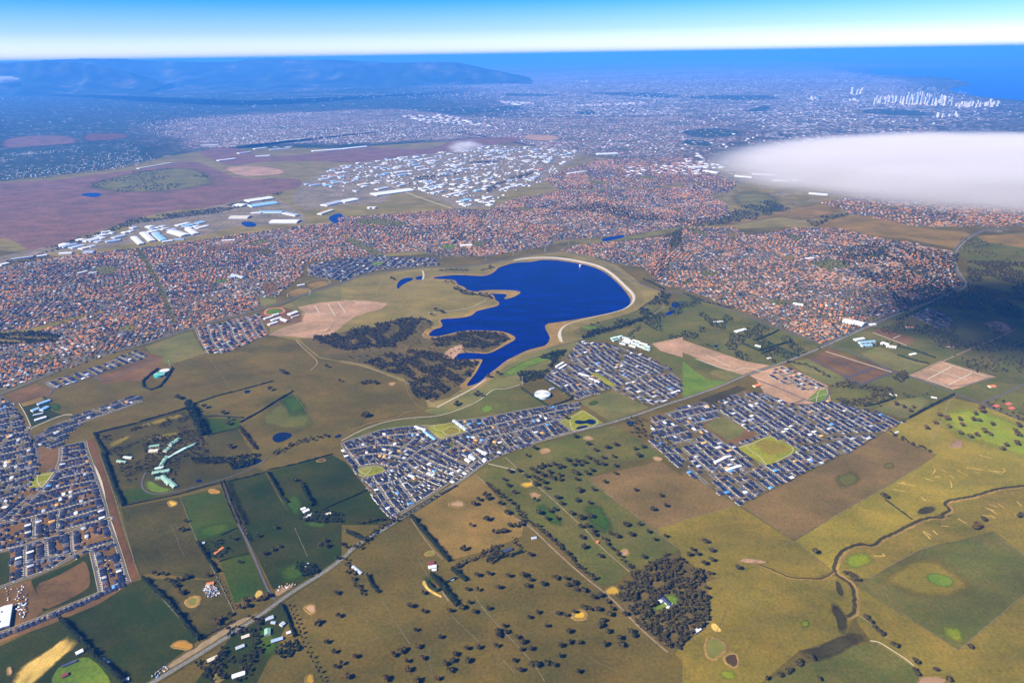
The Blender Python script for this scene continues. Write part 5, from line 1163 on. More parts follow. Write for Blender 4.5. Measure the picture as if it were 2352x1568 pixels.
for sp, lb in (('E 0,720 330,650 500,620 640,650 560,690 450,760 380,830 200,830 50,850 0,850 D 2100,760 2270,745', 'dark upper woodland west of the reservoir'),
               ('E 600,770 780,750 800,722 1000,718 1110,735 1160,770 1050,820 930,850 850,845 800,800 650,830', 'dark wood on the reservoir peninsula'),
               ('E 150,930 350,860 560,850 700,870 760,915 950,915 900,980 870,1050 740,1120 640,1190 500,1180 450,1030 250,980', 'dark lower woodland beside the reservoir inlet')):
    wood(sp, 12.5, 7.0, 13, GUM * .72, lb, clump=(30, -.45))
wood('E 0,700 330,650 640,650 600,760 1160,770 950,870 760,915 950,915 860,1060 640,1190 450,1040 150,940 0,900', 42, 5, 8, GUM * .9, 'scattered scrub through the reservoir woodland')
wood('E 1570,715 1900,615 2100,545 2200,445 2285,470 2205,595 1930,690 1620,770', 17, 7.5, 13, GARDEN * .9, 'parkland trees below the dam wall', clump=(60, -.15))
wood('E 1640,760 1900,685 2110,615 2120,630 1900,705 1650,775', 11, 6, 14, PINE, 'dark tree belt along the parkland edge')
wood('E 1215,1010 1320,930 1400,880 1560,838 1500,905 1380,1045 1240,1070', 11, 7, 13, GARDEN * .8, 'dark copse beside the fan shaped estate', clump=(50, -.6))
wood('H 750,780 950,690 1060,620 1160,560 1200,590 1250,650 1180,700 1100,715 950,790 870,835', 10.5, 6, 11, GUM * 1.0, 'belt of gum trees around the dark farmhouse', clump=(30, -.4), excl=('H 1090,640 1180,620 1200,680 1110,690',))
wood('G 1340,1430 1480,1300 1560,1210 1700,1110 1820,1110 1780,1230 1830,1330 1760,1430 1680,1568 1400,1568', 11, 5.5, 12, GUM * .75, 'garden trees among the houses by the highway', clump=(26, -.15))
wood('G 1900,1340 1990,1290 2050,1340 2040,1380 1960,1400 1910,1390', 8, 5, 12, PINE * 1.3, 'dark clump of pines by the house paddock')
wood('G 2050,430 2200,380 2352,400 2352,470 2200,475 2090,465', 12, 6, 11, GARDEN * .8, 'garden trees around the white farm sheds')
wood('G 2040,760 2130,730 2200,800 2150,850 2070,850 2040,800', 10, 6, 12, PINE * 1.2, 'dark trees hiding a roadside house')
wood('G 1380,620 1440,600 1700,560 1720,640 1560,690 1450,720', 17, 5, 9, GARDEN, 'orchard trees by the orange roofed farmhouse', clump=(30, 0))
wood('G 1310,20 1580,20 1700,0 1790,0 1760,60 1600,110 1580,60 1340,70', 10, 5.5, 10, GARDEN * .6, 'dark trees around the college lake')
wood('D 980,1460 1290,1360 1420,1480 1440,1567 G 1230,60 1200,220 1060,150 1000,100 900,200 830,120 G 800,0 D 1000,1567', 14, 4.5, 8, GUM * .8, 'trees among the green roofed college', clump=(40, -.35))
for sp in ('D 700,1440 1290,1300 1300,1330 720,1480', 'D 720,1540 1000,1470 1290,1395 1300,1420 1000,1510 760,1567', 'D 860,1400 1260,1290 1265,1300 870,1412'):
    wood(sp, 11, 4.6, 7.5, GUM * .75, 'belt of small trees across the golf grounds', clump=(30, -.2))
wood('F 1030,1080 1130,1060 1240,1090 1440,1110 1460,1150 1250,1235 1100,1235 1020,1150', 13, 6.5, 11, GUM * 1.25, 'brown wood beside the grid estate', clump=(45, -.3))
wood('F 1440,1040 1520,990 1560,1030 1500,1070', 12, 7, 12, GUM * 1.1, 'clump of gums by the side road')
wood('F 1250,1230 1440,1150 1700,1150 1860,1130 1640,1165 1480,1190 1330,1250', 28, 6, 10, GUM * 1.1, 'scattered trees beside the wooded paddocks')
wood('F -20,460 150,520 420,620 960,835 830,870 600,950 420,915 250,850 0,770 E 2352,760 2140,790 1950,750 2100,640 2250,560', 13, 5.0, 8, GARDEN * .8, 'hedges and trees of the small farm lots', TM_MID, clump=(40, .15), excl=('F 60,540 190,525 310,590 180,610', 'F 300,650 470,635 480,660 350,690'))
wood('F 1960,230 2352,240 2600,300 2600,640 2352,640 2000,620 1860,610 1500,640 1540,600 1750,530 1960,430', 15, 6.5, 11, GUM * .75, 'dark bushland in the cloud shadow', TM_MID, clump=(70, -.25))
wood('F 1100,800 1500,640 2352,640 2600,700 2600,1000 2000,1000 1850,870 1500,820 1200,830', 20, 6, 10, GUM * .9, 'trees of the shaded rural blocks', TM_MID, clump=(60, .0))
wood('F 1900,60 2352,150 2352,260 1960,250', 38, 7, 11, GUM, 'scattered trees across the bending highway', TM_MID, clump=(70, .0))
wood('F 1850,870 2352,900 2352,1040 2160,1030 1960,960', 26, 6, 10, GUM, 'trees behind the graded earth square', TM_MID, clump=(50, -.1))
wood('F 2060,1230 2352,1350 2352,1200 2200,1150', 26, 6, 10, GUM, 'garden trees of the houses with red tennis courts', TM_MID, clump=(50, -.1))
wood('E 1890,1350 1990,1300 2100,1330 2200,1440 2300,1520 2200,1567 2050,1450', 20, 6.5, 11, GUM * .9, 'gum trees at the corner of the grid estate', TM_WOOD, clump=(45, -.1))
for key, sp_, r_ in (('old_left', 22, 4.4), ('old_right', 20, 4.8), ('old_mid', 26, 5.6), ('old_shore', 23, 5), ('old_back', 48, 7), ('old_cloud', 42, 7)):
    wood(SUB[key], sp_, r_, 7.5, GARDEN * .8, 'garden trees scattered through the %s suburb' % key.split('_')[1], TM_FAR, clump=(120, -.7))
wood('D -100,740 250,715 420,745 390,790 190,805 -100,815', 12, 6, 11, PINE, 'pines lining the golf fairways', TM_MID, excl=('D -100,763 190,783 180,798 -100,777', 'D 60,746 340,760 330,774 60,760'))
for sp, lb in (('F 1000,180 1300,100 1900,180 1870,330 1940,400 1500,600 1400,420 1150,300', 'leafy eastern edge of the suburb'), ('C 380,1430 600,1380 740,1440 620,1480 480,1520 100,1567 0,1530 300,1480', 'creek trees in the valley'), ('E 2230,60 2352,0 2352,180 2260,250 2180,390 2130,330 2200,200', 'creek trees beside the dam suburb'),
               ('C 850,1530 900,1500 1150,1470 1190,1480 1000,1520 920,1567', 'dark tree belt at the dry field'), ('D 420,110 700,30 A 900,1510 1450,1440 1800,1360 1960,1320 1900,1370 1500,1470 950,1540 D 560,110 300,190 260,160', 'tree lined creek on the brown plain'), ('E 750,60 850,0 830,80 780,130', 'creek trees behind the reservoir'),
               ('B 1480,1440 1800,1400 2100,1480 2352,1500 2352,1540 2000,1510 1700,1460', 'creek trees through the red suburb'), ('B 1000,1300 1200,1210 1350,1180 1300,1210 1100,1270 1010,1340', 'tree line through the factory district'), ('B 500,1220 800,1180 820,1200 540,1245', 'dark trees between factories')):
    wood(sp, 21, 8, 11, GARDEN * .55, lb, TM_FAR, clump=(90, -.6))
wood('A 560,1280 900,1190 1250,1150 1420,1180 1480,1240 1250,1310 900,1330', 60, 12, 12, GARDEN * .5, 'scattered trees on the brown plain', TM_FAR, clump=(200, .1))
wood('C 1100,1320 1500,1330 2352,1380 2352,1400 1500,1400 1200,1420', 40, 9, 11, GARDEN * .5, 'trees along the cloud edge suburb', TM_FAR, clump=(120, -.2))

# --- single trees
def crown_mesh(seed, n=150, lobes=5, flat=.62, size=.20):
    V, Fc, Cc = leaf_template(n, seed, lobes, flat, size)
    m = mesh('crown', V, Fc, [M['leafattr']])
    a = m.color_attributes.new('Col', 'FLOAT_COLOR', 'POINT')
    return m, Cc
CROWN = {}
def crowns(kind, base, seeds, **kw):
    L = []
    for s in seeds:
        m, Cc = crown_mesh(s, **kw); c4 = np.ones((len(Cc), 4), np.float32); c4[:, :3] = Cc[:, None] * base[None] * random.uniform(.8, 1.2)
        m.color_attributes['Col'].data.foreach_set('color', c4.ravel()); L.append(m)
    CROWN[kind] = L
crowns('gum', GUM * 1.0, range(20, 28)); crowns('gumbrown', GUM * np.array((1.5, 1.15, 1.0)), range(30, 34)); crowns('pine', PINE * 1.3, range(40, 44), flat=1.0, lobes=3)
crowns('poplar', GUM * np.array((.55, .6, .6)), range(50, 53), n=120, lobes=2, flat=1.0)
def trunk_mesh():
    V, Fc = [], []
    def limb(p0, p1, r0, r1):
        a, b = Vector(p0), Vector(p1); d = (b - a).normalized(); t = d.orthogonal().normalized(); s = d.cross(t); k = len(V)
        for c, r in ((a, r0), (b, r1)):
            for i in range(5): V.append(tuple(c + r * (math.cos(i * 1.2566) * t + math.sin(i * 1.2566) * s)))
        for i in range(5): Fc.append((k + i, k + (i + 1) % 5, k + 5 + (i + 1) % 5, k + 5 + i))
    limb((0, 0, -.1), (.03, 0, .45), .075, .05)
    for t in (0, 2.0, 4.2): limb((.03, 0, .42), (.4 * math.cos(t), .4 * math.sin(t), .85), .035, .018)
    return mesh('trunk', V, Fc, [M['bark']])
TRUNK = trunk_mesh()
TREE_N = [0]
def tree(x, y, r, h, kind, label, group, name='gum_tree', rz=None):
    e_ = empty(name, x, y, .5, random.uniform(0, 6.28)); tag(e_, label, 'tree', group)
    t = link('trunk', TRUNK, e_); t.scale = (r * .9, r * .9, h * .8)
    m = random.choice(CROWN[kind]); c = link('crown', m, e_)
    zt = max(v.co.z for v in m.vertices) if 'zt' not in m else m['zt']; m['zt'] = zt
    c.scale = (r * random.uniform(.88, 1.12), r * random.uniform(.88, 1.12), h * .82 / zt); c.location = (0, 0, h * .18)
    TREE_N[0] += 1
def spots(t, spec): return [ground(*px(t, *map(float, w.split(',')))) for w in spec.split()]
AREAS = [
 ('H', '1275,15 1340,125 1310,110 1360,100 1385,85 1420,80 1460,75 1490,95 1510,90 1555,45 1590,75 1620,50 1640,75 1670,60 1700,30 1740,50 1760,70 1800,30 1800,75 1870,20 1885,85 2050,15 1390,150 1430,130 1440,165 1460,175 1500,150 1505,178 1390,200 1410,240 1600,125 1620,140 1690,140 1720,115 1615,180 1640,255 1730,250 1620,322 1705,340 1485,305 1515,345 1580,415 1650,445 1710,435 1645,505 1690,500 1730,535 1740,560 1850,555 1895,570 1960,490 2050,490 1990,560 1430,400 1465,388 1420,450 1485,450 1355,410', 'gum', 'round dark gum tree in the pasture below the highway', 7),
 ('H', '1155,125 1120,180 1145,220 1220,118 1275,155 1325,160 1350,180 1190,270 1340,212 1330,322 1650,580 1670,645 1780,710', 'gum', 'lone gum tree in the strip of green pasture', 7),
 ('H', '1890,135 1810,195 2020,250 2195,290 2230,360 2140,385', 'gum', 'lone dark gum tree in the bare pinkish paddock', 6.5),
 ('H', '1000,455 890,495 945,320 910,350 1010,310 1140,410 990,285 1090,345 840,660 1050,545 1090,540 1120,535 1160,500 1200,500 1230,490', 'gum', 'gum tree in the tan tussock paddock', 7),
 ('H', '2110,540 2155,595 2235,570 2080,715', 'gum', 'gum tree beside the ring shaped dry dam', 6.5),
 ('H', '1295,700 935,840 1010,830 1150,845 1250,840 1295,870 1275,915 1385,900 1475,855 1545,865 1600,895 1560,910 1620,940 1665,945 1080,925', 'gum', 'gum tree in the olive paddock above the yellow dam', 6.5),
 ('H', '870,935 935,940 565,960 470,1055 560,1090 745,1085 830,1060 880,1025 1010,1070 910,1090', 'gum', 'gum tree near the double cypress hedge', 6.2),
 ('H', '1490,1105 1545,1115 1680,1065 1715,1075 1765,1075 1600,1095 1660,1060', 'gum', 'gum tree around the yellow dam', 6.2),
 ('H', '1730,990 1780,980 1830,1025 1860,1070 1850,1110 1780,1190 1835,1230 1800,1150 1990,1230 2015,1260 1910,1275 1920,1320 1810,1320 1950,1110', 'gum', 'gum tree between the dirt track and the wood', 6.5),
 ('H', '1290,1130 1355,1095 1410,1190 510,1215 680,1265 1120,1190 1080,1230 1140,1230 1080,1260 1210,1265 1250,1300 1065,1330 1300,1350 1240,1350 1570,1230 1570,1300 1510,1325 1635,1305 865,1340 945,1335 790,1380 770,1430 870,1430 750,1490 1190,1430 1225,1495 1310,1450 1345,1455 1410,1445 1465,1455 1500,1400 1625,1505 715,1450', 'gum', 'gum tree with a long shadow in the wide olive paddock', 5.8),
 ('H', '525,1330 560,1410 400,1370 360,1390 450,1430 460,1490 430,1350 90,1400 40,1540 310,1555 660,1550 520,1565 0,1450', 'gumbrown', 'brownish gum tree at the edge of the house paddock', 6),
 ('I', '155,605 195,670 60,665 40,700 100,690 195,735 145,760 375,790 185,825', 'gum', 'gum tree on the dry side of the wood', 6.5),
 ('I', '2065,450 2310,430 2330,420 905,680 1375,290 1390,295', 'gum', 'lone gum tree in the golden pasture', 7),
 ('I', '2020,490 2035,510 2010,510 2045,500', 'gumbrown', 'gum tree in the tight round clump by the creek', 7),
 ('I', '1120,830 1145,825 1160,840 1180,850 1195,870 1170,865', 'gum', 'gum tree in the clump at the creek fork', 6),
 ('I', '1975,1330 1440,1310 1470,1325 1590,1420 1605,1440 1595,1500 1612,1525 1735,1490 1830,1555', 'gum', 'gum tree beside the pale drain track', 5.5),
 ('I', '665,1520 720,1505 790,1450 800,1430 880,1400 890,1415 575,1550 940,1555 735,1490 1260,1130 1290,1160 1320,1200 1350,1225 1370,1240', 'gum', 'gum tree along the edge of the dark bog', 5.5),
 ('F', '2010,1295 2055,1275 2000,1335 2040,1340 2130,1365 2310,1375 2285,1410 2305,1440 2115,1435 2075,1415 2225,1510 2200,1535 2055,1245 2300,1500', 'gumbrown', 'round dark tree on the lime green slope', 8),
 ('F', '1920,1370 1910,1425 2020,1440 1975,1450 1830,1380 1735,1355 1675,1390 1765,1300 1905,1330 1515,1245 1585,1245 1560,1270 1465,1225 1820,1325', 'gumbrown', 'round tree on the golden rise beside the lime slope', 7.5),
 ('G', '1820,690 1880,660 1920,640 2210,630 2250,640 2240,600 1775,570 1900,510 1270,520 1280,465 1240,530 2350,620 2320,720', 'gum', 'gum tree in the green paddocks by the poplar avenue', 6),
 ('G', '2250,1300 2300,1370 2200,1160 2320,960 2330,1120 2310,1470 2180,1180', 'gum', 'gum tree beside the brown roadside dam', 6),
 ('G', '1065,830 1130,830 1150,870 1200,900 1230,870 1270,860 1260,960 1180,880 1240,950 1220,910 1290,850', 'gum', 'gum tree in the cluster above the earth walled pond', 6),
 ('G', '1480,1150 1520,1140 1580,1110 1500,1170 1650,1060 1700,1050 1690,1010 1750,1010 1800,1000 1840,980', 'gumbrown', 'gum tree along the highway verge', 6),
 ('G', '2040,180 2020,185 2080,200 1650,745 1430,840', 'gum', 'small gum tree in the dark green paddock', 5.5),
 ('D', '1240,1185 1225,1180 1410,1245 1540,1285 1580,1330 1575,1360 1590,1520 1950,1005 1960,1015 1935,1000 1860,1125 2250,965 2340,1065', 'gum', 'tree in the broad olive pasture', 8),
 ('E', '150,1310 170,1305 185,1300 160,1295 790,1230 800,1220 140,1080 170,1075 200,1070 230,1080 345,360 360,362', 'gum', 'tree on the open land west of the reservoir', 8),
 ('E', '1610,1450 1700,1500 1750,1545 1830,1525 1885,1505 2020,1535 2080,1520 1330,1530 1550,1320', 'gum', 'gum tree just below the highway', 7),
 ('E', '940,1150 920,1160 960,1165 1010,1035 1080,1015 650,575 700,590 690,590 620,610 780,430 800,420 830,440 900,460 960,465 1000,470 860,450 1020,480 720,380 760,385', 'gum', 'tree near the reservoir shore', 8),
]
for t_, sp, kd, lb, r_ in AREAS:
    for x, y in spots(t_, sp):
        tree(x, y, 1.62 * r_ * random.uniform(.75, 1.2), 1.75 * r_ * random.uniform(1.35, 1.75), kd, lb, 'single trees: ' + lb)
def row(spec, step, r, h, kind, label, name='gum_tree', jit=3.0, every=1.0):
    for x, y in resample(P(spec), step):
        if random.random() > every: continue
        tree(x + random.uniform(-jit, jit), y + random.uniform(-jit, jit), r * random.uniform(.8, 1.2), h * random.uniform(.8, 1.2), kind, label, 'tree rows: ' + label, name)
row('G 1550,200 1605,350 1665,490', 10, 4.2, 25, 'poplar', 'slender bare poplar on the long paddock side of the farm drive', 'poplar_tree', .5)
row('G 1528,215 1583,360 1638,490', 11, 3.8, 24, 'poplar', 'slender bare poplar on the orange dam side of the farm drive', 'poplar_tree', .5)
row('G 2000,1050 2060,1200 2110,1340 2230,1568', 20, 3.6, 14, 'pine', 'pointed conifer along the lane beside the hedge', 'conifer', 1)
row('G 1660,480 1700,560 1720,600', 10, 4, 11, 'pine', 'dark conifer at the end of the poplar avenue', 'conifer', 3)
row('G 1490,830 1560,960 1610,1060', 15, 3.2, 9, 'pine', 'small conifer beside the salvage yard', 'conifer', 2)
def row_stuff(spec, step, r, h, base, label, jit=4.0, tm=TM_WOOD):
    q = np.array(resample(P(spec), step)); n = len(q); q = q + RNG.uniform(-jit, jit, q.shape)
    scatter_mesh('tree_belt', q, 1.3 * r * RNG.uniform(.7, 1.3, n), 1.35 * h * RNG.uniform(.7, 1.25, n), tints(n, base), tm, label, 'tree belt')
row_stuff('H 1000,210 1060,250 1120,300 1190,350 1240,420 1250,470', 8, 5, 10, GUM, 'thick belt of gums on the edge of the tan paddock', 8)
row_stuff('H 1290,460 1380,530 1440,580 1480,620', 8, 5, 10, GUM, 'upper belt of gums beside the dirt track', 6)
row_stuff('H 1490,620 1570,700 1640,780 1740,860', 8, 5, 10, GUM, 'lower belt of gums beside the dirt track', 5)
row_stuff('H 1800,590 1860,650 1930,720 2000,790', 9, 5, 10, GUM, 'belt of gums running down to the wood', 5)
row_stuff('H 400,440 560,350 700,265 790,215', 9, 3.6, 7, GUM * .8, 'roadside trees along the highway', 2)
row_stuff('H 20,640 130,640 250,520 330,470 400,440', 9, 5, 10, GUM * .9, 'shady trees along the highway bend', 9)
row_stuff('H 20,730 60,820 130,960', 9, 5, 9, GUM, 'brown trees around the hedged house', 9)
row_stuff('H 120,470 250,450 330,460', 9, 5, 9, GUM * .8, 'trees behind the curved estate corner', 6)
row_stuff('G 1380,1270 1500,1200 1600,1150', 6, 3, 5, GUM * .9, 'low hedge along the roadworks', 1.5)
row_stuff('E 680,300 760,295 870,300', 14, 6, 9, GUM * .7, 'low trees on the north shore', 5)
row_stuff('E 960,300 1040,280 1020,270', 14, 6, 9, GUM * .7, 'low trees on the north headland', 7)
row_stuff('E 2080,360 2160,395 2220,430', 13, 6, 9, GARDEN * .7, 'tree line behind the dam slope', 6)
row_stuff('E 780,420 850,460 950,470 1040,490', 10, 6, 9, GUM * .6, 'dark trees fringing the sand spit', 10)
row_stuff('F 0,455 150,515 330,560', 14, 5, 8, GARDEN * .6, 'tree line along the dam road', 4)
row_stuff('F 1270,200 1400,170 1430,205', 18, 6, 8, GARDEN * .6, 'trees round the yellow green oval', 4, TM_MID)
row_stuff('F 1480,640 1700,540 1880,450', 14, 6, 9, GARDEN * .5, 'dark trees along the highway past the suburb', 9, TM_MID)
row_stuff('F 720,930 860,950 1000,1030', 9, 5, 9, GUM * 1.1, 'brown trees between vacant blocks', 7)
row_stuff('F 1430,1420 1550,1480 1700,1550', 10, 5, 8, GUM * .8, 'trees along the golden pasture fence', 10)
row_stuff('D 1650,1380 1700,1450 1760,1530', 7, 5, 10, GUM * .7, 'tree row below the green paddock', 4)
row_stuff('D 1900,1567 2000,1500 2120,1470 2250,1440', 10, 5.5, 9, GUM * .7, 'dark scrub below the heart shaped pond', 12)
row_stuff('D 560,110 300,180 180,240 40,240', 16, 8, 11, GARDEN * .5, 'dark trees at the edge of the older suburb', 20, TM_FAR)

# --- hedges and windbreaks: one thing each
def hedge(spec, w, h, label, base=PINE, name='hedge', cat='hedge', dens=1.0, ragged=.35):
    w, h = w * 1.1, h * 1.25
    pts = resample(P(spec), 3.0); a = np.array(pts); o0 = a[len(a) // 2].copy(); a = a - o0
    d = np.gradient(a, axis=0); d /= np.maximum(np.linalg.norm(d, axis=1), 1e-6)[:, None]; nr = np.stack([-d[:, 1], d[:, 0]], 1)
    V, Fc, Cc = [], [], []
    prof = [(-.5, 0), (-.46, .55), (-.2, .95), (.2, .95), (.46, .55), (.5, 0)]
    hs = 1 + np.convolve(RNG.normal(0, ragged * .5, len(a) + 4), np.ones(5) / 2.2, 'valid')
    for i in range(len(a)):
        for u, z in prof:
            q = a[i] + nr[i] * w * .86 * u; V.append((q[0], q[1], .3 + h * .9 * z * hs[i])); Cc.append(.7)
    m = len(prof)
    for i in range(len(a) - 1):
        for k in range(m - 1): Fc.append((i * m + k, i * m + k + 1, (i + 1) * m + k + 1, (i + 1) * m + k))
    Fc.append(tuple(range(m))); Fc.append(tuple(range((len(a) - 1) * m, len(a) * m))[::-1])
    for i in range(int(len(a) * 9 * dens)):
        j = random.randrange(len(a)); t = random.uniform(0, math.pi); u, z = -.5 * math.cos(t), abs(math.sin(t)) ** .6
        q = a[j] + nr[j] * w * u * random.uniform(.9, 1.08) + d[j] * random.uniform(-1.5, 1.5); c = np.array((q[0], q[1], .3 + h * z * hs[j] * random.uniform(.85, 1.12)))
        s = random.uniform(.5, 1.0) * max(w, h) * .16; k = len(V)
        for _ in range(3): V.append(tuple(c + RNG.normal(0, s, 3)))
        Fc.append((k, k + 1, k + 2)); Cc += [random.uniform(.7, 1.4)] * 3
    me = mesh('foliage', V, Fc, [M['leafattr']]); at = me.color_attributes.new('Col', 'FLOAT_COLOR', 'POINT')
    c4 = np.ones((len(V), 4), np.float32); c4[:, :3] = np.array(Cc)[:, None] * base[None]; at.data.foreach_set('color', c4.ravel())
    o = link(name, me); o.location = (o0[0], o0[1], 0); return tag(o, label, cat)
for sp, w_, h_, lb in (
    ('G 985,850 1100,960 1190,1050 1280,1165 1375,1275', 7, 11, 'tall cypress windbreak between the deep green and pond paddocks'),
    ('G 415,1130 520,1235 600,1320 660,1390', 8, 12, 'tall cypress windbreak running down from the last houses'),
    ('G 665,1400 760,1480 860,1570', 8, 12, 'tall cypress windbreak above the garden lawn'),
    ('G 1842,120 1890,205 1942,285', 6, 9, 'dark cypress hedge between two green paddocks'),
    ('G 2080,215 2120,290 2155,352', 8, 11, 'short cypress windbreak above the white farm sheds'),
    ('G 1945,295 1985,330', 7, 9, 'small cypress clump at the hedge end'),
    ('G 850,352 1050,308 1230,272 1400,222 1530,190', 4, 4, 'low hedge along the foot of the college'),
    ('G 1540,190 1700,155 1830,120', 5, 5, 'clipped hedge at the head of the green paddock'),
    ('G 1850,105 2050,60 2290,-5', 4, 4.5, 'long hedge behind the dark green paddock'),
    ('G 1365,605 1440,730 1500,810', 7, 9, 'conifer hedge beside the orange roofed farmhouse'),
    ('G 1510,735 1600,705 1715,680', 3.5, 3.5, 'low garden hedge below the orange roofed farmhouse'),
    ('G 1520,555 1640,500', 3, 3.5, 'thin hedge across the green paddock'),
    ('G 1935,1030 1985,1140 2030,1255', 6, 8, 'dark hedge along the lane by the highway'),
    ('G 2035,1275 2065,1345', 5, 7, 'clipped green hedge by the pine clump'),
    ('G 2240,370 2352,320 H 90,285 180,240', 4, 5, 'thick hedge ending at the estate fence'),
    ('H 478,420 560,520 650,625 745,735', 7, 12, 'tall cypress windbreak along the tan paddock'),
    ('H 620,820 700,920 800,1040', 11, 12, 'broad double cypress windbreak below the farm sheds'),
    ('H 585,870 620,910 660,940 690,930', 6, 8, 'curved cypress hedge beside the sandy bank'),
    ('H 700,890 790,850', 6, 8, 'cross hedge joining the double windbreak'),
    ('H 760,790 800,820 860,870', 8, 11, 'short windbreak beside the gum belt'),
    ('H 40,530 100,560 165,590', 9, 10, 'dark cypress hedge by the highway bend'),
    ('H 180,830 210,900 260,950', 6, 9, 'dark hedge corner beside the hedged house'),
    ('H 1000,735 1100,710 1250,670', 7, 9, 'dense garden hedge behind the dark farmhouse'),
    ('D 1300,1215 1340,1300 1385,1390 1405,1430', 26, 19, 'massive twin row of pines standing above the paddock'),
    ('D 1340,1215 1500,1160 1700,1110 1880,1060', 6, 5, 'long hedge across the broad pasture'),
    ('D 1655,1345 1800,1265 1900,1200 2020,1130', 6, 6, 'diagonal hedge below the broad pasture'),
    ('D 1380,1305 1500,1300 1680,1315', 5, 5, 'low hedge above the bright green paddock'),
    ('D 1430,1435 1540,1405 1640,1385', 4, 4, 'low hedge below the bright green paddock'),
    ('D 655,1425 690,1500 740,1567', 9, 9, 'scrubby tree hedge beside the earth strip'),
    ('G 710,0 760,130 800,240 850,352', 11, 10, 'row of dark conifers along the college boundary'),
    ('D 655,1420 900,1360 1100,1300 1290,1245', 7, 6, 'tree hedge along the top of the golf grounds'),
    ('D 985,1060 990,1100 1040,1120 1100,1100 1150,1040 1190,970', 9, 7, 'bushy hedge enclosing the round tanks'),
    ('D 985,1060 1030,1020 1090,975', 9, 7, 'bushy hedge behind the green tank'),
    ('E 1240,1110 1330,1170 1425,1235', 6, 7, 'tree hedge between the white tank and the grass belt'),
    ('E 1430,1240 1500,1215 1592,1182', 7, 7, 'dark shrubs below the white tank'),
    ('E 1395,1042 1490,1105 1592,1175', 7, 7, 'straight hedge between white tank and fan estate'),
    ('F 1560,1312 1700,1235 1870,1150', 8, 7, 'bright hedge on the edge of the golden pasture'),
    ('F 1250,1235 1350,1215 1450,1180', 6, 7, 'hedge across the wooded paddocks'),
    ('F 410,800 520,850 650,815 750,785', 9, 8, 'thick hedge around a farm lot'),
    ('F 620,815 700,850 800,890', 9, 8, 'thick hedge beside the highway farm lot'),
    ('F 560,865 640,835', 8, 7, 'short hedge between farm lots'),
    ('F 500,780 600,740 660,710', 7, 7, 'upper hedge of the farm lots'),
    ('F 1480,880 1600,920 1700,940', 7, 7, 'hedge in front of the shaded paddock'),
    ('F 1480,820 1600,850 1740,900', 7, 7, 'second hedge in front of the shaded paddock'),
    ('I 1395,308 1480,370 1580,445', 4, 4, 'dark hedge running down to the creek'),
    ):
    hedge(sp, w_, h_, lb, PINE * (1.0 if h_ > 8 else 1.5))
print('single trees', TREE_N[0])

# ------------------------------------------------------------------ sheds, schools, farmhouses
PAINT = {'white': 'white', 'green': None}
for k, c in (('greenroof', (.20, .34, .25)), ('orange', (.52, .16, .04)), ('sky', (.20, .37, .55)), ('darkroof', (.035, .045, .085)), ('redroof', (.16, .035, .03)), ('palegreen', (.42, .58, .50)), ('silver', (.33, .36, .40)), ('creamroof', (.48, .42, .32)), ('tealtank', (.06, .32, .28)), ('bluegrey', (.26, .33, .44))):
    M[k] = plain(k, c, .5, .1, .2, .4)
def shed(spec, w, h, roof, label, wall='cream', cat='building', name='building', rise=.16, group=None, windows=3, skylight=False):
    """gabled building whose ridge runs between two photo points"""
    (x0, y0), (x1, y1) = P(spec); L = math.hypot(x1 - x0, y1 - y0); a = math.atan2(y1 - y0, x1 - x0)
    e_ = empty(name, (x0 + x1) / 2, (y0 + y1) / 2, .4, a); tag(e_, label, cat, group)
    hl, hw, r = L / 2, w / 2, w * rise
    v = [(-hl, -hw, 0), (hl, -hw, 0), (hl, hw, 0), (-hl, hw, 0), (-hl, -hw, h), (hl, -hw, h), (hl, hw, h), (-hl, hw, h), (-hl, 0, h + r), (hl, 0, h + r)]
    link('wall', mesh('wall', v, [(0, 1, 5, 4), (2, 3, 7, 6), (1, 2, 6, 9, 5), (3, 0, 4, 8, 7)], [M[wall]]), e_)
    o_ = .5; z0 = h - o_ * r / hw
    rv = [(-hl - o_, -hw - o_, z0), (hl + o_, -hw - o_, z0), (hl + o_, 0, h + r), (-hl - o_, 0, h + r), (-hl - o_, hw + o_, z0), (hl + o_, hw + o_, z0)]
    rv = [(x, y, z + .15) for x, y, z in rv] + [(x, y, z - .1) for x, y, z in rv]
    rf = link('roof', mesh('roof', rv, [(0, 1, 2, 3), (3, 2, 5, 4), (6, 9, 8, 7), (9, 10, 11, 8), (0, 6, 7, 1), (4, 5, 11, 10), (0, 3, 9, 6), (3, 4, 10, 9), (1, 7, 8, 2), (2, 8, 11, 5)], [M[roof]]), e_)
    if skylight:
        for q in (-.25, .2):
            sv, sf = box_vf(q * L - 4, q * L + 4, -hw * .55, -hw * .1, h + r * .55, h + r * .85); link('skylight', mesh('skylight', sv, sf, [M['glass']]), rf)
    for k in range(windows):
        x = (k + .5) / windows * L * .9 - L * .45
        wv, wf = box_vf(x - L * .06, x + L * .06, -hw - .06, -hw + .05, h * .3, h * .8); link('window', mesh('window', wv, wf, [M['glass']]), e_)
    dv_, df_ = box_vf(hl - .05, hl + .08, -w * .18, w * .18, 0, h * .8); link('door', mesh('door', dv_, df_, [M['greywall']]), e_)
    return e_
shed('G 45,1055 20,1205', 34, 9, 'white', 'long white shed with two dark skylights beside the builders yard', 'white', 'shed', 'shed', .06, skylight=True)
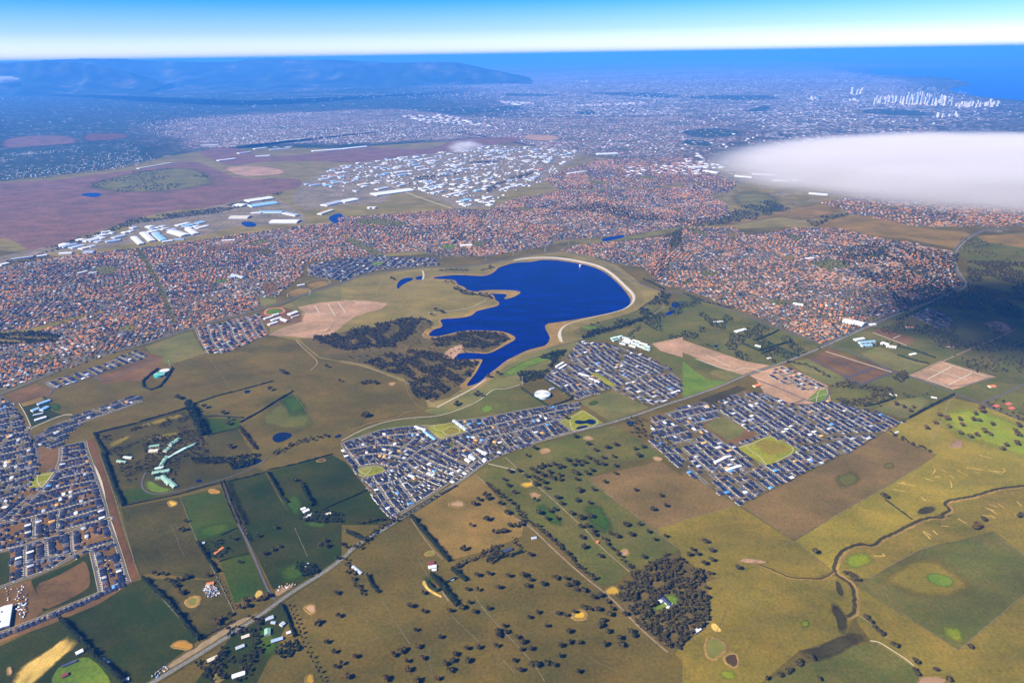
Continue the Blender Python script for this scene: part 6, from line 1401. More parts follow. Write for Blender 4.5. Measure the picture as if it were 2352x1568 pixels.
for a_, w_, r_, lb in (('G 1110,80 1150,15', 16, 'greenroof', 'slanted green roofed college hall beside the lake trees'), ('G 1050,130 1170,110', 20, 'greenroof', 'wide green roofed college block'), ('G 1070,100 1130,90', 14, 'palegreen', 'pale green roofed college wing'), ('G 1075,165 1140,160', 14, 'greenroof', 'green roofed college block by the lawn'),
        ('G 1120,150 1170,205', 18, 'greenroof', 'diagonal green roofed college block'), ('G 1155,175 1210,225', 18, 'greenroof', 'lowest green roofed college block on the crescent lawn'), ('G 1160,25 1210,-5', 10, 'palegreen', 'thin pale green college walkway roof'), ('G 810,45 870,55', 12, 'greenroof', 'low green roofed shed inside the college grounds'), ('G 855,20 910,25', 12, 'palegreen', 'pale green shed behind the low green shed'),
        ('D 1170,1505 1235,1460', 20, 'greenroof', 'green roofed gallery above the college'), ('D 1030,1515 1100,1505', 14, 'greenroof', 'green roofed pavilion beside the cream hall'), ('D 1030,1545 1095,1540', 24, 'creamroof', 'cream roofed college hall'), ('D 1135,1550 1170,1520', 18, 'greenroof', 'short green roofed college classroom'), ('D 1215,1560 1280,1525', 14, 'palegreen', 'long pale green college classroom'), ('D 1280,1525 1350,1495', 14, 'greenroof', 'outermost green roofed college classroom')):
    shed(a_, w_, 6, r_, lb, 'cream', 'college building', 'college_building')
for a_, w_, r_, lb in (('D 260,1225 345,1195', 20, 'sky', 'long blue roofed school hall'), ('D 220,1270 270,1250', 22, 'sky', 'blue roofed school block beside the road'), ('D 285,1265 330,1240', 22, 'sky', 'blue and white roofed school block'), ('D 230,1300 300,1285', 12, 'silver', 'silver roofed school corridor'), ('D 240,1335 320,1310', 18, 'white', 'white roofed school gymnasium'),
        ('D 1820,635 1875,618', 22, 'white', 'white roofed classroom next to the red track'), ('D 1880,610 1920,600', 22, 'white', 'white roofed grandstand by the red track'), ('D 1870,645 1935,625', 24, 'white', 'long white roofed school wing'), ('D 1850,675 1910,655', 24, 'white', 'lowest white roofed school wing'), ('D 1940,635 1980,650', 24, 'white', 'square white roofed library'), ('D 1990,605 2045,585', 34, 'white', 'large white roofed sports hall'), ('D 2010,625 2060,610', 14, 'creamroof', 'narrow cream roofed school block')):
    shed(a_, w_, 7, r_, lb, 'white', 'school building', 'school_building')
for a_, w_, h_, r_, wl_, lb in (
    ('G 1480,685 1540,640', 9, 4, 'orange', 'brick', 'long orange roofed farmhouse in the orchard garden'), ('G 1395,612 1412,606', 10, 4, 'silver', 'cream', 'small grey house beside the conifer hedge'),
    ('G 2075,380 2105,368', 12, 4.5, 'white', 'white', 'smaller white farm shed by the windbreak'), ('G 2090,398 2130,380', 14, 5, 'white', 'white', 'larger white farm shed by the windbreak'), ('G 2100,440 2150,410', 13, 4.5, 'white', 'cream', 'white roofed farmhouse under the garden trees'),
    ('G 1425,895 1475,885', 10, 5, 'orange', 'cream', 'orange roofed workshop in the salvage yard'), ('G 1420,905 1440,898', 8, 4, 'silver', 'cream', 'small silver shed in the salvage yard'),
    ('G 1830,1140 1885,1120', 13, 5, 'silver', 'cream', 'silver roofed shed by the highway lane'), ('G 1845,1245 1845,1205', 16, 6, 'greenroof', 'cream', 'green roofed barn in the house paddock'), ('G 1935,1180 1960,1160', 13, 5, 'silver', 'cream', 'pale shed beside the lane hedge'), ('G 1870,1290 1950,1265', 11, 4.5, 'bluegrey', 'brick', 'blue grey roofed long house on the lawn'),
    ('G 1665,1265 1720,1245', 11, 4.5, 'creamroof', 'brick', 'cream roofed house under the garden trees'), ('G 1625,1340 1685,1315', 11, 4.5, 'silver', 'brick', 'silver roofed house among the garden trees'), ('G 1430,1425 1500,1395', 12, 4.5, 'creamroof', 'brick', 'brown walled house near the highway'), ('G 1600,1535 1690,1505', 14, 5, 'white', 'white', 'white L roofed house beside the dark green dam'), ('G 1975,1232 2005,1222', 9, 4, 'white', 'white', 'small white cottage beside the lane'),
    ('G 525,1375 575,1350', 13, 5, 'white', 'cream', 'white shed below the straw patch'), ('G 430,1460 530,1420', 8, 3.5, 'darkroof', 'brick', 'dark long shed on the garden lawn'), ('G 430,1530 470,1510', 12, 4.5, 'redroof', 'brick', 'red roofed house hidden beside the garden lawn'), ('G 860,1556 890,1545', 10, 4, 'white', 'cream', 'white shed at the foot of the windbreak'), ('G 705,1410 750,1435', 9, 4, 'silver', 'cream', 'grey house tucked into the windbreak'), ('G 2100,770 2130,755', 12, 4.5, 'silver', 'brick', 'grey house hidden in roadside trees'), ('G 1870,1155 1900,1160', 8, 4, 'bluegrey', 'cream', 'blue grey lean-to beside the silver shed'), ('G 2230,420 2280,405', 13, 4.5, 'creamroof', 'brick', 'cream roofed homestead under the garden trees'),
    ('H 600,752 640,745', 14, 4.5, 'redroof', 'brick', 'dark red roofed farmhouse by the cypress windbreak'), ('H 600,780 655,770', 13, 5, 'white', 'cream', 'white machinery shed below the farmhouse'), ('H 625,795 655,792', 9, 4, 'white', 'white', 'small white shed below the farmhouse'), ('H 1110,672 1175,650', 12, 4.5, 'darkroof', 'brick', 'dark roofed farmhouse in the gum belt'), ('H 1310,578 1345,572', 10, 4, 'silver', 'cream', 'silver roofed cottage among gums'), ('H 745,866 775,858', 9, 4.5, 'silver', 'white', 'white shed beside the cross hedge'),
    ('H 2195,970 2275,1050', 13, 5, 'darkroof', 'white', 'long dark roofed house on the lawn in the wood'), ('H 2180,990 2210,1020', 10, 4.5, 'white', 'white', 'white wing of the house in the wood'), ('H 2245,1058 2285,1035', 8, 4.5, 'white', 'white', 'white carport of the house in the wood'), ('H 1760,612 1770,596', 8, 4, 'orange', 'brick', 'tiny orange roofed hut on the fenced track'), ('H 80,770 140,820', 10, 4, 'silver', 'cream', 'silver roofed house inside the hedged garden'),
    ('I 75,1232 120,1200', 10, 5, 'white', 'silver', 'white shed at the lower corner of the wood'), ('F 1460,1420 1485,1410', 10, 4, 'creamroof', 'cream', 'pale cottage at the grid estate corner'), ('E 1435,1120 1465,1110', 12, 5, 'bluegrey', 'white', 'blue grey shed beside the white tank'),
    ('F 490,1098 535,1085', 18, 5, 'orange', 'cream', 'orange roofed sales house beside the highway'), ('F 365,722 430,705', 26, 6, 'white', 'white', 'pale roofed barn among the farm lots'), ('F 500,815 540,825', 14, 5, 'white', 'cream', 'white roofed house among the farm lots'), ('F 215,655 275,650', 14, 4.5, 'white', 'cream', 'white roofed homestead near the dam road'), ('F 1565,880 1605,872', 16, 5, 'white', 'cream', 'white shed facing the shaded paddocks'),
    ('F 1540,690 1590,690', 16, 5, 'orange', 'cream', 'red roofed mansion in the cloud shadow'), ('F 1815,820 1865,825', 14, 5, 'redroof', 'cream', 'red roofed villa in the cloud shadow'), ('F 2110,1100 2150,1095', 20, 5, 'orange', 'cream', 'orange roofed villa by the tennis courts'), ('F 1425,1150 1475,1160', 10, 4, 'white', 'cream', 'white farm shed by the wooded paddocks'), ('F 1710,1170 1750,1178', 8, 4, 'white', 'cream', 'white stable beside the bright hedge'), ('F 585,905 610,900', 14, 4, 'creamroof', 'cream', 'cream roofed house by the highway hedge')):
    shed(a_, w_, h_, r_, lb, wl_, 'house' if 'house' in lb or 'cottage' in lb or 'villa' in lb or 'homestead' in lb or 'mansion' in lb else 'shed', 'farmhouse' if 'house' in lb or 'cottage' in lb or 'villa' in lb or 'homestead' in lb or 'mansion' in lb else 'farm_shed')
for a_, w_, r_, lb in (('F 1115,645 1190,665', 60, 'white', 'largest white roofed shopping hall'), ('F 1175,655 1250,675', 60, 'white', 'second white roofed shopping hall'), ('F 1290,675 1325,672', 26, 'white', 'small white shop beside the car park'), ('F 1185,780 1245,770', 24, 'white', 'white roofed aged care hall'), ('F 1215,800 1320,790', 22, 'sky', 'blue and white roofed care home'), ('F 1230,820 1300,815', 20, 'sky', 'lower blue and white roofed care home wing'), ('F 1370,800 1420,815', 30, 'white', 'white roofed hall in the trees'), ('F 1400,820 1470,830', 20, 'creamroof', 'cream roofed hall in the trees'),
        ('F 760,530 830,540', 30, 'white', 'white school hall beside the large oval'), ('F 850,220 900,215', 30, 'white', 'white hall in the eastern suburb'), ('E 820,130 900,125', 40, 'white', 'white school hall by the bright oval'), ('D 1600,330 1680,350', 34, 'silver', 'silver roofed high school block'), ('D 1570,350 1620,345', 26, 'silver', 'second silver roofed high school block'), ('D 540,320 600,305', 26, 'white', 'white clubhouse beside the school oval'), ('D 610,320 670,312', 26, 'silver', 'silver clubhouse beside the school oval'), ('D 2050,405 2100,398', 20, 'white', 'white pavilion between the twin ovals'), ('D 1530,95 1620,90', 26, 'white', 'white hall beside the bare reserve')):
    shed(a_, w_, 8, r_, lb, 'white', 'hall', 'hall')
for k, (a_, r_) in enumerate((('1860,770 1895,760', 'palegreen'), ('1905,760 1930,752', 'palegreen'), ('1870,785 1905,775', 'greenroof'), ('1940,760 1990,775', 'silver'), ('1950,775 2010,790', 'white'), ('1940,785 1990,800', 'white'), ('2010,780 2060,795', 'creamroof'), ('2000,800 2050,812', 'palegreen'), ('2060,800 2110,815', 'white'), ('2040,820 2090,832', 'palegreen'), ('2080,835 2130,848', 'greenroof'), ('1920,800 1960,810', 'silver'), ('1985,815 2030,828', 'creamroof'), ('2095,818 2130,830', 'silver'))):
    shed('E ' + a_, 17, 6, r_, '%s roofed market building at the top of the fan estate' % {'palegreen': 'pale green', 'greenroof': 'green', 'silver': 'silver', 'white': 'white', 'creamroof': 'cream'}[r_], 'white', 'market hall', 'market_hall', group='market buildings above the fan estate')
for a_, lb in (('L 1810,80 2010,230', 'long terrace of white skylit roofs beside the playground park'), ('L 1350,260 1520,390', 'terrace of blue white roofs facing the playground'), ('L 1200,180 1370,240', 'terrace of white roofs at the estate top corner'), ('L 2060,650 2150,700', 'white shop roof by the highway'), ('L 2000,690 2070,740', 'lower white shop roof by the highway'), ('L 1950,600 2030,640', 'striped dark solar roof of the shops'), ('L 2180,540 2330,620', 'terrace of white roofs beside the estate street'), ('E 1480,965 1530,935', 'upper white terrace at the fan estate edge'), ('E 1500,980 1550,950', 'lower white terrace at the fan estate edge'), ('E 1640,1010 1710,1035', 'white terrace in the fan estate'), ('E 1710,1045 1780,1075', 'second white terrace in the fan estate'), ('E 2270,1150 2330,1130', 'white terrace at the fan estate corner'), ('L 1100,950 1190,980', 'white roofed display home in the curved estate'), ('I 220,60 300,20', 'white roofed terrace in the grid estate'), ('I 300,110 400,80', 'second white roofed terrace in the grid estate')):
    shed(a_, 13, 7, 'darkroof' if 'dark' in lb else ('sky' if 'blue' in lb else 'silver' if 'skylit' in lb else 'white'), lb, 'white', 'terrace', 'terrace', .12)

# --- round tanks, masts, towers
def tank(t, x, y, r, h, wall, roofs, label, cone=.08):
    c = ground(*px(t, x, y)); e_ = empty('water_tank', c[0], c[1], .5); tag(e_, label, 'water tank'); n = 40
    v = [(r * math.cos(2 * math.pi * k / n), r * math.sin(2 * math.pi * k / n), z) for z in (0, h) for k in range(n)]
    link('wall', mesh('wall', v, [(k, (k + 1) % n, n + (k + 1) % n, n + k) for k in range(n)], [M[wall]], smooth=True), e_)
    sec = 6
    for s in range(sec):
        ks = range(s * n // sec, (s + 1) * n // sec + 1)
        rv = [(0, 0, h + r * cone)] + [((r + .4) * math.cos(2 * math.pi * k / n + .5), (r + .4) * math.sin(2 * math.pi * k / n + .5), h) for k in ks]
        link('roof_sector', mesh('roof_sector', rv, [(0, i, i + 1) for i in range(1, len(rv) - 1)], [M[roofs[s % len(roofs)]]]), e_)
    link('hatch', mesh('hatch', *box_vf(r * .5, r * .62, -1, 1, h, h + r * cone * .6 + 1), [M['greywall']]), e_)
M['tankshell'] = plain('tank_shell', (.45, .56, .56), .6, .05)
tank('E', 1386, 1160, 38, 12, 'tankshell', ['white', 'white', 'silver'], 'large white round water tank with wedge patterned roof')
tank('D', 1101, 1022, 27, 11, 'tealtank', ['tealtank', 'tealtank', 'greenroof'], 'teal green round water tank inside the bushy hedge')
tank('D', 1136, 995, 24, 9, 'creamroof', ['white', 'creamroof', 'white'], 'cream and white round water tank behind the teal one')
tank('B', 195, 1437, 24, 16, 'white', ['white'], 'white fuel tank on brown ground farther from the factory road'); tank('B', 228, 1437, 24, 16, 'white', ['white'], 'white fuel tank on brown ground closer to the factory road')
tank('D', 445, 125, 45, 14, 'white', ['white'], 'domed white round hall at the shed district edge', .25)
def mast(t, x, y, h, label, arms=3):
    c = ground(*px(t, x, y)); e_ = empty('pylon', c[0], c[1], .4, random.uniform(-.2, .2) + .6); tag(e_, label, 'pylon', 'pylons: ' + label)
    V, Fc = [], []
    def bar(p0, p1, r):
        a, b = Vector(p0), Vector(p1); d = (b - a).normalized(); t_ = d.orthogonal().normalized(); s = d.cross(t_); k = len(V)
        for c_ in (a, b):
            for i in range(4): V.append(tuple(c_ + r * (math.cos(i * 1.571) * t_ + math.sin(i * 1.571) * s)))
        for i in range(4): Fc.append((k + i, k + (i + 1) % 4, k + 4 + (i + 1) % 4, k + 4 + i))
    b = h * .1
    for sx in (-1, 1):
        for sy in (-1, 1): bar((sx * b, sy * b, 0), (sx * .6, sy * .6, h), .35)
    for k in range(5):
        z0, z1 = h * k / 5, h * (k + 1) / 5; w0, w1 = b + (.6 - b) * k / 5, b + (.6 - b) * (k + 1) / 5
        for s in (-1, 1): bar((-w0, s * w0, z0), (w1, s * w1, z1), .22); bar((s * w0, w0, z0), (s * w1, -w1, z1), .22)
    link('lattice', mesh('lattice', V, Fc, [M['silver']]), e_)
    for k in range(arms):
        av, af = box_vf(-h * .14, h * .14, -.4, .4, h * (.68 + .13 * k), h * (.68 + .13 * k) + .8); link('crossarm', mesh('crossarm', av, af, [M['silver']]), e_)
for x, y in ((150, 135), (265, 190), (480, 200), (690, 215), (995, 230), (1185, 195), (1565, 135), (1790, 95), (1955, 65), (1405, 165)): mast('E', x, y, 44, 'steel lattice pylon in the power line behind the reservoir')
for t_, x, y, h_, lb in (('E', 1247, 1085, 48, 'slim white radio mast beside the copse'), ('D', 1172, 960, 40, 'slim radio mast behind the tanks'), ('D', 1136, 1035, 28, 'short radio mast in front of the tanks')):
    c = ground(*px(t_, x, y)); e_ = empty('radio_mast', *c, .4); tag(e_, lb, 'mast')
    n = 8; v = [(r * math.cos(k * .785), r * math.sin(k * .785), z) for z, r in ((0, .9), (h_, .5)) for k in range(n)]
    link('pole', mesh('pole', v, [(k, (k + 1) % n, n + (k + 1) % n, n + k) for k in range(n)], [M['white']]), e_); link('antenna', mesh('antenna', *box_vf(-1.2, 1.2, -1.2, 1.2, h_ - 4, h_ - 1), [M['white']]), e_)
c = ground(*px('E', 1645, 272)); e_ = empty('intake_tower', *c, .5); tag(e_, 'white intake tower standing in the reservoir', 'tower')
v = [(r * math.cos(k * .524), r * math.sin(k * .524), z) for z, r in ((0, 6), (12, 6), (12, 9), (17, 9)) for k in range(12)]
link('shaft', mesh('shaft', v[:24], [(k, (k + 1) % 12, 12 + (k + 1) % 12, 12 + k) for k in range(12)], [M['white']]), e_)
link('cabin', mesh('cabin', v[24:], [(k, (k + 1) % 12, 12 + (k + 1) % 12, 12 + k) for k in range(12)] + [tuple(range(12, 24))], [M['white']]), e_)
for x, y in ((2160, 1230), (2265, 1245), (2245, 1215)):
    sheet('tennis_court', 'F %d,%d %d,%d %d,%d %d,%d' % (x - 30, y, x, y - 12, x + 30, y, x, y + 14), 'redtrack', 'red tennis court among villas', 'tennis court')['group'] = 'red tennis courts'

# ------------------------------------------------------------------ factory district: each shed a thing
WM = {}
def warehouse(x, y, a, w, l, h, c, label, group, var):
    if (c, var) not in WM:
        v, f = box_vf(-.5, .5, -.5, .5, 0, 1); wm = mesh('wall', v, f[2:], [M['white' if c != 'sky' else 'silver']])
        if var == 0: rv, rf = [(-.51, -.51, 1), (.51, -.51, 1), (.51, .51, 1), (-.51, .51, 1), (0, -.51, 1.22), (0, .51, 1.22)], [(0, 4, 5, 3), (4, 1, 2, 5), (0, 1, 4), (2, 3, 5)]
        elif var == 1:
            rv, rf = [], []
            for k in range(3):
                x0, x1 = -.51 + k * .34, -.51 + (k + 1) * .34; j = len(rv); m_ = (x0 + x1) / 2
                rv += [(x0, -.51, 1), (m_, -.51, 1.15), (x1, -.51, 1), (x0, .51, 1), (m_, .51, 1.15), (x1, .51, 1)]; rf += [(j, j + 1, j + 4, j + 3), (j + 1, j + 2, j + 5, j + 4), (j, j + 2, j + 1), (j + 3, j + 4, j + 5)]
        else: rv, rf = box_vf(-.51, .51, -.51, .51, .98, 1.05)
        WM[(c, var)] = (wm, mesh('roof', rv, rf, [M[c]]))
    e_ = empty('warehouse', x, y, .3, a); e_.scale = (w, l, h); tag(e_, label, 'warehouse', group)
    for nm, d_ in zip(('wall', 'roof'), WM[(c, var)]): link(nm, d_, e_)
CN = {'white': 'white', 'silver': 'silver', 'sky': 'pale blue', 'creamroof': 'cream', 'bluegrey': 'blue grey', 'orange': 'orange'}
WH = []
def factories(spec, axis, label, pitch=(95, 120), fill=.8, excl=(), limit=999, scale=1.0):
    p = P(spec); p0, p1 = P(axis); u = np.array(p1) - np.array(p0); u /= np.linalg.norm(u); v = np.array([-u[1], u[0]]); o = np.array(p0)
    loc = (np.array(p) - o) @ np.stack([u, v], 1); mn, mx_ = loc.min(0), loc.max(0); an_ = math.atan2(u[1], u[0])
    pts = []
    yy = mn[1]; r_ = 0
    while yy < mx_[1]:
        dep = pitch[1] * random.uniform(.75, 1.25); xx = mn[0] + random.uniform(0, 50)
        while xx < mx_[0]:
            wid = pitch[0] * random.choice((.55, .8, 1.0, 1.0, 1.5, 2.2))
            c = o + u * (xx + wid / 2) + v * (yy + dep / 2); xx += wid
            if random.random() > fill or not inside(p, [c])[0]: continue
            pts.append((c, wid * random.uniform(.66, .86) * scale, dep * random.uniform(.6, .82) * scale))
        yy += dep + (22 if r_ % 2 else 4); r_ += 1
    random.shuffle(pts)
    for c, w, d_ in pts[:limit]:
        col = random.choices(('white', 'silver', 'sky', 'creamroof', 'bluegrey', 'orange'), (.34, .34, .10, .11, .10, .01))[0]
        warehouse(c[0], c[1], an_, w, d_, random.uniform(7, 11), col, '%s roofed %s in %s' % (CN[col], 'long factory shed' if max(w, d_) > 110 else 'factory shed', label), 'factory sheds in ' + label, random.choice((0, 0, 1, 2)))
factories('B -50,1150 200,1110 700,1050 1000,1000 1300,1010 1650,1040 1500,1160 1150,1110 1000,1180 600,1240 300,1255 100,1320 -60,1330 A 2090,1280', 'B 0,1240 700,1160', 'the big factory district', (92, 105), .97, limit=190)
factories('B 320,1260 700,1240 1000,1200 1100,1130 1450,1180 1350,1230 1250,1290 1000,1320 800,1370 600,1340', 'B 400,1280 800,1200', 'the nearer factory blocks', (82, 90), .95, limit=70)
factories('B 780,1390 1000,1360 1100,1370 1000,1430 860,1440', 'B 800,1420 1000,1370', 'the corner factory group', (80, 80), .85, limit=12)
factories('D 500,90 700,40 900,10 1000,-20 A 1400,1530 1420,1567 D 1000,60 900,100 700,110 600,150 450,160', 'D 920,110 1200,40', 'the shed district by the older suburb', (75, 80), .7, limit=28)
for a_, w_, r_, lb in (('A 1700,1390 1870,1365', 150, 'white', 'huge ribbed white warehouse by the creek'), ('A 1720,1425 1900,1400', 150, 'sky', 'huge pale blue warehouse by the creek'), ('A 1630,1415 1690,1420', 120, 'white', 'white warehouse next to the huge ribbed one'), ('A 1790,1465 1950,1465', 80, 'sky', 'long pale blue warehouse below the huge pair'), ('A 1870,1530 2060,1530', 130, 'white', 'broad white warehouse beside the creek lake'), ('A 1590,1500 1720,1500', 110, 'creamroof', 'cream factory with a brown yard'), ('A 1730,1475 1800,1470', 60, 'white', 'small white factory between warehouses'), ('A 1960,1470 2050,1490', 60, 'silver', 'narrow silver factory between the white warehouses'), ('A 2200,1480 2290,1450', 60, 'creamroof', 'long cream shed alone on the brown ground'), ('A 2230,1420 2352,1390', 110, 'silver', 'flat silver warehouse beside the long one'),
        ('B 0,1395 100,1375', 130, 'white', 'white warehouse next to the longest one'), ('B 220,1345 480,1310', 180, 'white', 'longest white warehouse on open ground'), ('B 240,1310 320,1295', 80, 'silver', 'silver shed behind the longest warehouse'), ('A 2150,1045 2352,1030', 130, 'white', 'far white warehouse row on the plain'), ('B 0,1030 170,1012', 130, 'white', 'far white warehouse with skylights'), ('A 1500,1110 1620,1095', 90, 'white', 'white warehouse at the plain edge'), ('A 1640,1060 1720,1050', 90, 'silver', 'silver warehouse at the plain edge'), ('A 1760,1080 1860,1075', 80, 'white', 'second white warehouse at the plain edge'), ('A 1860,1035 2000,1025', 90, 'silver', 'second silver warehouse at the plain edge'), ('A 1750,1030 1830,1020', 80, 'white', 'upper white warehouse at the plain edge'), ('A 1380,1005 1500,1000', 60, 'white', 'long low far warehouse'), ('A 1910,975 2080,960', 90, 'creamroof', 'far cream factory row behind the plain'), ('A 950,1165 1180,1125', 60, 'creamroof', 'long cream shed strip on the brown plain'),
        ('D 920,70 975,120', 50, 'white', 'white warehouse with twin bays by the suburb'), ('D 985,40 1050,100', 60, 'white', 'tall white warehouse by the suburb'), ('D 1075,50 1130,95', 60, 'sky', 'pale blue warehouse by the suburb'), ('D 1180,30 1280,60', 90, 'white', 'broad white warehouse by the suburb'), ('D 1295,15 1350,50', 60, 'white', 'end white warehouse by the suburb'), ('D 1120,105 1190,95', 40, 'white', 'low white shed at the suburb edge'), ('D 1200,90 1270,85', 30, 'sky', 'low pale blue shed at the suburb edge'), ('D 410,185 500,180', 40, 'white', 'white shed at the leafy edge'), ('D 580,175 650,172', 60, 'bluegrey', 'dark blue shed at the leafy edge'), ('D 255,205 325,195', 40, 'white', 'small white shed near the creek'), ('D 0,265 60,250', 40, 'white', 'white shed at the creek end'), ('D 80,225 230,205', 30, 'silver', 'long silver shed near the creek'), ('D 730,105 830,90', 60, 'bluegrey', 'blue grey shed in the trees'), ('D 700,40 760,30', 40, 'white', 'white shed behind the trees'), ('D 580,100 700,70', 50, 'white', 'long white shed behind the trees'),
        ('B 1760,1065 1900,1060', 130, 'white', 'big white warehouse among red roofs'), ('B 1560,1200 1680,1185', 60, 'white', 'slanted white factory among red roofs'), ('C 50,1155 170,1150', 110, 'white', 'white factory below the cloud tip'), ('C 150,1180 250,1195', 90, 'white', 'second white factory below the cloud tip'), ('C 360,1215 480,1225', 60, 'white', 'low white factory below the cloud'), ('C 480,1200 640,1210', 70, 'silver', 'silver factory below the cloud'), ('C 760,1240 800,1250', 80, 'white', 'pale hall below the cloud'), ('C 620,1245 720,1250', 60, 'white', 'long pale hall below the cloud'), ('C 870,1335 1000,1345', 60, 'white', 'white shops at the cloud edge')):
    shed(a_, w_, 11, r_, lb, 'white', 'warehouse', 'large_warehouse', .06, windows=0)

# ------------------------------------------------------------------ specks of far buildings, the city towers
def speck_boxes(name, spec, n, size, hgt, label, clump=900., thr=.1):
    q = fill_poly(spec, math.sqrt(abs(np.prod(np.subtract(*bbox(P(spec))))) / (n * 2.2)), 1.0)
    ph = RNG.uniform(0, 6.28, 8); kx = RNG.normal(0, 1 / clump, 8); ky = RNG.normal(0, 1 / clump, 8)
    f = sum(np.sin(q[:, 0] * kx[i] + q[:, 1] * ky[i] + ph[i]) for i in range(8)) / 2.8
    q = q[f + RNG.normal(0, .35, len(q)) > thr]; q = q[RNG.permutation(len(q))[:n]]; n = len(q)
    T = HT[:8] - np.array([0, 0, 0]); fs = [(0, 1, 5, 4), (1, 2, 6, 5), (2, 3, 7, 6), (3, 0, 4, 7), (4, 5, 6, 7)]
    s = np.stack([RNG.uniform(*size, n), RNG.uniform(*size, n), RNG.uniform(*hgt, n)], 1); V = T[None] * s[:, None]; th = RNG.choice([.4, .5, .6, 1.2], n)
    ca, sa = np.cos(th)[:, None], np.sin(th)[:, None]; X = V[..., 0] * ca - V[..., 1] * sa + q[:, 0:1]; Y = V[..., 0] * sa + V[..., 1] * ca + q[:, 1:2]
    c = np.array([(.46, .43, .41), (.30, .25, .22), (.28, .15, .10), (.52, .52, .52)])[RNG.integers(0, 4, n)] * RNG.uniform(.8, 1.1, (n, 1))
    tag(link(name, big_mesh(name, np.stack([X, Y, V[..., 2]], 2), fs, 8, [M['attr']], np.repeat(c[:, None], 8, 1))), label, 'buildings', None, 'stuff')
speck_boxes('factory_clutter', 'B -50,1150 700,1050 1300,1010 1650,1040 1450,1240 1000,1400 800,1380 600,1340 300,1255 0,1330', 700, (14, 42), (5, 9), 'smaller sheds crowding the factory district', 400, -.6)
speck_boxes('distant_buildings', 'B 400,540 1500,500 2352,460 C 1200,500 1850,620 2352,700 2352,950 C 600,1000 B 1700,1100 B 1300,920 B 900,800', 9000, (18, 55), (6, 16), 'pale specks of far suburban buildings towards the bay', 1500, .05)
speck_boxes('distant_buildings', 'A 900,850 1500,800 2352,770 B 400,770 1200,860 1700,1030 1400,1010 1000,930 600,950 0,1000 A 2000,960 1300,1040', 1800, (14, 38), (6, 12), 'pale specks of buildings beyond the factory district', 900, .05)
speck_boxes('distant_buildings', 'A -100,640 900,720 2352,640 B 1000,540 B 800,760 A 1500,800 A 900,900 A -100,960', 1600, (25, 70), (6, 14), 'sparse white specks in the dark leafy suburbs', 1500, .5)
speck_boxes('distant_buildings', 'A 0,1060 300,1040 900,980 1050,1070 1100,1100 800,1170 200,1230 0,1240', 800, (10, 24), (4, 7), 'specks of roofs beside the brown plain', 500, -.1)
speck_boxes('distant_buildings', 'B 400,795 700,790 1000,850 1150,890 1300,900 900,860 600,850', 260, (60, 160), (8, 14), 'white rooftops of a far factory strip', 900, -2)
speck_boxes('distant_buildings', 'B 1080,695 1300,705 1350,720 1200,725 1110,710', 120, (60, 150), (8, 14), 'white rooftops of the farther factory strip', 900, -2)
speck_boxes('distant_buildings', 'B 1600,725 2000,705 2200,700 2000,722 1700,735', 150, (60, 140), (8, 14), 'white rooftops of a far pale strip', 900, -2)
speck_boxes('distant_buildings', 'B 1650,1180 2352,1120 C 100,1040 150,1090 300,1160 200,1210 B 2352,1200 B 1700,1230', 260, (30, 90), (7, 12), 'white rooftops scattered among far red roofs', 500, .2)
TM_ = {}
for k, c in (('tower_pale', (.55, .50, .47)), ('tower_grey', (.45, .46, .48)), ('tower_glass', (.10, .16, .22)), ('tower_tan', (.62, .50, .40))): M[k] = plain(k, c, .4, .15, .05, .5)
def tower(x, y, w, d, h, mt, label, group, crown):
    e_ = empty('skyscraper', x, y, 0, random.choice((.3, .32, .28, 1.1))); tag(e_, label, 'skyscraper', group); e_.scale = (w, d, h)
    key = (mt, crown)
    if key not in TM_:
        parts = [('shaft', box_vf(-.5, .5, -.5, .5, 0, .9 if crown else 1.0), mt), ('podium', box_vf(-.75, .75, -.75, .75, 0, .12), 'tower_tan')]
        if crown: parts.append(('crown', box_vf(-.32, .32, -.32, .32, .9, 1.0), mt))
        bands = merge(*[box_vf(-.505, .505, -.505, .505, z, z + .012) for z in (.2, .32, .44, .56, .68, .8)]); parts.append(('window_band', bands, 'glass'))
        TM_[key] = [(n_, mesh(n_, v, f, [M[m_]])) for n_, (v, f), m_ in parts]
    for n_, dt in TM_[key]:
        o_ = link(n_, dt, e_)
        if n_ == 'window_band': o_['kind'] = 'stuff'
TL = {'tower_pale': 'pale', 'tower_grey': 'grey', 'tower_glass': 'dark glass', 'tower_tan': 'tan'}
def cluster(t, x0, x1, y0, y1, n, hr, label, wide=(26, 46), peak=None):
    for k in range(n):
        X = x0 + (x1 - x0) * (k + random.random()) / n; Y = random.uniform(y0, y1); c = ground(*px(t, X, Y))
        h = random.uniform(*hr) * (1 if peak is None else (.55 + .6 * math.exp(-((X - peak[0]) / peak[1]) ** 2)))
        mt = random.choices(list(TL), (.4, .22, .26, .12))[0]; cr = random.random() < .4
        tower(c[0], c[1], random.uniform(*wide), random.uniform(*wide), h, mt, '%s %s tower %s' % ('stepped' if cr else 'flat topped', TL[mt], label), 'towers ' + label, cr)
cluster('C', 1320, 1480, 700, 716, 16, (110, 220), 'at the inland end of the far city centre')
cluster('C', 1500, 1680, 705, 725, 30, (170, 330), 'in the tall heart of the far city centre', peak=(1610, 90))
cluster('C', 1640, 1860, 705, 732, 30, (120, 280), 'at the harbour side of the far city centre', peak=(1740, 90))
cluster('C', 1880, 2180, 715, 745, 22, (50, 150), 'in the low docks beyond the city centre', (30, 60))
cluster('C', 1160, 1240, 645, 655, 9, (120, 260), 'in the lone group behind the city centre', (40, 70))
cluster('C', 860, 950, 676, 690, 6, (50, 90), 'in the small estate group before the city', (40, 70))
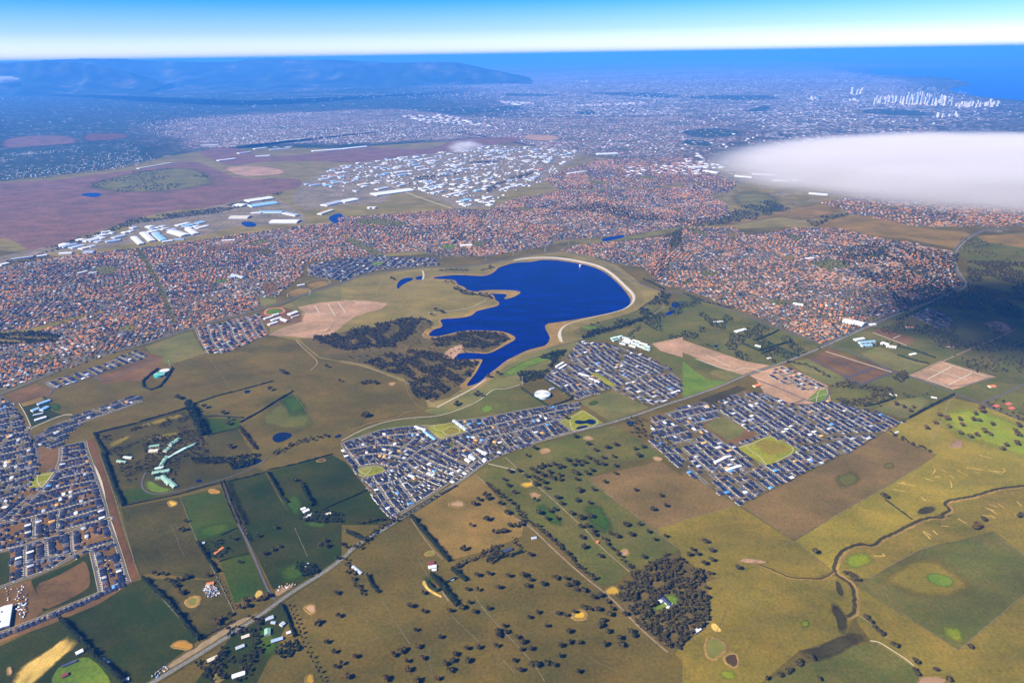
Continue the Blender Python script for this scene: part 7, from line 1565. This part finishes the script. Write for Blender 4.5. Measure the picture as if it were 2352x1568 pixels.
cluster('C', 1120, 1210, 690, 705, 7, (40, 80), 'in the flats beside the city parkland', (40, 70))
cluster('C', 1740, 1900, 790, 815, 9, (40, 90), 'in the hospital group below the city parkland', (30, 60))
cluster('B', 1650, 1700, 560, 566, 6, (60, 130), 'in the remote suburban centre', (60, 100))

# ------------------------------------------------------------------ far hills
def hill_mat():
    m, n, l, b = nodes('forested_range', .95, .05)
    l.new(rampn(n, l, pos_noise(n, l, .0006, 7.0), [(.35, (.004, .010, .006)), (.55, (.030, .042, .024)), (.68, (.11, .09, .06))]), b.inputs['Base Color']); return m
M['hills'] = hill_mat()
def ridge(spec, dist, front, label, rough=.03):
    pts = []
    t = spec.split()[0]
    for w in spec.split()[1:]:
        if w.isalpha(): t = w; continue
        x, y = map(float, w.split(',')); X, Y, Z = ray(*px(t, x, y)); pts.append((X / Y * dist, CAM_H + Z / Y * dist))
    xs = np.linspace(pts[0][0], pts[-1][0], 160); top = np.interp(xs, [p_[0] for p_ in pts], [p_[1] for p_ in pts])
    k = np.arange(160); top = top * (1 + rough * (np.sin(k * .37) * .4 + np.sin(k * .9 + 1) * .3 + RNG.normal(0, .25, 160)))
    rows = []
    prof = [(-1, -.0004), (-.8, .10), (-.6, .28), (-.42, .50), (-.26, .72), (-.12, .92), (0, 1), (.2, .8), (.5, .4), (1, -.0004)]
    V = []
    for u, z in prof:
        for i in range(160):
            bump = 1 + .18 * math.sin(i * .55 + u * 9) * (1 - abs(z - .5)) * (0 if z in (1, -.0004) else 1)
            V.append((xs[i] * (1 + u * front / dist * .6), dist + u * front * (1 + .15 * math.sin(i * .21)), top[i] * z * bump))
    Fc = [(r_ * 160 + i, r_ * 160 + i + 1, (r_ + 1) * 160 + i + 1, (r_ + 1) * 160 + i) for r_ in range(len(prof) - 1) for i in range(159)]
    tag(link('hills', mesh('hills', V, Fc, [M['hills']], smooth=True)), label, 'hills', None, 'structure')
ridge('A -900,470 -300,450 0,444 180,430 330,424 520,432 650,446 760,468 870,492 1000,530 1150,580', 42000, 6000, 'nearer dark blue range behind the tiny cloud', .01)
ridge('A -900,440 0,437 200,424 400,412 640,405 820,406 1000,420 1200,424 1400,430 1600,428 1700,414 1850,404 2050,410 2352,414 B 100,420 300,430 600,445', 50000, 7000, 'long pale blue range rising behind the nearer dark one', .004)
ridge('A 1500,560 1800,520 2100,480 B 0,464 150,446 400,433 560,430 700,428 800,432 880,447 1000,474 1150,504 1300,536', 46000, 5000, 'low dark wooded range between the pale range and the plain', .008)

# ------------------------------------------------------------------ cars on the highway
CARS = {}
def car(x, y, a, c, label, zr):
    if c not in CARS:
        body = box_vf(-2.2, 2.2, -.9, .9, .35, .95); cab = [(-1.5, -.8, .95), (1.0, -.8, .95), (1.0, .8, .95), (-1.5, .8, .95), (-1.1, -.7, 1.5), (.5, -.7, 1.5), (.5, .7, 1.5), (-1.1, .7, 1.5)], box_vf(0, 1, 0, 1, 0, 1)[1]
        CARS[c] = [('body', mesh('body', *body, [M[c]])), ('cabin', mesh('cabin', *cab, [M['glass']])), *[('wheel', mesh('wheel', *box_vf(sx * 1.4 - .33, sx * 1.4 + .33, sy * .85 - .1, sy * .85 + .1, 0, .66), [M['asphalt_new']])) for sx in (-1, 1) for sy in (-1, 1)]]
    e_ = empty('car', x, y, zr + .01, a); tag(e_, label, 'car', 'cars: ' + label); e_.scale = (1.15, 1.15, 1.15)
    for n_, dt in CARS[c]: link(n_, dt, e_)
CC = {'white': 'white', 'silver': 'silver', 'redroof': 'dark red', 'darkroof': 'dark blue'}
for i in sorted(random.sample(range(4, int(len(hp) * .6)), 34)):
    d = np.array(hp[i + 1]) - np.array(hp[i]); a_ = math.atan2(d[1], d[0]); s = random.choice((-1, 1)); n_ = np.array([-d[1], d[0]]) / np.linalg.norm(d)
    q = np.array(hp[i]) + n_ * s * 2.4; c = random.choices(list(CC), (.5, .25, .1, .15))[0]; car(q[0], q[1], a_ + (math.pi if s > 0 else 0), c, '%s car driving on the winding highway' % CC[c], zc)
for ln in half[:14] + curved[:14]:
    for _ in range(2):
        i = random.randrange(1, len(ln) - 1); d = np.array(ln[i + 1]) - np.array(ln[i]); a_ = math.atan2(d[1], d[0]); n_ = np.array([-d[1], d[0]]) / np.linalg.norm(d); s = random.choice((-1, 1)); q = np.array(ln[i]) + n_ * s * 2.6
        c = random.choices(list(CC), (.5, .25, .1, .15))[0]; car(q[0], q[1], a_, c, '%s car parked in %s' % (CC[c], 'the half built estate' if ln in half else 'the curved street estate'), STREET_Z['half' if ln in half else 'curved'])

# ------------------------------------------------------------------ machinery and materials in the yards
def clutter(spec, n, size, label):
    q = fill_poly(spec, 4.0, 1.0); q = q[RNG.permutation(len(q))[:n]]; n = len(q)
    s_ = np.stack([RNG.uniform(*size, n), RNG.uniform(*size, n) * .5, RNG.uniform(1, 3, n)], 1); V = HT[:8][None] * s_[:, None]; th = RNG.uniform(0, 3.1, n); ca, sa = np.cos(th)[:, None], np.sin(th)[:, None]
    X = V[..., 0] * ca - V[..., 1] * sa + q[:, 0:1]; Y = V[..., 0] * sa + V[..., 1] * ca + q[:, 1:2]
    c = np.array([(.6, .6, .6), (.5, .28, .05), (.12, .12, .12), (.3, .4, .55), (.35, .3, .25), (.5, .12, .04)])[RNG.choice(6, n, p=[.36, .14, .2, .1, .15, .05])]
    tag(link('yard_clutter', big_mesh('yard_clutter', np.stack([X, Y, V[..., 2] + Z_NEXT[0]], 2), [(0, 1, 5, 4), (1, 2, 6, 5), (2, 3, 7, 6), (3, 0, 4, 7), (4, 5, 6, 7)], 8, [M['attr']], np.repeat(c[:, None], 8, 1))), label, 'machinery', None, 'stuff')
clutter('G 1390,930 1460,880 1530,960 1440,985', 90, (2, 6), 'old machinery and cars packed in the salvage yard')
clutter('K 250,1120 420,1080 450,1330 270,1340', 40, (3, 9), 'site sheds and materials in the builders yard')
clutter('K 60,850 400,800 440,1080 100,1080', 25, (3, 8), 'spoil heaps and pipes in the builders yard')
clutter('G 1040,1530 1150,1440 1180,1450 1070,1560', 18, (3, 6), 'parked machines at the roadworks')
clutter('G 1900,905 2030,880 2040,895 1920,940', 14, (3, 6), 'parked trucks on the gravel yard')
clutter('E 1860,760 2000,760 2140,850 2080,860', 60, (3, 8), 'stalls and vans around the market buildings')

# ------------------------------------------------------------------ stock tracks worn into the paddocks
for spec_, n_ in (('H -50,900 900,1000 1500,1100 2100,1300 2200,1560 0,1560', 16), ('I 100,950 900,900 1100,1100 700,1350 250,1500', 7), ('I 1300,950 1900,1300 2300,1300 2300,1560 1800,1560', 7), ('I 800,620 1700,150 2300,150 1600,430', 7), ('D 1450,900 1850,800 2300,1000 2200,1350 1700,1200 1200,1150', 10), ('E 0,980 400,1100 500,1200 100,1350', 5), ('H 1300,200 1700,250 2200,600 2000,750', 6), ('G 850,400 1200,320 1450,850 1000,800', 6), ('E 300,400 700,420 900,500 400,580', 6)):
    pl = P(spec_); c_ = fill_poly(pl, 60)
    for _ in range(n_ // 2):
        x, y = c_[random.randrange(len(c_))]; a_ = random.uniform(0, 6.28); pt = [(x, y)]
        for _k in range(random.randrange(10, 26)):
            a_ += random.uniform(-.13, .13); x += 14 * math.cos(a_); y += 14 * math.sin(a_)
            if not inside(pl, [(x, y)])[0]: break
            pt.append((x, y))
        if len(pt) > 4: road('stock_track', None, random.uniform(.6, 1.1), 'fence', 'faint stock track worn across a paddock', 'track', pts=chaikin(pt, 1, False))['group'] = 'stock tracks in the paddocks'

# ------------------------------------------------------------------ pale rocks in the paddocks
q = np.vstack([fill_poly(s, 30) for s in ('G 1540,190 1830,125 2060,460 2352,480 2352,720 1880,920 1720,600', 'G 835,365 1235,290 1500,860 960,830', 'E 330,400 900,440 960,530 620,600 300,560', 'I 1500,60 2352,100 2352,200 1850,300 1450,220', 'D 1450,880 1850,780 2100,960 1700,1080', 'H 0,1000 900,1000 1500,1568 0,1568')])
q = q[RNG.random(len(q)) < .12]; n_ = len(q); s_ = RNG.uniform(.6, 1.5, n_); RT = HT[:8] * np.array([1, 1, .7]); V = RT[None] * s_[:, None, None] * RNG.uniform(.7, 1.3, (n_, 8, 3)); V[..., 0] += q[:, 0:1]; V[..., 1] += q[:, 1:2]; V[..., 2] += .7
tag(link('rocks', big_mesh('rocks', V, [(0, 1, 5, 4), (1, 2, 6, 5), (2, 3, 7, 6), (3, 0, 4, 7), (4, 5, 6, 7)], 8, [M['rock']])), 'pale field rocks strewn over the paddocks', 'rocks', None, 'stuff')

# ------------------------------------------------------------------ clouds and haze
def cloud_mat(name, dens, nscale, soft, thr):
    m = bpy.data.materials.new(name); m.use_nodes = True; n, l = m.node_tree.nodes, m.node_tree.links; n.clear()
    out = n.new('ShaderNodeOutputMaterial'); v = n.new('ShaderNodeVolumePrincipled'); l.new(v.outputs[0], out.inputs['Volume'])
    v.inputs['Color'].default_value = (.80, .77, .80, 1); v.inputs['Anisotropy'].default_value = 0.0
    tc = n.new('ShaderNodeTexCoord'); ln_ = n.new('ShaderNodeVectorMath'); ln_.operation = 'LENGTH'; l.new(tc.outputs['Object'], ln_.inputs[0])
    r = n.new('ShaderNodeMapRange'); r.inputs['From Min'].default_value = 1.0; r.inputs['From Max'].default_value = 1.0 - soft; r.interpolation_type = 'SMOOTHSTEP'; l.new(ln_.outputs['Value'], r.inputs['Value'])
    t = n.new('ShaderNodeTexNoise'); t.inputs['Scale'].default_value = nscale; t.inputs['Detail'].default_value = 3; l.new(tc.outputs['Object'], t.inputs['Vector'])
    r2 = n.new('ShaderNodeMapRange'); r2.inputs['From Min'].default_value = thr; r2.inputs['From Max'].default_value = thr + .3; l.new(t.outputs['Fac'], r2.inputs['Value'])
    a = n.new('ShaderNodeMath'); a.operation = 'MULTIPLY'; l.new(r.outputs[0], a.inputs[0]); l.new(r2.outputs[0], a.inputs[1])
    b = n.new('ShaderNodeMath'); b.operation = 'MULTIPLY'; l.new(a.outputs[0], b.inputs[0]); b.inputs[1].default_value = dens; l.new(b.outputs[0], v.inputs['Density'])
    return m
def cloud(spec_c, z, rx, ry, rz, rot, mat, label):
    x, y = spec_c
    bm = bmesh.new(); bmesh.ops.create_icosphere(bm, subdivisions=3, radius=1.0); me = bpy.data.meshes.new('cloud'); bm.to_mesh(me); bm.free(); me.materials.append(mat)
    o = link('cloud', me); o.location = (x, y, z); o.scale = (rx, ry, rz); o.rotation_euler = (0, 0, rot); return tag(o, label, 'cloud')
CM1 = cloud_mat('cloud_bank', .020, 2.4, .58, .27)
CM2 = cloud_mat('cloud_wisp', .02, 2.0, .9, .35)
def at_height(t, x, y, z): return ground(*px(t, x, y), z)
cloud(at_height('C', 2240, 1145, 1000), 1000, 1420, 990, 130, R(-6), CM1, 'broad soft white cloud bank hanging low over the suburbs before the bay')
cloud(at_height('B', 850, 1010, 250), 250, 330, 180, 110, R(20), CM2, 'small white wisp of cloud over the factory district')
cloud(at_height('A', 30, 548, 700), 700, 900, 600, 220, 0, CM2, 'tiny white cloud before the dark blue range')
hz = bpy.data.materials.new('haze'); hz.use_nodes = True; n, l = hz.node_tree.nodes, hz.node_tree.links; n.clear()
out = n.new('ShaderNodeOutputMaterial'); v = n.new('ShaderNodeVolumePrincipled'); l.new(v.outputs[0], out.inputs['Volume'])
v.inputs['Color'].default_value = (.075, .36, 1.0, 1); v.inputs['Density'].default_value = 2.55e-5; v.inputs['Anisotropy'].default_value = 0.0
S = 440000.0
hv, hf = box_vf(-S, S, -S, S, -1.0, max(o.dimensions.z + o.bound_box[0][2] for o in bpy.data.objects if o.name.startswith('hills')) + 25.0)
tag(link('haze', mesh('haze', hv, hf, [hz])), 'blue haze lying over the whole plain', 'haze', None, 'stuff')
print('triangles', sum(len(o.data.polygons) for o in bpy.data.objects if o.type == 'MESH'), 'max z', Z_NEXT[0])
